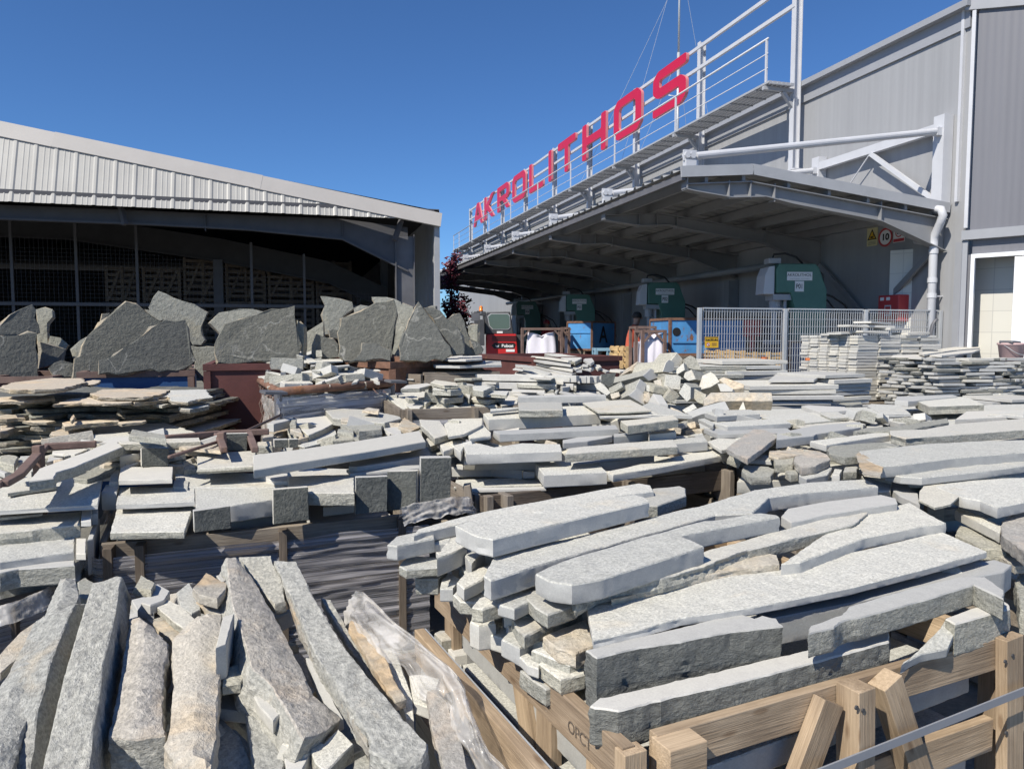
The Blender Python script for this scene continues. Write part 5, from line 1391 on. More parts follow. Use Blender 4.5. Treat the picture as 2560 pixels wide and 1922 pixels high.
# ---------------------------------------------------------------- pale blocks in the film wrapped crate behind the centre pile
GP = 'pale blocks in the small crate behind the centre'
for r in [
 ('D','570,355 640,360 720,300 690,275 600,280',36,'w','leftmost white block in the small crate'),
 ('D','625,290 680,330 770,285 720,240 660,245',40,'w','white block leaning on the leftmost one'),
 ('D','770,290 800,300 920,290 925,270 880,245 790,245',30,'w','white block in the middle of the small crate'),
 ('D','800,330 830,360 980,360 980,310 930,295 820,300',34,'w','front white block in the small crate'),
 ('D','980,340 1140,345 1120,330 1020,320',22,'G','grey fronted block beside the front white one'),
 ('D','885,170 910,240 960,300 975,260 940,180 910,165',30,'w','upright white bar lying over the blocks of the small crate'),
 ('D','970,300 1080,315 1190,290 1110,275 1000,265',24,'w','white block under the upright bar'),
 ('D','1115,300 1170,345 1270,330 1275,285 1180,280',24,'w','broken white block at the right of the small crate'),
 ('D','720,240 840,245 910,240 880,215 740,218',32,'G','mossy fronted block at the back of the small crate'),
 ('D','520,235 640,232 720,210 690,200 560,212',24,'w','white plate at the back left of the small crate'),
 ('D','985,240 1050,250 1105,225 1060,215 980,218',36,'G','grey block at the back right of the small crate'),
 ('D','1090,270 1200,275 1215,250 1100,250',24,'G','small block at the back right corner'),
 ('D','530,260 560,350 590,350 560,280',20,'w','pale slab on edge at the left corner of the small crate'),
 ('D','710,195 800,215 890,212 870,195 740,178',24,'T','buff block behind the mossy fronted one'),
 ('D','730,360 800,362 800,345 760,330',20,'w','white corner in front of the small crate blocks'),
]:
    f, s, h, st, lab = r
    flat(f, s, 'd4.9' if h != 36 else 'd4.8', h, st, 'stone_block', lab, GP)
S0 = at_d('D', 525, 365, 4.75); S1 = at_d('D', 1280, 352, 5.0)
sx_ = (S1-S0); sx_.z = 0; LS = sx_.length; sx_.normalize(); sy_ = Vector((-sx_.y, sx_.x, 0)); zS = S0.z
def inS(a, b, z): v = S0 + sx_*a + sy_*b; return Vector((v.x, v.y, z))
cS = root_at('wooden_crate', inS(LS/2, .5, 0), 'small weathered crate of white blocks behind the centre pile', 'wooden crate', 'timber crates of stone')
for z in (zS-.05, zS-.24):
    board(cS, 'rail', inS(0, 0, z), inS(LS, 0, z), .025, .09, 'wood_old'); board(cS, 'rail', inS(0, .02, z), inS(0, 1, z), .025, .09, 'wood_old'); board(cS, 'rail', inS(LS, .02, z), inS(LS, 1, z), .025, .09, 'wood_old')
for a in (.04, LS*.6, LS-.04): board(cS, 'post', inS(a, -.03, zS), inS(a, -.03, .02), .03, .09, 'wood_old', -sy_)
place_stone([inS(.02, .04, zS-.02), inS(LS-.02, .04, zS-.02), inS(LS-.02, .95, zS+.03), inS(.02, .95, zS+.03)], .3, 'G', 4.9, 'stone_block', 'bottom layer of stone inside the small weathered crate', GP)
def wrapS(u, v):
    p = inS(-.05 + u*(LS*.75), -.07 - .012*noise.noise(Vector((u*5, v*14, 8))), zS - .07 - v*.4); return p
thing_mesh(sheet(wrapS, 40, 24), 'stretch_film', [M['film_bin']], 'film round the small weathered crate of white blocks', 'plastic film', smooth=True, fix=False)
q = [inS(.05, .1, 0), inS(LS-.05, .1, 0), inS(LS-.05, .9, 0), inS(.05, .9, 0)]
rubble(22, q, lambda u, v: zS - .01 + .05*v, .13, 'wG', 'stone_block', 'white block partly covered by others in the small crate', GP, 12, .03)

# ---------------------------------------------------------------- pallet with sawn plates
GQ = 'plates and slabs laid flat on pallets'
for r in [
 ('m2','1695,740 1900,742 2260,732 2255,700 1900,690 1760,685 1548,690',22,'p','white sawn plate lying on the grey pallet'),
 ('m2','1810,690 1950,690 2092,680 2090,650 1900,646 1632,652',16,'p','smaller white plate on top of the larger one'),
 ('m2','960,760 1120,772 1318,775 1300,745 1150,715 950,705 880,715',20,'p','pale plate stack top left of the grey pallet'),
 ('m2','1010,790 1320,800 1320,770 1010,765',16,'p','second plate under the pale stack top'),
 ('m2','1240,830 1400,850 1500,855 1500,820 1380,815 1240,815',12,'s','flat bar left of the grey pallet legs'),
 ('m2','1490,850 1590,880 1680,850 1600,815 1490,810',24,'p','white plate end under the grey pallet'),
 ('m2','1850,850 2000,850 2090,845 2090,820 1900,822',22,'k','greenish bar under the grey pallet, front'),
 ('m2','2110,880 2212,885 2330,875 2320,850 2212,855 2100,850',16,'s','rough edged plate under the right end of the pallet'),
 ('m2','2115,910 2330,905 2330,890 2110,885',16,'s','lowest rough edged plate under the right end of the pallet'),
 ('m2','1750,880 1860,885 1880,850 1800,835',20,'k','greenish block end under the pallet'),
]:
    f, s, h, st, lab = r
    flat(f, s, 'd5.9', h, st, 'stone_plate', lab, GQ)
pz = at_d('m2', 1590, 790, 5.9)
P0 = at_d('m2', 1592, 785, 5.9); P1 = at_d('m2', 2245, 775, 6.1)
def pallet(name, label, a, b, depth, ztop, mat, group='pallets in the yard'):
    a, b = Vector(a), Vector(b); x = b-a; x.z = 0; L = x.length; x.normalize(); y = Vector((-x.y, x.x, 0))
    o = root_at(name, a + x*L/2 + y*depth/2 + Vector((0, 0, ztop - .145 - a.z)), label, 'pallet', group)
    def w(u, v, z): p = a + x*u + y*v; return Vector((p.x, p.y, z))
    for k in range(5):
        board(o, 'deck_board', w(0, .05 + k*(depth-.1)/4, ztop-.011), w(L, .05 + k*(depth-.1)/4, ztop-.011), .10, .022, mat, bev=0)
    for u in (.07, L/2, L-.07):
        for v in (.06, depth/2, depth-.06):
            board(o, 'block', w(u-.05, v, ztop-.07), w(u+.05, v, ztop-.07), .10, .09, mat, bev=0)
        board(o, 'runner', w(u, 0, ztop-.13), w(u, depth, ztop-.13), .10, .022, mat, bev=0)
    return o
pl = pallet('pallet', 'grey weathered pallet carrying white plates in the middle of the yard', P0, P1, 1.0, P0.z - .015, 'wood_old')
board(pl, 'front_board', P0 + Vector((0, -.02, -.075)), P1 + Vector((0, -.02, -.09)), .03, .085, 'wood_old')
board(pl, 'front_board', P0 + Vector((-.25, .25, -.07)), P0 + Vector((-.02, .0, -.07)), .03, .085, 'wood_old')
q = [rd(-.85, 6.0), rd(-.1, 6.0), rd(-.1, 6.9), rd(-.85, 6.9)]
for k in range(6):
    z = .62 + k*.05
    P = [rd(-.62 + rnd.uniform(-.04, .04), 6.0, z), rd(.02 + rnd.uniform(-.04, .04), 6.02, z), rd(.02, 6.9, z), rd(-.62, 6.9, z)]
    place_stone(P, .045, 's', 6.0, 'stone_plate', 'plate in the dark lower layers under the grey pallet', GQ)

# ---------------------------------------------------------------- bundle of long sawn sticks
GO = 'sawn sticks in the bundle'
for r in [
 ('545,215 800,300 1100,370 1380,415 1440,398 1390,378 1100,320 780,245 560,208',5.9,34,'p','longest white stick crossing the bundle'),
 ('770,240 1100,310 1390,358 1430,320 1380,310 1100,270 800,225',6.0,30,'p','white stick just behind the longest one'),
 ('840,215 1000,250 1365,290 1370,240 1340,235 860,205',6.15,26,'p','long stick at the back of the bundle'),
 ('810,175 1000,190 1280,230 1330,235 1380,225 1100,185 830,163',6.3,20,'p','thin stick at the top of the bundle'),
 ('1000,135 1200,180 1420,245 1520,200 1510,180 1250,140 1040,112',6.4,44,'G','thick mossy topped stick at the very top'),
 ('600,300 700,310 800,325 860,325 760,290 600,278',6.0,24,'p','stick end poking out at the upper left'),
 ('565,345 700,360 725,350 600,325',5.95,18,'p','thin stick end at the left of the bundle'),
 ('700,340 900,390 1050,425 1100,400 900,350 810,322 720,310',5.9,24,'g','shaded stick under the longest one'),
 ('640,380 900,420 1000,432 1050,415 800,365 660,352',5.85,24,'g','second shaded stick below the longest white one'),
 ('590,410 800,435 1000,440 960,425 640,385 600,390',5.8,30,'p','white stick with a square left end'),
 ('520,470 700,490 1000,490 1260,525 1310,470 1100,450 850,440 540,430',5.65,34,'p','broad white stick on the lower half'),
 ('850,478 1000,490 1090,492 1140,462 1080,450 880,445',5.55,10,'T','short mossy stick on the broad white one'),
 ('1050,405 1200,440 1350,460 1400,440 1370,410 1270,390 1060,395',5.75,44,'p','white stick ending square on the right'),
 ('615,530 640,548 1000,560 1165,570 1200,515 1000,500 640,500',5.6,54,'G','grey rough stick in the front row'),
 ('650,590 900,590 1130,640 1160,570 900,560 680,560',5.55,50,'G','second grey rough stick in the front row'),
 ('545,650 700,655 1000,660 1010,635 800,630 560,620',5.5,16,'p','white plate under the front row'),
 ('1145,655 1170,665 1215,605 1190,592',5.4,34,'g','small tilted stick end in front'),
 ('1205,560 1250,600 1345,590 1345,545 1250,535',5.55,60,'s','square stick end in the lower right'),
 ('1370,560 1440,600 1452,545 1440,525 1380,530',5.6,60,'G','pale stick end in the lower right'),
 ('1440,385 1520,385 1522,345 1440,345',5.9,10,'s','bright square stick end'),
 ('1395,490 1410,500 1490,520 1485,490 1420,458',5.7,26,'s','stick end lying loose on the right'),
 ('1540,215 1640,270 1690,240 1660,195 1560,200',6.1,34,'p','blocky stick end at the right top'),
 ('1520,325 1640,350 1690,330 1660,300 1540,300',6.0,30,'p','stick end below the blocky one'),
 ('1520,295 1600,305 1610,280 1530,275',6.1,20,'p','little stick end under the blocky one'),
 ('1680,300 1740,345 1790,310 1760,285 1690,285',6.05,30,'p','rightmost stick end, cut square'),
 ('1385,315 1430,360 1510,330 1520,290 1470,265 1420,290',6.0,20,'g','stick end cut on the slant'),
 ('1740,350 1850,385 1900,370 1800,340',6.2,20,'p','thin white plate right of the bundle'),
 ('1895,375 2050,385 2150,360 2000,345 1910,350',6.3,16,'p','thin white plate far right of the bundle'),
 ('890,665 980,700 1020,665 960,650 900,650',5.3,24,'s','blocky offcut before the bundle'),
 ('980,690 1165,715 1130,675 1020,680',5.2,14,'p','white chip in front of the bundle'),
 ('1205,665 1380,705 1460,700 1300,660 1220,645',5.25,22,'p','white wedge in front of the bundle'),
 ('1430,680 1600,700 1740,690 1600,665 1440,675',5.25,10,'p','thin plate in front of the bundle'),
 ('560,690 700,712 780,700 650,680',5.2,14,'p','white chip at the left foot of the bundle'),
]:
    s, d, h, st, lab = r
    flat('n2', s, 'd%g' % d, h, st, 'stone_stick', lab, GO)
r2 = random.Random(8)
ends = 0
for row in range(7):                                   # ends of the buried sticks, right face of the bundle
    for k in range(6):
        d0 = 5.75 + .10*row*0 + k*.055; x1 = .50 + k*.10 + r2.uniform(-.03, .03); z = .66 + row*.062 - k*.004
        if z > 1.02 - .02*k: continue
        L = .8
        P = [rd(x1-L, d0 + .25, z), rd(x1, d0, z + r2.uniform(-.01, .01)), rd(x1+.03, d0+.055, z), rd(x1-L+.03, d0+.30, z)]
        place_stone(P, .052, 's', 5.8, 'stone_stick', 'buried stick showing only its square end in the bundle', GO)

# ---------------------------------------------------------------- plate stacks, tile stacks
def rect_stone(p, x, y, L, W, t, style, name, label, group, d):
    P = [p - x*L/2 - y*W/2, p + x*L/2 - y*W/2, p + x*L/2 + y*W/2, p - x*L/2 + y*W/2]
    return place_stone(P, t, style, d, name, label, group)
def plate_stack(cx, cd, L, W, z0, z1, t, yaw, styles, label, group, seed, jit=.05, gap=.004, big=True):
    r3 = random.Random(seed); z = z0 + t; k = 0
    while z <= z1:
        a = R(yaw + r3.uniform(-4, 4)); x = SIDE*math.cos(a) + HEAD*math.sin(a); y = Vector((-x.y, x.x, 0))
        p = rd(cx + r3.uniform(-jit, jit), cd + r3.uniform(-jit, jit), z)
        tt = t*r3.uniform(.75, 1.1)
        rect_stone(p, x, y, L*r3.uniform(.86, 1.05), W*r3.uniform(.88, 1.05), tt, r3.choice(styles), 'stone_plate', label, group, cd)
        z += t + gap; k += 1
plate_stack(2.35, 6.6, .85, .7, .25, .90, .040, 6, 'gssG', 'plate in the low stack between the cobble heap and the tiles', GQ, 31)
plate_stack(2.95, 7.0, .55, .6, .25, .96, .036, 24, 'ps', 'plate in the lit right hand part of the low stack', GQ, 32, .03)
plate_stack(1.80, 7.4, .8, .6, .35, 1.02, .036, 16, 'gkG', 'rough edged plate in the stack right behind the cobble heap', GQ, 33)
plate_stack(2.32, 7.6, .7, .6, .35, 1.06, .045, 16, 'gs', 'plate in the leaning stack before the fence', GQ, 34)
for r in [
 ('n1','1340,655 1500,650 1800,640 1862,608 1850,600 1430,622',7.1,34,'G','rough edged plate topping the stack behind the cobbles'),
 ('n1','1870,622 2000,600 2120,575 2108,548 1980,560 1700,600',7.4,30,'G','mossy plate topping the leaning stack before the fence'),
 ('M','740,346 880,346 1002,345 1066,308 900,306 790,306',6.4,14,'p','white square plate on the low stack'),
 ('M','638,372 800,374 960,376 1022,350 850,344 680,346',6.5,14,'s','dusty plate under the white square one'),
 ('M','1065,362 1110,365 1212,348 1180,336 1080,338',6.9,16,'p','white plate on the lit right hand part of the low stack'),
 ('M','370,480 500,475 700,470 760,445 740,425 560,420 420,440',5.2,46,'t','rough tan plate foot before the low stack'),
 ('M','1115,495 1220,488 1280,480 1270,468 1160,475',6.4,20,'k','greenish flat stone at the foot of the tiles'),
]:
    f, s, d, h, st, lab = r
    if lab.startswith('rough tan'): continue
    flat(f, s, 'd%g' % d, h, st, 'stone_plate', lab, GQ)

GT = 'tiles in the tall square stack'
r3 = random.Random(77)
K = at_d('n3', 575, 150, 8.3)                           # front corner of the tall stack
kr = (SIDE*math.cos(R(20)) + HEAD*math.sin(R(20)))       # right hand side runs this way
kl = (SIDE*math.cos(R(126)) + HEAD*math.sin(R(126)))
proto = []
def tile_proto(L, W, t, style, n, d):
    res = []
    for k in range(n):
        o = rect_stone(Vector((0, 0, 0)), Vector((1, 0, 0)), Vector((0, 1, 0)), L, W, t, style, 'stone_tile', None, None, d)
        res.append(o)
    return res
def tile_copy(protos, p, x, used, label, group, tilt=0):
    y = Vector((-x.y, x.x, 0))
    src_ = r3.choice(protos)
    if src_.name not in used: o = src_; used.add(src_.name)
    else: o = src_.copy(); COL.objects.link(o)
    W = Matrix((x, y, Vector((0, 0, 1)))).transposed().to_4x4(); W.translation = p
    o.matrix_world = W @ Matrix.Rotation(R(r3.uniform(-tilt, tilt)), 4, 'Y') @ Matrix.Rotation(R(r3.uniform(-tilt, tilt)), 4, 'X')
    tag(o, label, 'stone tile', group)
    return o
pa = tile_proto(.30, .118, .0295, 'p', 6, 8.0)
used = set()
z = .56; lay = 0
while z < K.z - .01:
    sh = .03 if (lay // 4) % 3 == 1 else 0.0
    for c in range(6):                                 # ends showing on the left side
        p = K + kr*(.15 + sh*.5 + r3.uniform(-.008, .016)) + kl*(.06 + c*.122 + r3.uniform(-.004, .004)); p.z = z + r3.uniform(-.002, .002)
        if r3.random() < .03: continue
        tile_copy(pa, p, kr, used, 'narrow tile with its end in the sunlit side of the tall stack', GT, .6)
    for c in range(1, 4):
        p = K + kr*(.15 + sh*.5 + c*.305 + r3.uniform(-.02, .02)) + kl*(.055 + r3.uniform(-.03, .01)); p.z = z + r3.uniform(-.002, .002)
        tile_copy(pa, p, kr, used, 'narrow tile lying lengthwise in the tall stack', GT, .6)
    z += .0335; lay += 1
for u, v, h, L, an_, lab in ((.14, .36, .012, .34, 6, 'thin tile on the top left of the tall stack'), (.16, .22, .03, .52, 4, 'loose tile lying on the tall stack'), (.26, .12, .075, .6, -6, 'loose tile second from the top of the tall stack'),
               (.62, .10, .045, .42, 14, 'loose tile at the top right of the tall stack'), (.40, .16, .115, .5, 20, 'topmost loose tile of the tall stack'), (.22, .05, .012, .36, -3, 'loose tile at the front corner of the tall stack'), (.86, .06, .02, .40, 8, 'loose tile at the right end of the tall stack')):
    p = K + kr*u + kl*v; p.z = K.z + h + .012
    x = Matrix.Rotation(R(an_), 3, 'Z') @ kr; x.z = r3.uniform(-.03, .05); x.normalize()
    rect_stone(p, x, Vector((-x.y, x.x, 0)).normalized(), L, .2, .024, 'p', 'stone_tile', lab, GT, 8.5)
GT2 = 'rough tiles in the low wide stack'
K2_ = at_d('n3', 1500, 420, 7.3)
r2d = (SIDE*math.cos(R(14)) + HEAD*math.sin(R(14))); l2d = (SIDE*math.cos(R(132)) + HEAD*math.sin(R(132)))
pb = tile_proto(.30, .115, .026, 's', 4, 7.3) + tile_proto(.26, .12, .030, 'd', 2, 7.3)
used0 = used; used = set(); z = .585; lay = 0
while z < 1.06:
    off = .06*(lay % 2) + r3.uniform(-.03, .03)
    for c in range(4):
        if r3.random() < .05: continue
        p = K2_ + l2d*(.08 + c*.145 + off) + r2d*(.06 + r3.uniform(-.05, .05)); p.z = z
        an = R(r3.uniform(-10, 10)); x = Matrix.Rotation(an, 3, 'Z') @ r2d
        tile_copy(pb, p, x, used, 'rough tile with a ragged end in the shaded side of the low stack', GT2, 1.5)
    for c in range(1, 5):
        if r3.random() < .08: continue
        p = K2_ + r2d*(.10 + c*.19 + off) + l2d*(.05 + r3.uniform(-.03, .03)); p.z = z
        x = Matrix.Rotation(R(r3.uniform(-12, 12)), 3, 'Z') @ r2d
        tile_copy(pb, p, x, used, 'rough tile lying lengthwise in the sunlit side of the low stack', GT2, 1.5)
    p = K2_ + r2d*.55 + l2d*.36; p.z = z
    rect_stone(p, r2d, Vector((-r2d.y, r2d.x, 0)), .75, .42, .028, 's', 'stone_tile', 'wide inner tile of the low stack, edge only', GT2, 7.6)
    z += .035; lay += 1
for k, s in enumerate(('900,360 1200,372 1440,362 1480,345 1300,335 920,345', '1170,325 1230,340 1500,300 1770,275 1770,262 1580,260 1300,295', '1280,345 1400,350 1700,320 1780,290 1600,300')):
    flat('n3', s, 'd7.4', 20, 'p', 'stone_tile', ['broad tile on the left top of the low stack', 'long tile slanting across the top of the low stack', 'tile under the slanting long one'][k], GT2)
for o in pa + pb:
    if o.name not in used and o.name not in used0: bpy.data.objects.remove(o)
# right edge: pallets of plates
pallet('pallet', 'brown pallet below the pink bucket at the right edge', rd(4.85, 7.6, 1.0), rd(6.1, 7.9, 1.0), .9, .985, 'wood_old')
plate_stack(5.35, 8.0, 1.1, .8, .30, .83, .034, 8, 'psr', 'pinkish plate in the stack under the brown pallet', GQ, 41, .06)
plate_stack(4.75, 7.2, .55, .5, .25, .72, .030, 20, 'ps', 'plate in the low pile right of the rough tiles', GQ, 42, .06)
plate_stack(5.05, 6.3, .7, .5, .20, .66, .030, 8, 'sg', 'plate in the nearest pile at the right edge', GQ, 43, .03)
flat('n3', '2070,550 2212,540 2300,440 2212,430 2120,500', 'd7.4', 20, 'k', 'stone_plate', 'rough greenish slab leaning at the right edge', GQ)
# ---------------------------------------------------------------- long hall on the right
def panel(name, col, axis, period, strength, rough=0.5):
    m, nt, b = nodes_of(name, rough)
    v = coords(nt, (1, 1, .2), rand=False)
    n = noi(nt, v, .9, 6, .6)
    c = ramp(nt, n, [(.3, tuple(x*.94 for x in col)), (.7, tuple(x*1.05 for x in col))]).outputs[0]
    s = noi(nt, coords(nt, (6, 6, .15), rand=False), 1.2, 5, .6)
    st = ramp(nt, s, [(.35, (.90, .90, .90)), (.6, (1.02, 1.02, 1.02))]).outputs[0]
    nt.links.new(mixc(nt, .7, c, st, 'MULTIPLY'), b.inputs['Base Color'])
    w = nt.nodes.new('ShaderNodeTexWave'); w.bands_direction = axis; w.wave_profile = 'SIN'
    w.inputs['Scale'].default_value = 2*math.pi/20/period*1.0
    nt.links.new(coords(nt, rand=False), w.inputs['Vector'])
    bump(nt, b, w.outputs['Fac'], strength, .008)
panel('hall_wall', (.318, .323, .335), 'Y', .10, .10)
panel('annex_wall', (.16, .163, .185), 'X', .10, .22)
WX, CY0, YE, ZT = 9.83, 9.1, 46.0, 6.17
hall = root_at('factory_hall', (WX + 4, 26, 0), 'long grey metal clad hall on the right behind the canopy', 'hall')
HI = hall.matrix_basis.inverted()
def hpart(mb, name, mats, parent=None, **k):
    o = mb.build(name, mats if isinstance(mats, list) else [mats], hall if parent is None else parent, **k)
    if parent is None: o.matrix_local = HI
    return o
mb = MB(); mb.box((WX+.1, (CY0+YE)/2, ZT/2), (.2, YE-CY0, ZT)); wl = hpart(mb, 'wall', M['hall_wall'])
mb = MB(); mb.box((WX+.05, (CY0+YE)/2, ZT+.06), (.42, YE-CY0+.1, .10)); mb.box((WX-.025, (CY0+YE)/2, ZT-.13), (.03, YE-CY0, .28)); hpart(mb, 'parapet_cap', M['hall_trim'])
mb = MB(); mb.box((WX+8, (CY0+YE)/2+.5, ZT-.35), (15.5, YE-CY0-1, .08)); hpart(mb, 'roof', M['hall_trim'])
mb = MB(); mb.box((WX+8, YE-.1, ZT/2), (15.5, .2, ZT)); hpart(mb, 'end_wall', M['hall_wall'])
# annex wall round the corner, turned towards the yard
AD = Vector((.47, -.883, 0)); AN = Vector((-.883, -.47, 0)); AC = Vector((WX, CY0, 0))
def an(s, z, off=0.0): return AC + AD*s + AN*off + Vector((0, 0, z))
def awall(s0, s1, z0, z1, off, th, mb):
    a, b = an(s0, (z0+z1)/2, off - th/2), an(s1, (z0+z1)/2, off - th/2)
    return mb.bar(a, b, th, z1-z0)
DZ = 2.5
def aobj(mb, name, mat, parent=hall, **k):
    """annex parts keep X along the wall so the ribs run upright"""
    Mx = Matrix((AD, -AN, Vector((0, 0, 1)))).transposed().to_4x4(); Mx.translation = AC
    mb.v = [tuple(Mx.inverted() @ Vector(p)) for p in mb.v]
    o = mb.build(name, [M[mat]], parent, **k)
    base = HI if parent is hall else parent.matrix_basis.inverted() @ HI if parent.parent else HI
    o.matrix_local = (HI @ Mx)
    return o
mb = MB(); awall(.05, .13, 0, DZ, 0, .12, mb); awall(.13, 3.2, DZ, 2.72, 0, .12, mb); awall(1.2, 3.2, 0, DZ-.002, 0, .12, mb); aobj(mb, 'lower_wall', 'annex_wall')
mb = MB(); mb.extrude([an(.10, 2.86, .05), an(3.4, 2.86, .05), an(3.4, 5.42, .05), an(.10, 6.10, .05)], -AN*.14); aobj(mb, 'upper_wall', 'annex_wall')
mb = MB(); awall(.0, 3.4, 2.72, 2.86, .10, .20, mb); aobj(mb, 'band', 'hall_trim')
mb = MB(); mb.bar(an(-.06, 6.22, -.01), an(3.4, 5.50, -.01), .22, .17); aobj(mb, 'eave_trim', 'hall_trim')
mb = MB(); mb.box((WX-.02, CY0+.12, 3.2+1.6), (.06, .05, 2.95)); mb.bar(an(.05, 2.9, .07), an(.05, 6.1, .07), .05, .05, AN); hpart(mb, 'corner_trim', M['steel_white'])
mb = MB(); mb.box((WX-.02, CY0+.02, 1.35), (.08, .12, 2.7)); mb.bar(an(.04, .0, .03), an(.04, 2.71, .03), .08, .06, AN); hpart(mb, 'corner_trim', M['hall_trim'])
mb = MB()
mb.bar(an(.155, 0, .02), an(.155, DZ, .02), .05, .07, AN); mb.bar(an(1.18, 0, .02), an(1.18, DZ, .02), .05, .07, AN); mb.bar(an(.181, DZ-.03, .02), an(1.154, DZ-.03, .02), .07, .06)
aobj(mb, 'door_frame', 'door_white')
mb = MB(); awall(.70, 1.9, .02, DZ-.08, .10, .06, mb)
dl = aobj(mb, 'door', 'door_white', bevel=.01); dl['label'] = 'white sliding door half open'
m_, nt_, b_ = nodes_of('wall_tiles', .3)
br = nt_.nodes.new('ShaderNodeTexBrick'); br.offset = 0
br.inputs['Color1'].default_value = (.62, .61, .56, 1); br.inputs['Color2'].default_value = (.58, .57, .53, 1); br.inputs['Mortar'].default_value = (.47, .465, .44, 1)
br.inputs['Scale'].default_value = 1; br.inputs['Mortar Size'].default_value = .006; br.inputs['Brick Width'].default_value = .33; br.inputs['Row Height'].default_value = .33
tcn = nt_.nodes.new('ShaderNodeTexCoord'); sp = nt_.nodes.new('ShaderNodeSeparateXYZ'); cb = nt_.nodes.new('ShaderNodeCombineXYZ')
nt_.links.new(tcn.outputs['Object'], sp.inputs[0]); nt_.links.new(sp.outputs[0], cb.inputs[0]); nt_.links.new(sp.outputs[2], cb.inputs[1])
nt_.links.new(cb.outputs[0], br.inputs['Vector']); nt_.links.new(br.outputs['Color'], b_.inputs['Base Color'])
mb = MB(); awall(-1.2, 3.0, 0, 2.7, -.45, .05, mb); aobj(mb, 'tiled_wall', 'wall_tiles')
mb = MB(); mb.bar(an(2.2, 1.35, -.1), an(2.2, 1.35, -.44), .05, 2.7); aobj(mb, 'tiled_wall', 'wall_tiles')

# ---------------------------------------------------------------- canopy
XT, XR = 5.25, 6.27
def zc(X): return 3.54 + .09*(X-XT)/(XR-XT) if X < XR else 3.63 - .38*(X-XR)/(WX-XR)
YK = [9.45 + 2.87*k for k in range(9)]
YC0, YC1 = 9.36, 33.2
cano = root_at('canopy', (7.5, 21, 0), 'grey steel canopy sheltering the splitting machines along the hall', 'canopy')
CI = cano.matrix_basis.inverted()
def cpart(mb, name, mat, **k):
    o = mb.build(name, [M[mat]], cano, **k); o.matrix_local = CI; return o
prof = []
y = YC0
while y < YC1:
    prof += [(y, 0), (y+.20, 0), (y+.225, .04), (y+.275, .04), (y+.30, 0)]; y += .30
def corr(xs, th, prof, zf):
    P, F = [], []
    n = len(prof)
    for X in xs:
        for yy, h in prof: P.append((X, yy, zf(X) + h))
    for i in range(len(xs)-1):
        for j in range(n-1): F.append((i*n+j, i*n+j+1, (i+1)*n+j+1, (i+1)*n+j))
    mb = MB(); mb.poly(P, F); return mb
o = cpart(corr([XT-.12, XR, WX-.05], .002, prof, lambda X: zc(X) + .02), 'roof_sheet', 'under_sheet', fix=False)
md = o.modifiers.new('thick', 'SOLIDIFY'); md.thickness = .004
mb = MB()
for a, b in ((XT-.12, XR), (XR, WX-.03)):
    mb.bar((a, YC0-.02, zc(a)+.0), (b, YC0-.02, zc(b)+.0), .03, .15)
cpart(mb, 'fascia', 'steel_grey')
mb = MB(); mb.box((XT-.06, (YC0+YC1)/2, zc(XT)-.07), (.05, YC1-YC0, .09)); cpart(mb, 'edge_channel', 'steel_dark')
mb = MB(); mb.box((WX-.16, (YC0+YC1)/2, zc(WX)-.02), (.16, YC1-YC0, .14)); cpart(mb, 'gutter', 'steel_grey')
for X in (5.55, 6.15, 6.9, 7.6, 8.3, 9.0):
    mb = MB(); mb.bar((X, YC0+.02, zc(X)-.075), (X, YC1, zc(X)-.075), .05, .15); cpart(mb, 'purlin', 'steel_canopy')
for k, Y in enumerate(YK):
    mb = MB()
    top = [(XT, zc(XT)-.17), (XR, zc(XR)-.17), (WX-.02, zc(WX)-.17)]
    bot = [(WX-.02, 2.60), (8.55, 3.02), (7.0, 3.20), (XR+.25, 3.28), (XR-.3, 3.24), (XT+.12, 3.30), (XT, 3.32)]
    mb.extrude([(x, Y-.005, z) for x, z in top+bot], (0, .010, 0))
    for (a, za), (b, zb) in zip(top, top[1:]): mb.bar((a, Y, za+.008), (b, Y, zb+.008), .16, .014)
    bb = bot[::-1]
    for (a, za), (b, zb) in zip(bb, bb[1:]): mb.bar((a, Y, za-.008), (b, Y, zb-.008), .16, .014)
    for X in (XR-.35, XR, XR+.4, 8.55): mb.box((X, Y, (zc(X)-.17+3.25)/2 if X < 8 else 3.15), (.012, .14, .26 if X < 8 else .30))
    mb.box((XT+.0, Y, 3.42), (.02, .16, .2))
    cpart(mb, 'rafter', 'steel_canopy')
    mb = MB(); a = Vector((XT+.16, Y-.02, 3.78)); b = Vector((WX-.28, Y-.02, 4.42))
    mb.tube(a, b, .052, 14)
    mb.box(a + Vector((-.10, 0, 0)), (.20, .03, .15)); mb.box(a + Vector((-.10, 0, -.14)), (.16, .10, .14)); mb.tube(a + Vector((-.07, -.05, 0)), a + Vector((-.07, .05, 0)), .045, 10); mb.tube(a + Vector((-.15, -.05, 0)), a + Vector((-.15, .05, 0)), .045, 10)
    mb.box(b + Vector((.10, 0, 0)), (.20, .10, .12))
    cpart(mb, 'tie_tube', 'steel_white', smooth=False)
    mb = MB(); mb.box((WX-.10, Y, 3.98), (.18, .20, 1.40)); cpart(mb, 'wall_stub', 'steel_white')
    if k: mb = MB(); mb.box((WX-.14, Y, 1.27), (.26, .20, 2.50)); cpart(mb, 'column', 'steel_canopy')
Ya, Yb = YK[0], YK[1]
mb = MB(); mb.bar((WX-.13, Ya+.1, 4.50), (WX-.13, YK[1]-.1, 4.50), .10, .14); cpart(mb, 'wall_beam', 'steel_white')
Ym = (Ya+Yb)/2
mb = MB(); mb.bar((WX-.18, Ym, 4.42), (WX-.12, Ya+.12, 3.42), .05, .07); cpart(mb, 'strut', 'steel_white')
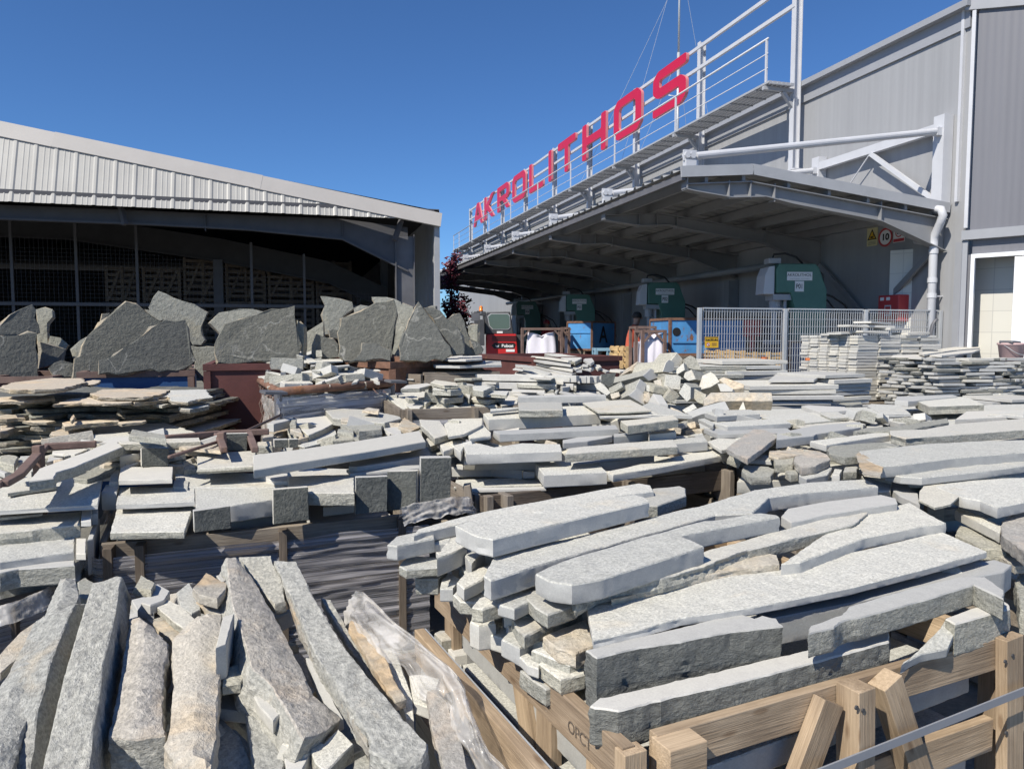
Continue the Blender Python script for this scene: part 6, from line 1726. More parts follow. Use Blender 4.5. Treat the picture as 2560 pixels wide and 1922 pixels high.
mb = MB(); mb.tube((WX-.16, Ym+.05, 4.42), (WX-.12, Yb-.2, 3.4), .012, 8); cpart(mb, 'strut', 'steel_white')
mb = MB(); mb.bar((WX-.11, Ya+.1, 2.62), (WX-.11, Ym-.03, 1.55), .05, .09); cpart(mb, 'strut', 'steel_canopy')
mb = MB(); mb.bar((WX-.11, Yb-.1, 2.62), (WX-.11, Ym+.03, 1.55), .05, .09); cpart(mb, 'strut', 'steel_canopy')
mb = MB(); mb.box((WX-.09, Ym, .72), (.12, .14, 1.44)); cpart(mb, 'post', 'steel_canopy')
mb = MB(); mb.tube((9.3, 13, 2.68), (9.3, 33, 2.68), .07, 12); thing_mesh(mb, 'supply_duct', [M['steel_canopy']], 'grey duct running along under the canopy above the machines', 'duct', smooth=True)
# rain pipe
pp = [at_X('m7', 1695, 1205, 9.55), at_X('m7', 1735, 1208, 9.55), at_X('m7', 1745, 1240, 9.56), at_X('m7', 1730, 1285, 9.58), at_X('m7', 1695, 1360, 9.62), at_X('m7', 1692, 1400, 9.62)]
bt = pp[-1].copy(); bt.z = .02
dp = root_at('rain_pipe', (bt.x, bt.y, 0), 'pale grey rain pipe bending down the hall corner', 'rain pipe')
o = MB().path(pp + [bt], .062, 14).build('pipe', [M['pipe_white']], dp, smooth=True); o.matrix_local = dp.matrix_basis.inverted()
for z in (2.10, 1.86, 2.55):
    mb = MB(); mb.tube((bt.x, bt.y, z), (bt.x, bt.y, z+.07), .072, 14)
    if z < 2: mb.bar((bt.x, bt.y, z+.03), (WX, bt.y, z+.03), .02, .02)
    o = mb.build('collar', [M['pipe_white']], dp, smooth=False); o.matrix_local = dp.matrix_basis.inverted()
mb = MB(); q = at_X('m4', 1545, 102, 9.60); r = Vector((bt.x, bt.y, q.z-.08)); mb.tube(q, r, .055, 12)
o = mb.build('branch_pipe', [M['pipe_white']], dp, smooth=True); o.matrix_local = dp.matrix_basis.inverted()

# ---------------------------------------------------------------- rooftop letters and their frame
SX = 9.42
poles = []
for px in (1981, 1747, 1588, 1472, 1385, 1313, 1255, 1211, 1175):
    poles.append(at_X('S', px, 400, 9.55).y)
sg = root_at('sign_frame', (9.55, poles[3], 0), 'white steel frame on the hall parapet carrying the red letters', 'sign frame')
SI = sg.matrix_basis.inverted()
def spart(mb, name, mat, parent=None, **k):
    o = mb.build(name, [M[mat]], sg, **k); o.matrix_local = SI; return o
for i, Y in enumerate(poles):
    mb = MB(); top = 8.36 if i else 8.9
    mb.ibeam((9.58, Y, 4.55), (9.58, Y, top), .13, .16, .014, (1, 0, 0)); mb.box((9.66, Y, 4.56), (.30, .22, .03)); spart(mb, 'pole', 'steel_white')
for z in (8.24, 7.74):
    mb = MB(); mb.bar((9.52, poles[0]-.02 if z < 8 else poles[0], z), (9.52, poles[-1]+.03, z), .06, .08); spart(mb, 'rail', 'steel_white')
wk = root_at('walkway', (9.05, poles[3], 6.0), 'narrow grated walkway with a railing below the red letters', 'walkway')
WI = wk.matrix_basis.inverted()
def wpart(mb, name, mat, **k):
    o = mb.build(name, [M[mat]], wk, **k); o.matrix_local = WI; return o
Ys, Ye = poles[0] - .15, poles[-1] + 1.6
mb = MB()
for X in (8.90, 9.0, 9.10, 9.2, 9.3, 9.4): mb.bar((X, Ys, 6.17), (X, Ye, 6.17), .075, .04)
yy = Ys
while yy < Ye: mb.bar((8.88, yy, 6.135), (9.42, yy, 6.135), .03, .018); yy += .45
wpart(mb, 'grating', 'steel_grey')
for z, r in ((7.02, .022), (6.74, .010), (6.46, .010)):
    mb = MB(); mb.tube((8.90, Ys+.1, z), (8.90, Ye, z), r, 8); wpart(mb, 'handrail', 'steel_white', smooth=True)
mb = MB(); mb.tube((8.90, Ys+.1, 7.05), (9.5, Ys+.1, 7.05), .02, 8)
for i, Y in enumerate(poles + [poles[-1] + 1.5]):
    mb = MB(); mb.bar((8.90, Y, 6.14), (8.90, Y, 7.02), .05, .03, (1, 0, 0)); wpart(mb, 'railing_post', 'steel_white')
    mb = MB(); mb.bar((8.84, Y, 6.09), (9.50, Y, 6.09), .08, .07); mb.bar((9.28, Y, 6.05), (9.52, Y, 5.78), .08, .06); wpart(mb, 'bracket', 'steel_grey')

LET = {
 'A': [[(0,0),(.38,1),(.62,1),(1,0),(.79,0),(.71,.22),(.29,.22),(.21,0)], [(.36,.42),(.5,.80),(.64,.42)]],
 'K': [[(0,0),(0,1),(.20,1),(.20,.64),(.72,1),(1,1),(.45,.56),(1,0),(.73,0),(.30,.42),(.20,.35),(.20,0)]],
 'R': [[(0,0),(0,1),(.84,1),(1,.87),(1,.52),(.86,.40),(.72,.40),(1.04,0),(.78,0),(.46,.40),(.20,.40),(.20,0)], [(.20,.58),(.20,.81),(.74,.81),(.79,.77),(.79,.62),(.74,.58)]],
 'O': [[(0,.16),(0,.84),(.14,1),(.86,1),(1,.84),(1,.16),(.86,0),(.14,0)], [(.20,.27),(.20,.73),(.26,.79),(.74,.79),(.80,.73),(.80,.27),(.74,.21),(.26,.21)]],
 'L': [[(0,0),(0,1),(.20,1),(.20,.22),(1,.22),(1,0)]],
 'I': [[(0,0),(0,1),(1,1),(1,0)]],
 'T': [[(0,.78),(0,1),(1,1),(1,.78),(.60,.78),(.60,0),(.40,0),(.40,.78)]],
 'H': [[(0,0),(0,1),(.19,1),(.19,.61),(.81,.61),(.81,1),(1,1),(1,0),(.81,0),(.81,.39),(.19,.39),(.19,0)]],
 'S': [[(0,0),(0,.21),(.77,.21),(.80,.24),(.80,.36),(.77,.39),(.15,.39),(0,.53),(0,.86),(.15,1),(1,1),(1,.79),(.23,.79),(.20,.76),(.20,.64),(.23,.61),(.85,.61),(1,.47),(1,.14),(.85,0)]],
}
def rounded(pts, r, k=4):
    out = []
    n = len(pts)
    for i in range(n):
        a, b, c = Vector(pts[i-1]), Vector(pts[i]), Vector(pts[(i+1) % n])
        u, v = (a-b), (c-b); rr = min(r, u.length*.45, v.length*.45)
        p, q = b + u.normalized()*rr, b + v.normalized()*rr
        for j in range(k+1):
            t = j/k; out.append(p*(1-t)**2 + b*2*t*(1-t) + q*t*t)
    return out
SGN = [('A',178,243),('K',255,322),('R',345,427),('O',450,543),('L',568,665),('I',703,733),('T',768,890),('H',937,1100),('O',1155,1345),('S',1425,1652)]
ZB, ZTP = 7.10, 8.26
for ch, xa, xb in SGN:
    ya, yb = at_X('m6', xa, 600, SX).y, at_X('m6', xb, 600, SX).y
    w = ya - yb; H = ZTP - ZB
    if ch == 'I': w = .34; 
    cu = bpy.data.curves.new('l', 'CURVE'); cu.dimensions = '2D'; cu.fill_mode = 'BOTH'; cu.extrude = .04
    for path_ in LET[ch]:
        pts = rounded([(p[0]*w, p[1]*H) for p in path_], .085)
        s = cu.splines.new('POLY'); s.points.add(len(pts)-1); s.use_cyclic_u = True
        for q, p in zip(s.points, pts): q.co = (p.x, p.y, 0, 1)
    tmp = bpy.data.objects.new('tmp', cu); COL.objects.link(tmp)
    dg = bpy.context.evaluated_depsgraph_get(); dg.update()
    me = bpy.data.meshes.new_from_object(tmp.evaluated_get(dg))
    bpy.data.objects.remove(tmp); bpy.data.curves.remove(cu)
    me.materials.clear(); me.materials.append(M['sign_red']); me.materials.append(M['sign_edge'])
    for p in me.polygons: p.material_index = 0 if abs(p.normal.z) > .7 else 1
    me.name = 'letter'
    o = bpy.data.objects.new('letter', me); COL.objects.link(o); o.parent = sg
    o.matrix_local = SI @ frame_mat((SX, ya, ZB), (0, -1, 0), (-1, 0, 0))
# mast
mp = at_d('S', 1694, 300, 25); mast = root_at('antenna_mast', (mp.x, mp.y, 6.0), 'thin guyed mast rising behind the red letters', 'mast')
mb = MB(); mb.tube((mp.x, mp.y, 6.0), (mp.x, mp.y, 10.5), .05, 10); mb.tube((mp.x, mp.y, 10.5), (mp.x, mp.y, 14.2), .035, 10); mb.bar((mp.x-.35, mp.y, 9.1), (mp.x+.35, mp.y, 9.1), .02, .02)
o = mb.build('pole', [M['galvanised']], mast, smooth=True); o.matrix_local = mast.matrix_basis.inverted()
for dx, dy, z in ((-2.2, 0, 13.6), (2.0, .5, 13.6), (-1.4, 1, 10.4), (1.2, 1, 10.4), (-2.8, 2, 13.0)):
    mb = MB(); mb.tube((mp.x, mp.y, z), (mp.x+dx, mp.y+dy, 6.2), .006, 5)
    o = mb.build('guy_wire', [M['galvanised']], mast); o.matrix_local = mast.matrix_basis.inverted()

# ---------------------------------------------------------------- left shed
EY, EZ, EXR, EXL = 20.0, 4.72, 3.72, -24.0
PT = math.tan(R(70))
def rpl(X, Y): return EZ + PT*(Y-EY)
nrm = Vector((0, -PT, 1)).normalized()
hp = at_plane('S', 0, 296, (0, EY, EZ), nrm)
hk = (hp.y-EY)/(EXR-hp.x)                              # verge: Y gained per metre to the left
RY = 22.4
shed = root_at('storage_shed', (-8, 30, 0), 'big open storage shed on the left with pale ribbed gable cladding', 'shed')
DI = shed.matrix_basis.inverted()
def dpart(mb, name, mat, **k):
    o = mb.build(name, [M[mat]], shed, **k); o.matrix_local = DI; return o
P, F = [], []
X = EXL; cols = []
while X < EXR:
    for dx, h in ((0, 0), (.035, .020), (.085, .020), (.12, 0), (.215, 0), (.225, .006), (.245, .006), (.255, 0), (.325, 0), (.335, .006), (.355, .006), (.365, 0)):
        if X+dx < EXR - .02: cols.append((X+dx, h))
    X += .43
for X, h in cols:
    yt = min(RY, EY + (EXR-X)*hk) - .11
    for Y in (EY - .14, max(EY - .13, yt)): P.append(Vector((X, Y, rpl(X, Y))) + nrm*h)
for i in range(len(cols)-1): F.append((2*i, 2*i+2, 2*i+3, 2*i+1))
mb = MB(); mb.poly(P, F); o = dpart(mb, 'roof', 'roof_sheet', fix=False)  # gable sheeting of the front, leaned back so it takes more sun
md = o.modifiers.new('thick', 'SOLIDIFY'); md.thickness = .012; md.offset = -1
xh = EXR - (RY-EY)/hk
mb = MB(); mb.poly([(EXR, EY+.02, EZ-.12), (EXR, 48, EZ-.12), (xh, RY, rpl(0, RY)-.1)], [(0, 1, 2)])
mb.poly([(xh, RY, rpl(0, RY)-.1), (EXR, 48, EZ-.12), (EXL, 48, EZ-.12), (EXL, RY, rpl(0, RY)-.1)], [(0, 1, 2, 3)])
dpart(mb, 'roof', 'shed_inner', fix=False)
a, b = Vector((EXR+.04, EY-.16, rpl(0, EY-.16)+.05)), Vector((xh, RY, rpl(0, RY)+.05))
n_seg = 9
for i in range(n_seg):
    p, q = a.lerp(b, i/n_seg), a.lerp(b, (i+1)/n_seg + .004)
    mb = MB(); mb.bar(p + Vector((0, 0, .012*(i % 2))), q + Vector((0, 0, .012*(i % 2))), .40, .05, nrm)
    dpart(mb, 'verge_cap', 'verge_sheet')
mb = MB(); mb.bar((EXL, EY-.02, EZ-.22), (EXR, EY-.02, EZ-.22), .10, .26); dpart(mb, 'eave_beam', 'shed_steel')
mb = MB(); pts = [(EXL, 4.02), (-3.5, 4.02), (-1.2, 3.98), (1.2, 3.82), (2.95, 3.0)]
for (x0, z0), (x1, z1) in zip(pts, pts[1:]): mb.bar((x0, EY+.5, z0), (x1, EY+.5, z1), .16, .05)
for (x0, z0), (x1, z1) in zip(pts, pts[1:]): mb.extrude([(x0, EY+.495, z0), (x1, EY+.495, z1), (x1, EY+.495, 4.35 if x1 < 2 else 4.2), (x0, EY+.495, 4.35)], (0, .012, 0))
for x in (-12, -7, -2.2, 1.2): mb.box((x, EY+.5, 4.1), (.02, .14, .4))
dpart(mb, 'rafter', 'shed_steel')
mb = MB(); mb.extrude([(2.60, EY+.49, 0), (2.60, EY+.49, 3.95), (3.12, EY+.49, 3.95), (3.12, EY+.49, 0)], (0, .02, 0)); mb.box((2.61, EY+.5, 2), (.02, .2, 4)); mb.box((3.11, EY+.5, 2), (.02, .2, 4)); dpart(mb, 'column', 'steel_dark')
for a_, b_ in (((2.75, EY+.3, 4.35), (2.55, EY+.2, 3.8)), ((-4.1, EY+.3, 4.4), (-4.0, EY+.2, 3.95))):
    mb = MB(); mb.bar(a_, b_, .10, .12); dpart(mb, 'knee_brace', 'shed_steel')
mb = MB(); mb.box((EXR-.06, EY, 2.3), (.14, .14, 4.6)); dpart(mb, 'corner_post', 'steel_grey')
mb = MB()
yy = EY + .1
while yy < 46: mb.box((EXR+.0, yy+.1, 2.35), (.03, .12, 4.6)); mb.box((EXR-.015, yy+.22, 2.35), (.03, .12, 4.6)); yy += .24
dpart(mb, 'side_wall', 'steel_grey')
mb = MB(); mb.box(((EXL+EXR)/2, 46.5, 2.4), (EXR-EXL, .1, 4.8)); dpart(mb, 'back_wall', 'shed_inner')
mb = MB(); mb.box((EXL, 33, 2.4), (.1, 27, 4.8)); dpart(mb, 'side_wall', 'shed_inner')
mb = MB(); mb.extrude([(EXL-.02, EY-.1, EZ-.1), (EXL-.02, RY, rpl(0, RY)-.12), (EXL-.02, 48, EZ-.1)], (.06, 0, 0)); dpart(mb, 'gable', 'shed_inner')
# inner frame further back
mb = MB(); pts = [(EXL, 4.3), (-6.5, 4.1), (-2.2, 3.55), (1.0, 2.95), (2.9, 2.1)]
for (x0, z0), (x1, z1) in zip(pts, pts[1:]): mb.bar((x0, 25, z0), (x1, 25, z1), .14, .06); mb.extrude([(x0, 24.99, z0), (x1, 24.99, z1), (x1, 24.99, z1+.7), (x0, 24.99, z0+.7)], (0, .012, 0))
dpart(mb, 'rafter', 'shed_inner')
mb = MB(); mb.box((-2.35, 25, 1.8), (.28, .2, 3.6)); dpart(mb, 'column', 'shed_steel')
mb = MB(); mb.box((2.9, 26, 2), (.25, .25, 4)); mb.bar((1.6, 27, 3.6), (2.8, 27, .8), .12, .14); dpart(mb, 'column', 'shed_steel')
for x0, x1, yz in ((95, 250, 570), (320, 480, 612), (540, 705, 645)):
    p = at_Y('m5', x0, yz-1, 36); q = at_Y('m5', x1, yz+24 if x0 != 95 else yz+26, 36)
    mb = MB(); mb.bar(p, q, .10, .08)
    thing_mesh(mb, 'strip_lamp', [M['lamp_strip']], ['strip lamp glowing under the shed roof, left of three', 'strip lamp glowing under the shed roof, middle of three', 'strip lamp glowing under the shed roof, right of three'][(95, 320, 540).index(x0)], 'lamp', 'strip lamps in the shed')
# mesh screen
FYs = 23.0
ms = root_at('mesh_fence', (-6, FYs, 0), 'wire mesh screen standing across the shed opening', 'mesh fence')
MI_ = ms.matrix_basis.inverted()
for px in (65, 372, 660, 1203, 1453):
    p = at_Y('m5', px, 950, FYs); t = at_Y('m5', px, {65: 520, 372: 530, 660: 565, 1203: 660, 1453: 715}[px], FYs)
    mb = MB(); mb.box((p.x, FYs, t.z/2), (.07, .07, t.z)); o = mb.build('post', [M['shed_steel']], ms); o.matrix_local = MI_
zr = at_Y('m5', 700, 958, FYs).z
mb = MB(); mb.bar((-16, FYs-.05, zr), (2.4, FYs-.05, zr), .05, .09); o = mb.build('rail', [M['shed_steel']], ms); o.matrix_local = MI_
mb = MB(); x = -15.5
while x < 2.3:
    mb.bar((x, FYs+.02, .1), (x, FYs+.02, 3.9 - max(0, (x+6)*.17)), .004, .004, (1, 0, 0)); x += .11
z = .2
while z < 3.7:
    mb.bar((-15.5, FYs+.028, z), (min(2.3, -6 + (3.9-z)/.17), FYs+.028, z), .004, .004); z += .11
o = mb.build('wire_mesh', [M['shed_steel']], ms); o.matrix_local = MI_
# crates stored in the shed
def slat_crate(name, label, cat, group, origin, rz, w, d, h, mat, slats=6, diag=True, th=.02):
    o = bpy.data.objects.new(name, None); COL.objects.link(o); o.empty_display_size = .1
    o.matrix_local = Matrix.Translation(Vector(origin)) @ Matrix.Rotation(rz, 4, 'Z')
    tag(o, label, cat, group)
    mb = MB()
    for sy in (-d/2, d/2):
        for k in range(slats): mb.box((0, sy, (k+.5)*h/slats), (w, th, h/slats*.50))
    for sx in (-w/2, w/2):
        for k in range(slats): mb.box((sx, 0, (k+.5)*h/slats), (th, d-.05, h/slats*.50))
    link('slats', mb.mesh('slats'), o, [M[mat]])
    pm = MB().box((0, 0, h/2), (.07 if w < 1 else .09, th, h)).mesh('post'); pm.materials.append(M[mat])
    for sx in (-w/2+.05, 0, w/2-.05):
        for sy in (-d/2-.022, d/2+.022):
            q = bpy.data.objects.new('post', pm); COL.objects.link(q); q.parent = o; q.location = (sx, sy, 0)
    if diag:
        for s in (-1, 1):
            mb = MB(); mb.bar((-w/2+.1 if s < 0 else .05, -d/2-.03, .05), (-.05 if s < 0 else w/2-.1, -d/2-.03, h-.05), th, .08, (0, 0, 1))
            link('brace', mb.mesh('brace'), o, [M[mat]])
    return o
tops = [(495, 665, 768), (672, 862, 775), (866, 1060, 727), (1068, 1265, 752), (1270, 1498, 745), (1502, 1680, 738)]
for i, (xa, xb, yt) in enumerate(tops):
    a, b = at_Y('m5', xa, yt, 26.5), at_Y('m5', xb, yt, 26.5)
    hcr = a.z/3
    for lv in range(3):
        slat_crate('storage_crate', 'slatted crate in the dark shed, ' + ['bottom', 'middle', 'top'][lv] + ' of the stack ' + ['farthest left', 'second from left', 'at the thick column', 'fourth along', 'fifth along', 'nearest the corner'][i],
                   'wooden crate', 'crates stored in the shed', ((a.x+b.x)/2, 27.0 + .05*i, lv*hcr), 0, b.x-a.x-.03, 1.0, hcr-.02, 'wood_dark', 6)  # darker wood stands in for the shade these crates are in
# ---------------------------------------------------------------- splitting machines
def machine(name, code, label, base):
    o = bpy.data.objects.new(name, None); COL.objects.link(o); o.empty_display_size = .1
    o.matrix_local = Matrix.Translation(Vector((base.x, base.y, 0))) @ Matrix.Rotation(R(-14), 4, 'Z')
    tag(o, label, 'splitting machine', 'green splitting machines under the canopy')
    c = [(-.44,2.42),(-.39,2.50),(.24,2.50),(.30,2.44),(.45,2.05),(.45,.45),(-.45,.45),(-.45,.95),(-.11,1.0),(-.11,1.76),(-.18,2.0),(-.43,2.0)]
    mb = MB(); mb.extrude([(x, -.25, z) for x, z in c], (0, .5, 0)); b = mb.build('frame', [M['green_paint']], o, bevel=.015)
    mb = MB(); mb.box((0, 0, .22), (1.0, .7, .44)); mb.build('base', [M['steel_dark']], o, bevel=.01)
    mb = MB(); mb.extrude([(-.62, -.2, 2.30), (-.56, -.2, 2.45), (-.45, -.2, 2.47), (-.45, -.2, 1.98), (-.64, -.2, 1.98)], (0, .4, 0)); mb.build('side_cover', [M['pipe_white']], o, bevel=.01)
    mb = MB(); mb.box((-.42, 0, 2.56), (.22, .24, .10)); mb.build('motor', [M['steel_grey']], o, bevel=.015)
    mb = MB(); mb.tube((-.36, 0, 1.98), (-.36, 0, 1.70), .10, 14); mb.tube((-.36, 0, 1.70), (-.36, 0, 1.18), .045, 12); mb.box((-.36, 0, 1.15), (.26, .4, .08)); mb.tube((-.22, -.1, 1.98), (-.22, -.1, 1.35), .03, 10); mb.box((-.3, -.02, 1.93), (.34, .36, .10))
    mb.build('piston', [M['steel_grey']], o)
    mb = MB(); mb.path([(-.42, 0, 2.6), (-.40, 0, 2.68), (-.2, 0, 2.70), (.0, 0, 2.64), (.12, 0, 2.52)], .018, 8)
    mb.build('hose', [M['rubber']], o, smooth=True); mb = MB()
    mb.path([(.45, .0, 2.02), (.7, .05, 1.95), (.95, .1, 1.80), (1.12, .15, 1.55), (1.18, .2, 1.2)], .018, 8); mb.build('hose', [M['rubber']], o, smooth=True); mb = MB(); mb.path([(.45, .1, 1.98), (.66, .15, 1.88), (.85, .2, 1.68), (.95, .25, 1.3)], .016, 8)
    mb.build('hose', [M['rubber']], o, smooth=True)
    mb = MB(); mb.box((-.04, -.258, 2.285), (.44, .01, .145)); pl = mb.build('name_plate', [M['white']], o)
    m1_ = frame_mat((-.05, -.2645, 2.305), (1, 0, 0), (0, -1, 0)); text_mesh('lettering', 'AKROLITHOS', .070, [M['black']], pl, m1_, .0006, .0, xscale=.98)
    text_mesh('lettering', 's.', .03, [M['black']], pl, frame_mat((.158, -.2645, 2.29), (1, 0, 0), (0, -1, 0)), .0006)
    text_mesh('lettering', 'NATURAL STONES', .024, [M['steel_grey']], pl, frame_mat((-.04, -.2645, 2.238), (1, 0, 0), (0, -1, 0)), .0006, xscale=1.7)
    mb = MB(); mb.box((-.04, -.258, 2.112), (.155, .01, .18)); pc = mb.build('number_plate', [M['white']], o)
    text_mesh('lettering', code, .115, [M['black']], pc, frame_mat((-.04, -.2645, 2.108), (1, 0, 0), (0, -1, 0)), .0006, .001, xscale=.72)
    return o
machine('splitting_machine', 'P01', 'green splitting machine numbered P01, behind the mesh fence', at_d('n4', 395, 300, 13.1))
machine('splitting_machine', 'P02', 'green splitting machine numbered P02, behind the blue bins', at_d('S', 1660, 740, 17.8))
machine('splitting_machine', 'P03', 'green splitting machine numbered P03, above the bin marked A', at_d('S', 1449, 750, 23.2))
machine('splitting_machine', 'P04', 'green splitting machine numbered P04, next to the loader', at_d('S', 1320, 760, 28.1))

# ---------------------------------------------------------------- mesh fence in front of P01
FY = 9.42
fx = [at_Y('m4', x, 620, FY).x for x in (218, 742, 1236, 1695)]
fz = at_Y('m4', 742, 520, FY).z
fe = root_at('mesh_fence', ((fx[0]+fx[-1])/2, FY, 0), 'galvanised grating fence in front of machine P01', 'fence')
I = fe.matrix_basis.inverted()
for i in range(3):
    a, b = fx[i] + .06, fx[i+1] - .06
    mb = MB(); n = round((b-a)/.0425)
    for k in range(n+1):
        x = a + (b-a)*k/n; mb.box((x, FY, fz/2+.03), (.007, .009, fz-.08))
    z = .12
    while z < fz-.03: mb.box(((a+b)/2, FY, z), (b-a, .008, .006)); z += .107
    mb.box(((a+b)/2, FY, fz-.005), (b-a+.01, .034, .02)); mb.box(((a+b)/2, FY, .06), (b-a+.01, .034, .02))
    o = mb.build('grating_panel', [M['galvanised']], fe); o.matrix_local = I
for x in fx:
    mb = MB(); mb.box((x, FY, fz/2), (.055, .055, fz)); o = mb.build('post', [M['galvanised']], fe, bevel=.004); o.matrix_local = I
# yellow notice
p = at_Y('m4', 252, 692, FY-.03); q = at_Y('m4', 333, 760, FY-.03); W_, H_ = q.x-p.x, p.z-q.z; cxs, czs = (p.x+q.x)/2, (p.z+q.z)/2
nb = root_at('notice', (cxs, FY-.03, czs), 'yellow and black notice reading ΠΡΟΣΟΧΗ on the grating fence', 'notice')
def npart(mb, name, mat, **k): return mb.build(name, [M[mat]], nb, **k)
mb = MB(); mb.box((0, 0, 0), (W_, .006, H_)); npart(mb, 'plate', 'yellow')
mb = MB(); mb.box((0, -.0045, H_*.30), (W_*.94, .002, H_*.34)); npart(mb, 'header', 'black')
text_mesh('lettering', 'ΠΡΟΣΟΧΗ', H_*.24, [M['yellow']], nb, frame_mat((0, -.0062, H_*.29), (1, 0, 0), (0, -1, 0)), .0005, .002, xscale=1.02)
def disc(c, r0, r1, y, n=28):
    mb = MB(); P, F = [], []
    for k in range(n):
        t = 2*math.pi*k/n
        P += [(c[0]+r0*math.cos(t), y, c[1]+r0*math.sin(t)), (c[0]+r1*math.cos(t), y, c[1]+r1*math.sin(t))]
    for k in range(n): F.append((2*k, 2*k+1, (2*k+3) % (2*n), (2*k+2) % (2*n)))
    mb.poly(P, F); return mb
npart(disc((-W_*.27, -H_*.2), 0.0001, H_*.14, -.0050), 'symbol', 'white', fix=False)
npart(disc((-W_*.27, -H_*.2), H_*.135, H_*.18, -.0054), 'symbol', 'fire_red', fix=False)
mb = MB(); mb.bar((-W_*.27-H_*.10, -.0056, -H_*.10), (-W_*.27+H_*.10, -.0056, -H_*.30), .002, H_*.04); npart(mb, 'symbol', 'fire_red')
mb = MB(); mb.box((-W_*.27, -.0052, -H_*.2), (H_*.06, .001, H_*.18)); npart(mb, 'symbol', 'black')
mb = MB()
for k in range(3): mb.box((W_*.18, -.0045, -H_*(.08+.10*k)), (W_*.36, .002, H_*.035))
npart(mb, 'small_print', 'rust')

# ---------------------------------------------------------------- wall signs under the canopy
def wsign(x0, y0, x1, y1):
    p, q = at_X('m4', x0, (y0+y1)/2, WX-.012), at_X('m4', x1, (y0+y1)/2, WX-.012)
    t, b = at_X('m4', (x0+x1)/2, y0, WX-.012), at_X('m4', (x0+x1)/2, y1, WX-.012)
    c = Vector((WX-.012, (p.y+q.y)/2, (t.z+b.z)/2)); return c, p.y-q.y, t.z-b.z
def signroot(label, x0, y0, x1, y1):
    c, w, h = wsign(x0, y0, x1, y1)
    o = bpy.data.objects.new('wall_sign', None); COL.objects.link(o); o.empty_display_size = .1
    o.matrix_local = Matrix.Translation(c) @ Matrix.Rotation(R(-90), 4, 'Z')      # local -Y looks out from the wall
    tag(o, label, 'wall sign', 'safety signs on the hall wall'); return o, w, h
def sp(o, mb, name, mat, **k): return mb.build(name, [M[mat]], o, **k)
o, w, h = signroot('yellow warning sign with a forklift triangle on the hall wall', 1248, 25, 1312, 135)
mb = MB(); mb.box((0, 0, 0), (w, .008, h)); sp(o, mb, 'plate', 'pale_yellow')
mb = MB(); mb.extrude([(-w*.44, -.0045, -h*.16), (w*.44, -.0045, -h*.16), (0, -.0045, h*.44)], (0, -.001, 0)); sp(o, mb, 'symbol', 'black')
mb = MB(); mb.extrude([(-w*.30, -.0058, -h*.10), (w*.30, -.0058, -h*.10), (0, -.0058, h*.31)], (0, -.001, 0)); sp(o, mb, 'symbol', 'yellow')
mb = MB(); mb.box((-.03*w, -.0072, -h*.02), (w*.22, .001, h*.10)); mb.box((.12*w, -.0072, h*.04), (w*.05, .001, h*.2)); sp(o, mb, 'symbol', 'black')
mb = MB(); [mb.box((0, -.0045, -h*(.27+.07*k)), (w*.7, .001, h*.025)) for k in range(3)]; sp(o, mb, 'small_print', 'steel_dark')
o, w, h = signroot('round speed limit sign with a red ring reading 10', 1318, 24, 1406, 140)
sp(o, disc((0, 0), .0001, h*.5, -.004, 36), 'plate', 'white', fix=False)
sp(o, disc((0, 0), h*.39, h*.5, -.0052, 36), 'ring', 'fire_red', fix=False)
text_mesh('lettering', '10', h*.46, [M['black']], o, frame_mat((0, -.0056, -.0), (1, 0, 0), (0, -1, 0)), .0005, .006, xscale=1.15)
o, w, h = signroot('white prohibition sign with a red circle and red text band', 1410, 18, 1480, 112)
mb = MB(); mb.box((0, 0, 0), (w, .008, h)); sp(o, mb, 'plate', 'white')
sp(o, disc((0, h*.14), h*.24, h*.31, -.0052, 30), 'symbol', 'fire_red', fix=False)
mb = MB(); mb.box((0, -.0052, h*.14), (w*.35, .001, h*.22)); sp(o, mb, 'symbol', 'black')
mb = MB(); mb.bar((-h*.17, -.0062, h*.31), (h*.17, -.0062, -h*.03), .001, h*.06); sp(o, mb, 'symbol', 'fire_red')
mb = MB(); mb.box((0, -.0048, -h*.36), (w*.94, .001, h*.20)); sp(o, mb, 'text_band', 'fire_red')
c, w, h = wsign(1378, 438, 1505, 600)
fc = root_at('fire_cabinet', (WX-.12, c.y, c.z-h/2), 'red fire hose cabinet on the hall wall behind the fence', 'fire cabinet')
mb = MB(); mb.box((0, 0, h/2), (.22, w, h)); mb.build('cabinet', [M['fire_red']], fc, bevel=.012)
mb = MB(); mb.box((-.113, .0, h*.42), (.004, w*.32, h*.40)); mb.build('window', [M['pipe_white']], fc, bevel=.01)
mb = MB(); mb.box((-.1155, .0, h*.42), (.004, w*.24, h*.30)); mb.build('hose_reel', [M['fire_red']], fc)
mb = MB(); mb.box((-.113, w*.30, h*.86), (.004, w*.18, h*.12)); mb.box((-.113, 0, h*.86), (.004, w*.18, h*.12)); mb.build('sticker', [M['white']], fc)

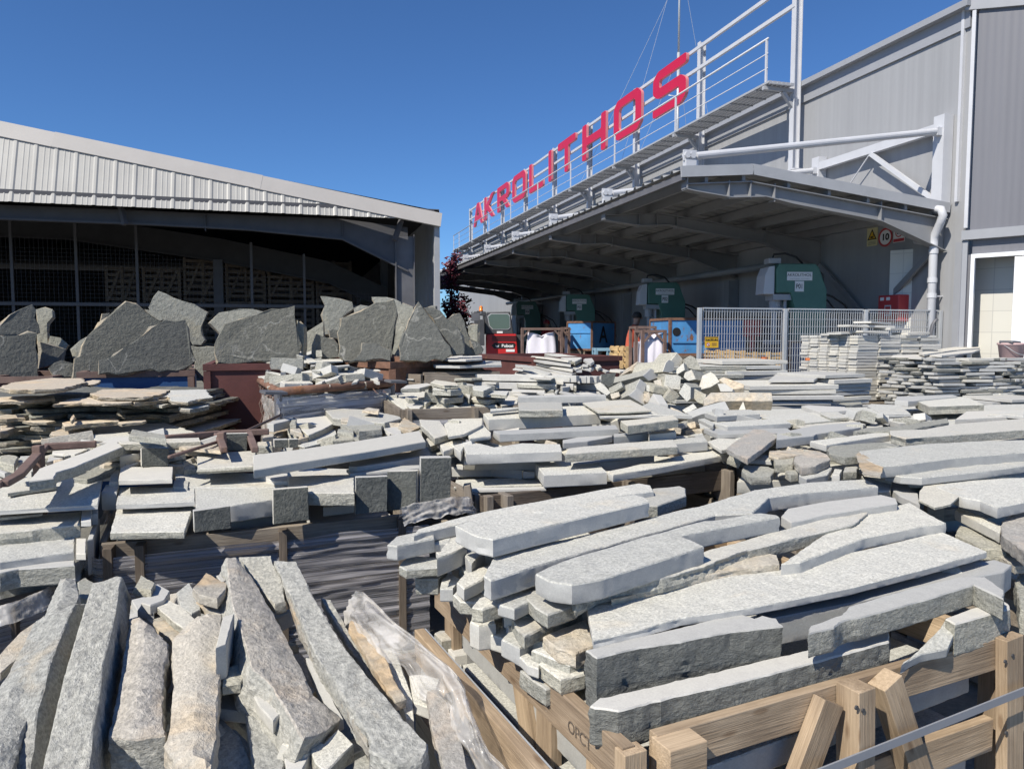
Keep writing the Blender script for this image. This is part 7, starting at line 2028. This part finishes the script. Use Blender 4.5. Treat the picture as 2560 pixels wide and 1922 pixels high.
# ---------------------------------------------------------------- blue bins, racks, crates under the canopy
GB_ = 'blue bins by the machines'
def top_at(f, x, y, d): return at_d(f, x, y, d).z
zA, zAb = top_at('m3', 1310, 708, 18), top_at('m3', 1310, 955, 18)
kp = at_d('m3', 1310, 900, 18.0)
def box_bin(name, label, corner, la, lb, ya, yb, zt_, zb_, mat, letter=None):
    """corner nearest the viewer; la runs left along ya, lb runs right along yb"""
    o = root_at(name, (corner.x, corner.y, zb_), label, 'steel bin', GB_)
    I = o.matrix_basis.inverted()
    A = Vector((math.cos(ya), math.sin(ya), 0)); B = Vector((math.cos(yb), math.sin(yb), 0)); c = Vector((corner.x, corner.y, 0))
    def w(a, b, z): v = c + A*a + B*b; return Vector((v.x, v.y, z))
    for (p, q) in (((0, 0), (la, 0)), ((0, 0), (0, lb)), ((la, 0), (la, lb)), ((0, lb), (la, lb))):
        mb = MB(); mb.bar(w(*p, (zt_+zb_)/2), w(*q, (zt_+zb_)/2), .012, zt_-zb_); s = mb.build('panel', [M[mat]], o); s.matrix_local = I
    mb = MB(); mb.poly([w(0, 0, zb_+.03), w(la, 0, zb_+.03), w(la, lb, zb_+.03), w(0, lb, zb_+.03)], [(0, 1, 2, 3)]); s = mb.build('floor_plate', [M[mat]], o); s.matrix_local = I
    mb = MB()
    for (p, q) in (((0, 0), (la, 0)), ((0, 0), (0, lb)), ((la, 0), (la, lb)), ((0, lb), (la, lb))):
        mb.bar(w(*p, zt_), w(*q, zt_), .05, .045); 
    for (p, q) in (((0, 0), (la, 0)), ((0, 0), (0, lb))): mb.bar(w(*p, zb_+.02), w(*q, zb_+.02), .04, .05)
    for (a, b) in ((0, 0), (la, 0), (0, lb)): mb.bar(w(a, b, zb_), w(a, b, zt_), .045, .045, (1, 0, 0))
    s = mb.build('rim', [M['rust']], o); s.matrix_local = I
    mb = MB(); zm = zb_ + (zt_-zb_)*.62
    nA_ = -B; nB_ = -A
    mb.bar(w(.04, 0, zm) + nA_*.015, w(la-.04, 0, zm) + nA_*.015, .02, .025); s = mb.build('stiffener', [M[mat]], o); s.matrix_local = I
    return o, w, A, B
def supports(label, c, w, d, z):
    """a low pile of pallets that carries a bin"""
    n = max(1, round(z/.16)); 
    for k in range(n):
        hgt = z/n
        o = root_at('pallet', (c.x, c.y, k*hgt), label + ', ' + ['lowest', 'second', 'third', 'fourth', 'fifth', 'sixth'][k] + ' one', 'pallet', 'pallets in the yard')
        mb = MB()
        for s in range(5): mb.box((0, -d/2 + .06 + s*(d-.12)/4, hgt-.012), (w, .10, .020))
        mb.build('deck', [M['wood_old']], o)
        mb = MB()
        for u in (-w/2+.07, 0, w/2-.07): mb.box((u, 0, (hgt-.024)/2), (.10, d, hgt-.026))
        mb.build('runners', [M['wood_old']], o)
yaL, yaR = R(180-16+34), R(-16+46)
yaL = math.atan2(*( (-SIDE*math.cos(R(38)) + HEAD*math.sin(R(38))).yx)); yaR = math.atan2(*((SIDE*math.cos(R(52)) + HEAD*math.sin(R(52))).yx))
bA, wA, A_, B_ = box_bin('steel_bin', 'blue steel bin with a big black letter A, beside the orange worker', kp, .70, 1.10, yaL, yaR, zA, zAb, 'bin_blue')
pA = wA(0, .53, (zA+zAb)/2 + .02) - A_*.010
text_mesh('letter', 'A', .58, [M['black']], bA, bA.matrix_basis.inverted() @ frame_mat(pA, B_, -A_), .002, .008)
cA_ = wA(.4, .64, 0); supports('pallet under the bin marked A', cA_, 1.2, 1.0, zAb)
kp2 = at_d('m3', 1985, 900, 13.4); z2, z2b = top_at('m3', 1985, 682, 13.4), top_at('m3', 1985, 1000, 13.4)
rX = math.atan2(*(SIDE.yx)) + R(6); fX = rX + R(90)
b2, w2, A2, B2 = box_bin('steel_bin', 'blue steel bin with a round hole, left of the fence corner', kp2, 1.2, 1.45, fX, rX, z2, z2b, 'bin_blue')
mb = MB(); c2 = w2(0, .12, z2-.23) - A2*.012; mb.tube(c2, c2 - A2*.004, .075, 18); s = mb.build('hole', [M['black']], b2); s.matrix_local = b2.matrix_basis.inverted()
mb = MB(); mb.bar(w2(0, .05, z2-.42) - A2*.018, w2(0, 1.4, z2-.42) - A2*.018, .02, .03); s = mb.build('stiffener', [M['bin_blue']], b2); s.matrix_local = b2.matrix_basis.inverted()
supports('pallet under the bin with the round hole', w2(.6, .72, 0), 1.4, 1.2, z2b)
kp3 = at_d('m4', 330, 720, 14.0)
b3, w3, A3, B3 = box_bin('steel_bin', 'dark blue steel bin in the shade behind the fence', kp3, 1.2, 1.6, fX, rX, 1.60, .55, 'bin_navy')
supports('pallet under the dark blue bin behind the fence', w3(.6, .8, 0), 1.5, 1.2, .55)
kp4 = at_d('m4', 770, 800, 12.6)
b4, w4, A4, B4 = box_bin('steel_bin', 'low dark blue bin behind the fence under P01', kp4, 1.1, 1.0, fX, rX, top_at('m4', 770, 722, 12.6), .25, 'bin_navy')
supports('pallet under the low bin below P01', w4(.55, .5, 0), 1.0, 1.0, .25)
mb = MB(); rr = at_d('m4', 545, 640, 13.4); mb.box((rr.x, rr.y, rr.z), (.26, .2, .30)); mb.box((rr.x, rr.y, (rr.z-.15)/2), (.08, .08, rr.z-.15)); thing_mesh(mb, 'control_box', [M['fire_red']], 'small red control box behind the fence', 'control box', bevel=.01)

def bag_rack(label, f, xl, xr, yt, yb, d, bagx, bagy, seed, deep=.7):
    a, b = at_d(f, xl, yt, d), at_d(f, xr, yt, d); zt_ = a.z; zb_ = max(.0, at_d(f, xl, yb, d).z)
    o = root_at('bag_rack', ((a.x+b.x)/2, (a.y+b.y)/2, 0), label, 'bag rack', 'rusty racks with white bags')
    I = o.matrix_basis.inverted(); x = (b-a); x.z = 0; L = x.length; x.normalize(); y = Vector((-x.y, x.x, 0))
    def w(u, v, z): p = a + x*u + y*v; return Vector((p.x, p.y, z))
    mb = MB()
    for u in (0, L):
        for v in (0, deep): mb.bar(w(u, v, 0), w(u, v, zt_), .05, .05, (1, 0, 0))
    for v in (0, deep): mb.bar(w(.026, v, zt_-.02), w(L-.026, v, zt_-.02), .05, .05)
    for u in (0, L): mb.bar(w(u, .026, zt_-.02), w(u, deep-.026, zt_-.02), .05, .05)
    for u, s in ((0, 1), (L, -1)): mb.bar(w(u+.02*s, 0, zt_-.20), w(u+.18*s, 0, zt_-.03), .035, .035)
    s = mb.build('frame', [M['rust_pale']], o); s.matrix_local = I
    bl, br_ = at_d(f, bagx[0], bagy[0], d), at_d(f, bagx[1], bagy[0], d); bz1 = bl.z; bz0 = max(.05, at_d(f, bagx[0], bagy[1], d).z - .35)
    u0 = (bl-a).dot(x); u1 = (br_-a).dot(x); um, uh = (u0+u1)/2, (u1-u0)/2
    P, F = [], []; n, m = 48, 20
    for j in range(m+1):
        t = j/m
        for i in range(n):
            an_ = 2*math.pi*i/n; cx2, cy2 = math.cos(an_), math.sin(an_)
            sq = 1/max(abs(cx2), abs(cy2))**.85
            k = 1 + .09*noise.noise(Vector((cx2*2, cy2*2, t*1.5 + seed))) + .05*noise.noise(Vector((cx2*6, cy2*6, t*2 + seed)))
            sag = (.10*(1-abs(cx2))**2)*(t > .9)
            P.append(w(um + uh*.95*cx2*sq*k*(.86+.14*math.sin(t*3.14)), .36 + .30*cy2*sq*k, bz0 + (bz1-bz0)*t - sag))
    for j in range(m):
        for i in range(n): F.append((j*n+i, j*n+(i+1) % n, (j+1)*n+(i+1) % n, (j+1)*n+i))
    F.append(tuple(range(n-1, -1, -1)))
    mb = MB(); mb.poly(P, F); s = mb.build('bag', [M['bag_white']], o, smooth=True); s.matrix_local = I
    return o
bag_rack('rusty rack with a wide white bag beside the loader', 'm3', 712, 1050, 760, 1040, 17.0, (745, 1015), (795, 1000), 1)
bag_rack('rusty rack with a white bag behind the bin marked A', 'm3', 1065, 1115, 755, 1000, 17.6, (1072, 1112), (800, 990), 4, .6)
bag_rack('tall rusty rack without a bag beside the orange worker', 'n1', 580, 800, 158, 600, 14.2, (610, 640), (330, 420), 6)
bag_rack('rusty rack with a narrow white bag in front of the blue bins', 'n1', 650, 895, 200, 600, 12.9, (668, 895), (235, 590), 9)
GC_ = 'small new crates by the machines'
def px_crate(label, f, x0, x1, yt, yb, d, depth, mat='wood_new', yaw=0, slats=4):
    a, b = at_d(f, x0, yt, d), at_d(f, x1, yt, d); zb_ = at_d(f, x0, yb, d).z; hgt = a.z - max(0, zb_)
    wv = (b-a).length
    base = (a+b)/2 + HEAD*depth/2; base.z = max(0, zb_)
    o = slat_crate('wooden_crate', label, 'wooden crate', GC_, base, -YAW + R(yaw), wv, depth, hgt, mat, slats, False)
    if zb_ > .06: supports('pallet under the ' + label, base, wv, depth, zb_)
    return o
px_crate('fresh yellow slatted crate in front of the orange worker', 'n1', 325, 505, 378, 625, 15.0, .55)
px_crate('new pale crate behind the fence, left one', 'n1', 1455, 1780, 425, 612, 11.4, .6, yaw=4)
px_crate('new pale crate behind the fence, right one', 'n1', 1830, 2210, 440, 620, 11.9, .6, yaw=4)
# trestle
ta, tb = at_d('n1', 135, 400, 16), at_d('n1', 300, 405, 16)
tr_ = root_at('steel_trestle', ((ta.x+tb.x)/2, (ta.y+tb.y)/2, 0), 'pale blue steel trestle in front of the bin marked A', 'trestle')
mb = MB(); y_ = HEAD*.5
for p in (ta, tb, ta+y_, tb+y_): mb.bar((p.x, p.y, 0), (p.x, p.y, ta.z), .06, .06, (1, 0, 0))
for p, q in ((ta, tb), (ta+y_, tb+y_), (ta, ta+y_), (tb, tb+y_)): mb.bar((p.x, p.y, ta.z-.03), (q.x, q.y, ta.z-.03), .055, .055)
s = mb.build('frame', [M['trestle_blue']], tr_); s.matrix_local = tr_.matrix_basis.inverted()
# posts with orange and white bands
def band_post(label, f, x, yt, d, r=.055):
    t = at_d(f, x, yt, d); o = root_at('bollard', (t.x, t.y, 0), label, 'bollard', 'orange and white marker posts')
    n = max(2, round(t.z/.14)); hh = t.z/n
    for k in range(n):
        mb = MB(); mb.tube((0, 0, k*hh), (0, 0, (k+1)*hh), r, 14); mb.build('band', [M['orange_post' if (n-1-k) % 2 == 0 else 'white']], o, smooth=False)
    return o
band_post('orange and white marker post under the yellow notice', 'n1', 1365, 515, 9.9)
band_post('orange and white marker post by the right crate behind the fence', 'n1', 1990, 497, 10.9)
band_post('orange and white marker post between the crates behind the fence', 'n1', 1840, 552, 10.6)
band_post('orange and white marker post left of the tall tile stack', 'n3', 98, 360, 9.6)
# bucket
bp_ = at_d('n3', 2083, 425, 7.85)
bk = root_at('bucket', (bp_.x, bp_.y, .987), 'faded pink plastic bucket on the pallet by the white door', 'bucket')
s = MB().lathe([(.095, 0), (.10, .005), (.125, .19), (.135, .195), (.135, .215), (.126, .215), (.098, .02), (.001, .018)], n=28).build('body', [M['bucket_pink']], bk, smooth=True)
mb = MB(); mb.path([(-.13, -.02, .19)] + [(-.13*math.cos(t), -.05 - .09*math.sin(t), .19 - .10*math.sin(t)) for t in [i*math.pi/10 for i in range(1, 10)]] + [(.13, -.02, .19)], .004, 6); mb.build('handle', [M['steel_grey']], bk, smooth=True)
mb = MB(); mb.box((-.05, -.02, .222), (.16, .14, .03), (0, .05, .2)); mb.build('cloth', [M['steel_dark']], bk, bevel=.01)
mb = MB()
q0 = at_X('n4', 1935, 795, 9.6); pts = [at_d('n4', x, y, 10.6) for x, y in ((1880, 1080), (1895, 930), (1915, 840), (1940, 800), (1965, 790))]
mb.path(pts, .02, 8); mb.path([p + Vector((.08, .1, -.02)) for p in pts], .018, 8)
for p in (pts[0], pts[0] + Vector((.08, .1, -.02))): mb.tube((p.x, p.y, 0), (p.x, p.y, p.z + .02), .018, 8)
thing_mesh(mb, 'rolled_hose', [M['steel_dark']], 'dark bent hose behind the end of the grating fence', 'hose', smooth=True)

# ---------------------------------------------------------------- loader
ld = at_d('m3', 505, 800, 20.4)
lo = bpy.data.objects.new('skid_loader', None); COL.objects.link(lo); lo.empty_display_size = .1
lo.matrix_local = Matrix.Translation(Vector((ld.x, ld.y, 0))) @ Matrix.Rotation(R(-10), 4, 'Z')
tag(lo, 'red and dark grey skid steer loader with an orange beacon, seen from behind', 'skid loader')
s_ = 20.4/1850/3.456                                   # metres per pixel of that view at the loader
def lx(x): return (x-505)*s_
def lz(y): return 1.3 + (834 - (600 + y/3.456))*20.4/1850
mb = MB(); mb.extrude([(lx(400), 0, lz(980)), (lx(400), 0, lz(815)), (lx(660), 0, lz(812)), (lx(672), 0, lz(985)), (lx(672), 0, .35), (lx(400), 0, .35)], (0, .25, 0)); rd_ = mb.build('rear_door', [M['loader_red']], lo, bevel=.02)
mb = MB()
for k in range(3): mb.box((lx(555), -.004, lz(835+k*16)), ((lx(650)-lx(440)), .012, .03))
mb.build('vent', [M['black']], rd_)
mb = MB(); mb.extrude([(lx(445), -.006, lz(912)), (lx(468), -.006, lz(888)), (lx(640), -.006, lz(888)), (lx(655), -.006, lz(905)), (lx(640), -.006, lz(938)), (lx(468), -.006, lz(938))], (0, .01, 0)); bnd = mb.build('name_band', [M['black']], rd_)
text_mesh('lettering', 'Bobcat', .118, [M['white']], bnd, frame_mat((lx(583), -.008, lz(915)), (1, 0, 0), (0, -1, 0)), .001, .004, xscale=.98)
mb = MB(); mb.extrude([(lx(478), -.0075, lz(905)), (lx(485), -.0075, lz(912)), (lx(503), -.0075, lz(912)), (lx(510), -.0075, lz(905)), (lx(507), -.0075, lz(922)), (lx(494), -.0075, lz(930)), (lx(481), -.0075, lz(922))], (0, -.001, 0)); mb.build('emblem', [M['pipe_white']], bnd)
mb = MB(); mb.box((lx(608), -.005, lz(955)), (lx(645)-lx(570), .01, .07)); mb.build('sticker', [M['white']], rd_)
mb = MB(); mb.extrude([(lx(385), .05, lz(815)), (lx(395), .05, lz(625)), (lx(610), .05, lz(620)), (lx(640), .05, lz(815))], (0, 1.1, 0)); cab_ = mb.build('cab', [M['loader_dark']], lo, bevel=.03)
mb = MB(); w_ = [(410, 660), (440, 635), (590, 635), (608, 655), (610, 760), (590, 776), (455, 776), (425, 745)]
mb.extrude([(lx(x), .046, lz(y)) for x, y in w_], (0, -.012, 0)); wf = mb.build('window_frame', [M['steel_grey']], cab_, bevel=.006)
mb = MB(); cxw = sum(x for x, y in w_)/8; cyw = sum(y for x, y in w_)/8
mb.extrude([(lx(cxw+(x-cxw)*.93), .035, lz(cyw+(y-cyw)*.90)) for x, y in w_], (0, -.004, 0)); mb.build('window', [M['glass']], wf)
mb = MB(); mb.box((lx(518), .045, lz(797)), (.16, .01, .055)); mb.build('number_plate', [M['white']], cab_)
mb = MB(); mb.box((lx(355), .35, lz(800)), (.14, 1.4, .7)); mb.bar((lx(320), .1, lz(620)), (lx(335), .1, lz(980)), .10, .16, (1, 0, 0)); mb.bar((lx(320), .1, lz(632)), (lx(395), .1, lz(640)), .1, .12); mb.build('lift_arm', [M['loader_dark']], lo, bevel=.01)
mb = MB(); mb.bar((lx(690), .2, lz(820)), (lx(690), .2, lz(980)), .10, .16, (1, 0, 0)); mb.build('lift_arm', [M['loader_dark']], lo, bevel=.01)
for x in (lx(372), lx(690)):
    for y in (.2, 1.1):
        mb = MB(); mb.tube((x-.10, y, .30), (x+.10, y, .30), .30, 20); wh = mb.build('wheel', [M['rubber']], lo, smooth=False)
        mb = MB(); mb.tube((x-.105, y, .30), (x+.105, y, .30), .16, 16); mb.build('rim', [M['loader_red']], wh)
mb = MB(); mb.lathe([(.055, 0), (.055, .03), (.048, .035), (.048, .11), (.03, .145), (.001, .15)], (lx(357), .1, lz(617)), 16); bc_ = mb.build('beacon', [M['beacon']], lo, smooth=True)
mb = MB(); mb.tube((lx(357), .1, lz(640)), (lx(357), .1, lz(616)), .06, 12); mb.build('beacon_base', [M['steel_dark']], bc_)
mb = MB(); mb.box((lx(310), .12, lz(665)), (.22, .15, .22)); mb.build('lamp_guard', [M['steel_dark']], lo)

# ---------------------------------------------------------------- people
def person(label, pos, face, shirt, pants, cap=None, bend=0.0, hgt=1.75):
    k = hgt/1.75
    J = {}; E = []; Rr = {}
    def j(n, p, r, par=None):
        J[n] = Vector(p)*k; Rr[n] = r*k
        if par: E.append((par, n))
    j('pel', (0, 0, .96), .135)
    j('sp1', (0, -.02*bend, 1.10), .13, 'pel'); j('sp2', (0, -.07*bend, 1.25), .145, 'sp1'); j('ch', (0, -.14*bend, 1.38), .135, 'sp2'); j('nk', (0, -.19*bend, 1.48), .055, 'ch'); j('hd0', (0, -.22*bend, 1.56), .075, 'nk'); j('hd', (0, -.25*bend, 1.65), .092, 'hd0'); j('top', (0, -.25*bend, 1.72), .06, 'hd')
    for s, t in ((-1, 'l'), (1, 'r')):
        j(t+'sh', (s*.17, -.13*bend, 1.41), .065, 'ch'); j(t+'el', (s*.24, -.14*bend-.05, 1.14), .045, t+'sh'); j(t+'wr', (s*.20, -.25-.1*bend, 1.02), .032, t+'el'); j(t+'pa', (s*.19, -.31-.1*bend, .99), .035, t+'wr')
        for q in range(4): j(t+'f%d' % q, (s*.19 + (q-1.5)*.021, -.38-.1*bend + abs(q-1.5)*.006, .965), .009, t+'pa')
        j(t+'th', (s*.15, -.34-.1*bend, 1.005), .010, t+'pa')
        j(t+'hp', (s*.09, 0, .90), .095, 'pel'); j(t+'kn', (s*.10, -.03, .50), .062, t+'hp'); j(t+'an', (s*.105, .02, .09), .042, t+'kn'); j(t+'to', (s*.115, -.12, .035), .035, t+'an')
    names = list(J); me = bpy.data.meshes.new('body'); me.from_pydata([J[n] for n in names], [(names.index(a), names.index(b)) for a, b in E], []); me.update()
    tmp = bpy.data.objects.new('tmp', me); COL.objects.link(tmp)
    tmp.modifiers.new('skin', 'SKIN'); sv = me.skin_vertices[0].data
    for i, n in enumerate(names): sv[i].radius = (Rr[n], Rr[n]*(.8 if n in ('sp1', 'sp2', 'ch', 'pel') else 1)); sv[i].use_root = (n == 'pel')
    ss = tmp.modifiers.new('sub', 'SUBSURF'); ss.levels = 1; ss.render_levels = 1
    dg = bpy.context.evaluated_depsgraph_get(); dg.update()
    m2_ = bpy.data.meshes.new_from_object(tmp.evaluated_get(dg)); bpy.data.objects.remove(tmp)
    m2_.name = 'person'
    m2_.materials.clear()
    for m in ('skin', shirt, pants, 'loader_dark'): m2_.materials.append(M[m])
    for p in m2_.polygons:
        c = p.center/k; p.use_smooth = True
        p.material_index = 0 if c.z > 1.49 or (c.y < -.24-.1*bend and c.z < 1.1) else (1 if c.z > .98 else (3 if c.z < .08 else 2))
    o = bpy.data.objects.new('person', m2_); COL.objects.link(o)
    o.location = pos; o.rotation_euler = (0, 0, face)
    tag(o, label, 'person', 'workers at the machines')
    h0 = J['hd']
    mb = MB(); mb.lathe([(.098*k, -.02*k), (.102*k, .03*k), (.09*k, .075*k), (.055*k, .105*k), (.001, .115*k)], h0 + Vector((0, .012*k, .005)), 16)
    if cap: mb.box(h0 + Vector((0, -.12*k, .03*k)), (.13*k, .10*k, .012))
    mb.build('cap' if cap else 'hair', [M[cap or 'hair']], o, smooth=not cap)
    mb = MB(); mb.lathe([(.012, 0), (.016, -.025), (.012, -.035)], h0 + Vector((0, -.095*k, 0)), 8); mb.build('nose', [M['skin']], o, smooth=True)
    return o
wp = at_d('n1', 500, 300, 16.0)
person('worker in an orange shirt behind the slatted crate, facing right', (wp.x, wp.y, 0), R(75), 'orange_cloth', 'dark_cloth', None, .7)
wp = at_d('m3', 950, 760, 25.5)
person('worker in a red cap bending at machine P04', (wp.x, wp.y, 0), R(-40), 'fire_red', 'dark_cloth', 'fire_red', 1.2)

# ---------------------------------------------------------------- red leaved tree in the gap
def tree(label, base, hgt, rad, n, seed):
    o = root_at('tree', (base.x, base.y, 0), label, 'tree'); r4 = random.Random(seed)
    mb = MB(); mb.tube((0, 0, 0), (.04, 0, hgt*.5), .07, 10, .045); mb.tube((.04, 0, hgt*.5), (0, .05, hgt*.82), .045, 8, .02)
    tips = []
    for k in range(16):
        a = r4.uniform(0, 6.28); z0 = hgt*r4.uniform(.2, .75); z1 = z0 + hgt*r4.uniform(.12, .28); rr = rad*r4.uniform(.45, 1.0)*(1.15 - .7*(z1/hgt))
        q = Vector((math.cos(a)*rr, math.sin(a)*rr, z1)); mb.tube((.02, 0, z0), q, .018, 6, .006); tips.append((Vector((.02, 0, z0)), q))
    tips.append((Vector((0, .05, hgt*.8)), Vector((.12, .0, hgt)))); tips.append((Vector((0, .05, hgt*.8)), Vector((.30, .0, hgt*.97))))
    mb.build('trunk', [M['branch']], o)
    mb = MB()
    for i in range(n):
        a, b = r4.choice(tips); t = r4.uniform(.15, 1.08)
        sp_ = rad*.30*(1.1-.55*t)
        p = a.lerp(b, t) + Vector((r4.gauss(0, sp_), r4.gauss(0, sp_), r4.gauss(0, sp_*.9)))
        if p.z > hgt*.80 and r4.random() < .55: p = a.lerp(b, t) + Vector((r4.gauss(0, .07), r4.gauss(0, .07), r4.gauss(0, .08)))
        s = r4.uniform(.05, .10); u = Vector((r4.gauss(0, 1), r4.gauss(0, 1), r4.gauss(0, .6))).normalized(); v = u.orthogonal().normalized()*.5
        mb.poly([p - u*s, p + v*s, p + u*s, p - v*s], [(0, 1, 2, 3)])
    mb.build('crown', [M['red_leaf']], o, fix=False)
tree('dark red leaved tree in the gap between the shed and the hall', at_d('S', 1128, 800, 25.0), 3.95, .45, 1300, 3)
tree('lower dark red bush behind the loader', at_d('S', 1150, 800, 27.5), 2.6, .7, 1300, 5)

# ---------------------------------------------------------------- ground
mb = MB(); n = 1
mb.poly([(-1500, -1500, 0), (1500, -1500, 0), (1500, 1500, 0), (-1500, 1500, 0)], [(0, 1, 2, 3)])
gd = mb.build('ground', [M['ground_concrete']]); gd['kind'] = 'structure'

# ---------------------------------------------------------------- light
SUN_EL, SUN_B = R(46), R(31)
to_sun = Vector((-math.cos(SUN_B)*math.cos(SUN_EL), -math.sin(SUN_B)*math.cos(SUN_EL), math.sin(SUN_EL)))
sl = bpy.data.lights.new('sun', 'SUN'); sl.energy = 5.0; sl.angle = R(.5); sl.color = (1.0, .935, .82)
so = bpy.data.objects.new('sun', sl); COL.objects.link(so)
so.rotation_euler = to_sun.to_track_quat('Z', 'Y').to_euler()
wd = bpy.data.worlds.new('World'); SC.world = wd; wd.use_nodes = True
nt = wd.node_tree; bg = nt.nodes['Background']
sky = nt.nodes.new('ShaderNodeTexSky'); sky.sky_type = 'NISHITA'; sky.sun_disc = False
sky.sun_elevation = SUN_EL
sky.sun_rotation = math.atan2(to_sun.x, to_sun.y)
sky.altitude = 1500; sky.air_density = 1.0; sky.dust_density = 0.3; sky.ozone_density = 3.0
tint = nt.nodes.new('ShaderNodeMix'); tint.data_type = 'RGBA'; tint.blend_type = 'MULTIPLY'; tint.inputs[0].default_value = 1.0
tint.inputs[7].default_value = (.56, .86, 1.20, 1)
nt.links.new(sky.outputs[0], tint.inputs[6]); nt.links.new(tint.outputs[2], bg.inputs['Color']); bg.inputs['Strength'].default_value = .085
vs = SC.view_settings; vs.view_transform = 'Standard'; vs.look = 'None'; vs.exposure = 0.3; vs.gamma = 1
SC.cycles.max_bounces = 6; SC.cycles.diffuse_bounces = 3; SC.cycles.glossy_bounces = 2; SC.cycles.transparent_max_bounces = 12
SC.cycles.use_denoising = True
# crates that carry the pile before the tile stacks
for (r_, d_, w_, dp_, h_, yw), lab in zip(((1.75, 3.75, 1.3, 1.0, .54, 14), (3.05, 3.95, 1.1, 1.0, .54, 14), (1.85, 4.9, 1.4, 1.0, .58, 8), (3.3, 5.0, 1.2, 1.0, .58, 8), (2.15, 2.75, .9, .9, .44, 20)),
        ('crate under the slabs beside the grey crate', 'crate under the largest slabs with the rusty end', 'crate under the far slabs before the low plate stack', 'crate under the far slabs before the rough tiles', 'crate under the thick slab by the pink boulder')):
    slat_crate('wooden_crate', 'weathered ' + lab, 'wooden crate', 'timber crates of stone', rd(r_, d_, 0), -YAW + R(yw), w_, dp_, h_, 'wood_old', 5, False)
    for k in range(3):
        a = R(yw) ; x = SIDE*math.cos(a) + HEAD*math.sin(a); y = Vector((-x.y, x.x, 0))
        rect_stone(rd(r_, d_, h_*(k+1)/3 - .01), x, y, w_-.10, dp_-.10, h_/3-.03, 'g', 'stone_slab', 'course of stone filling the ' + lab, 'stones inside the crates', d_)
c = K + kr*.5 + kl*.35; supports('pallet under the tall square tile stack', Vector((c.x, c.y, 0)), 1.0, .8, .525)
c = K2_ + r2d*.45 + l2d*.3; supports('pallet under the low wide tile stack', Vector((c.x, c.y, 0)), 1.0, .8, .552)
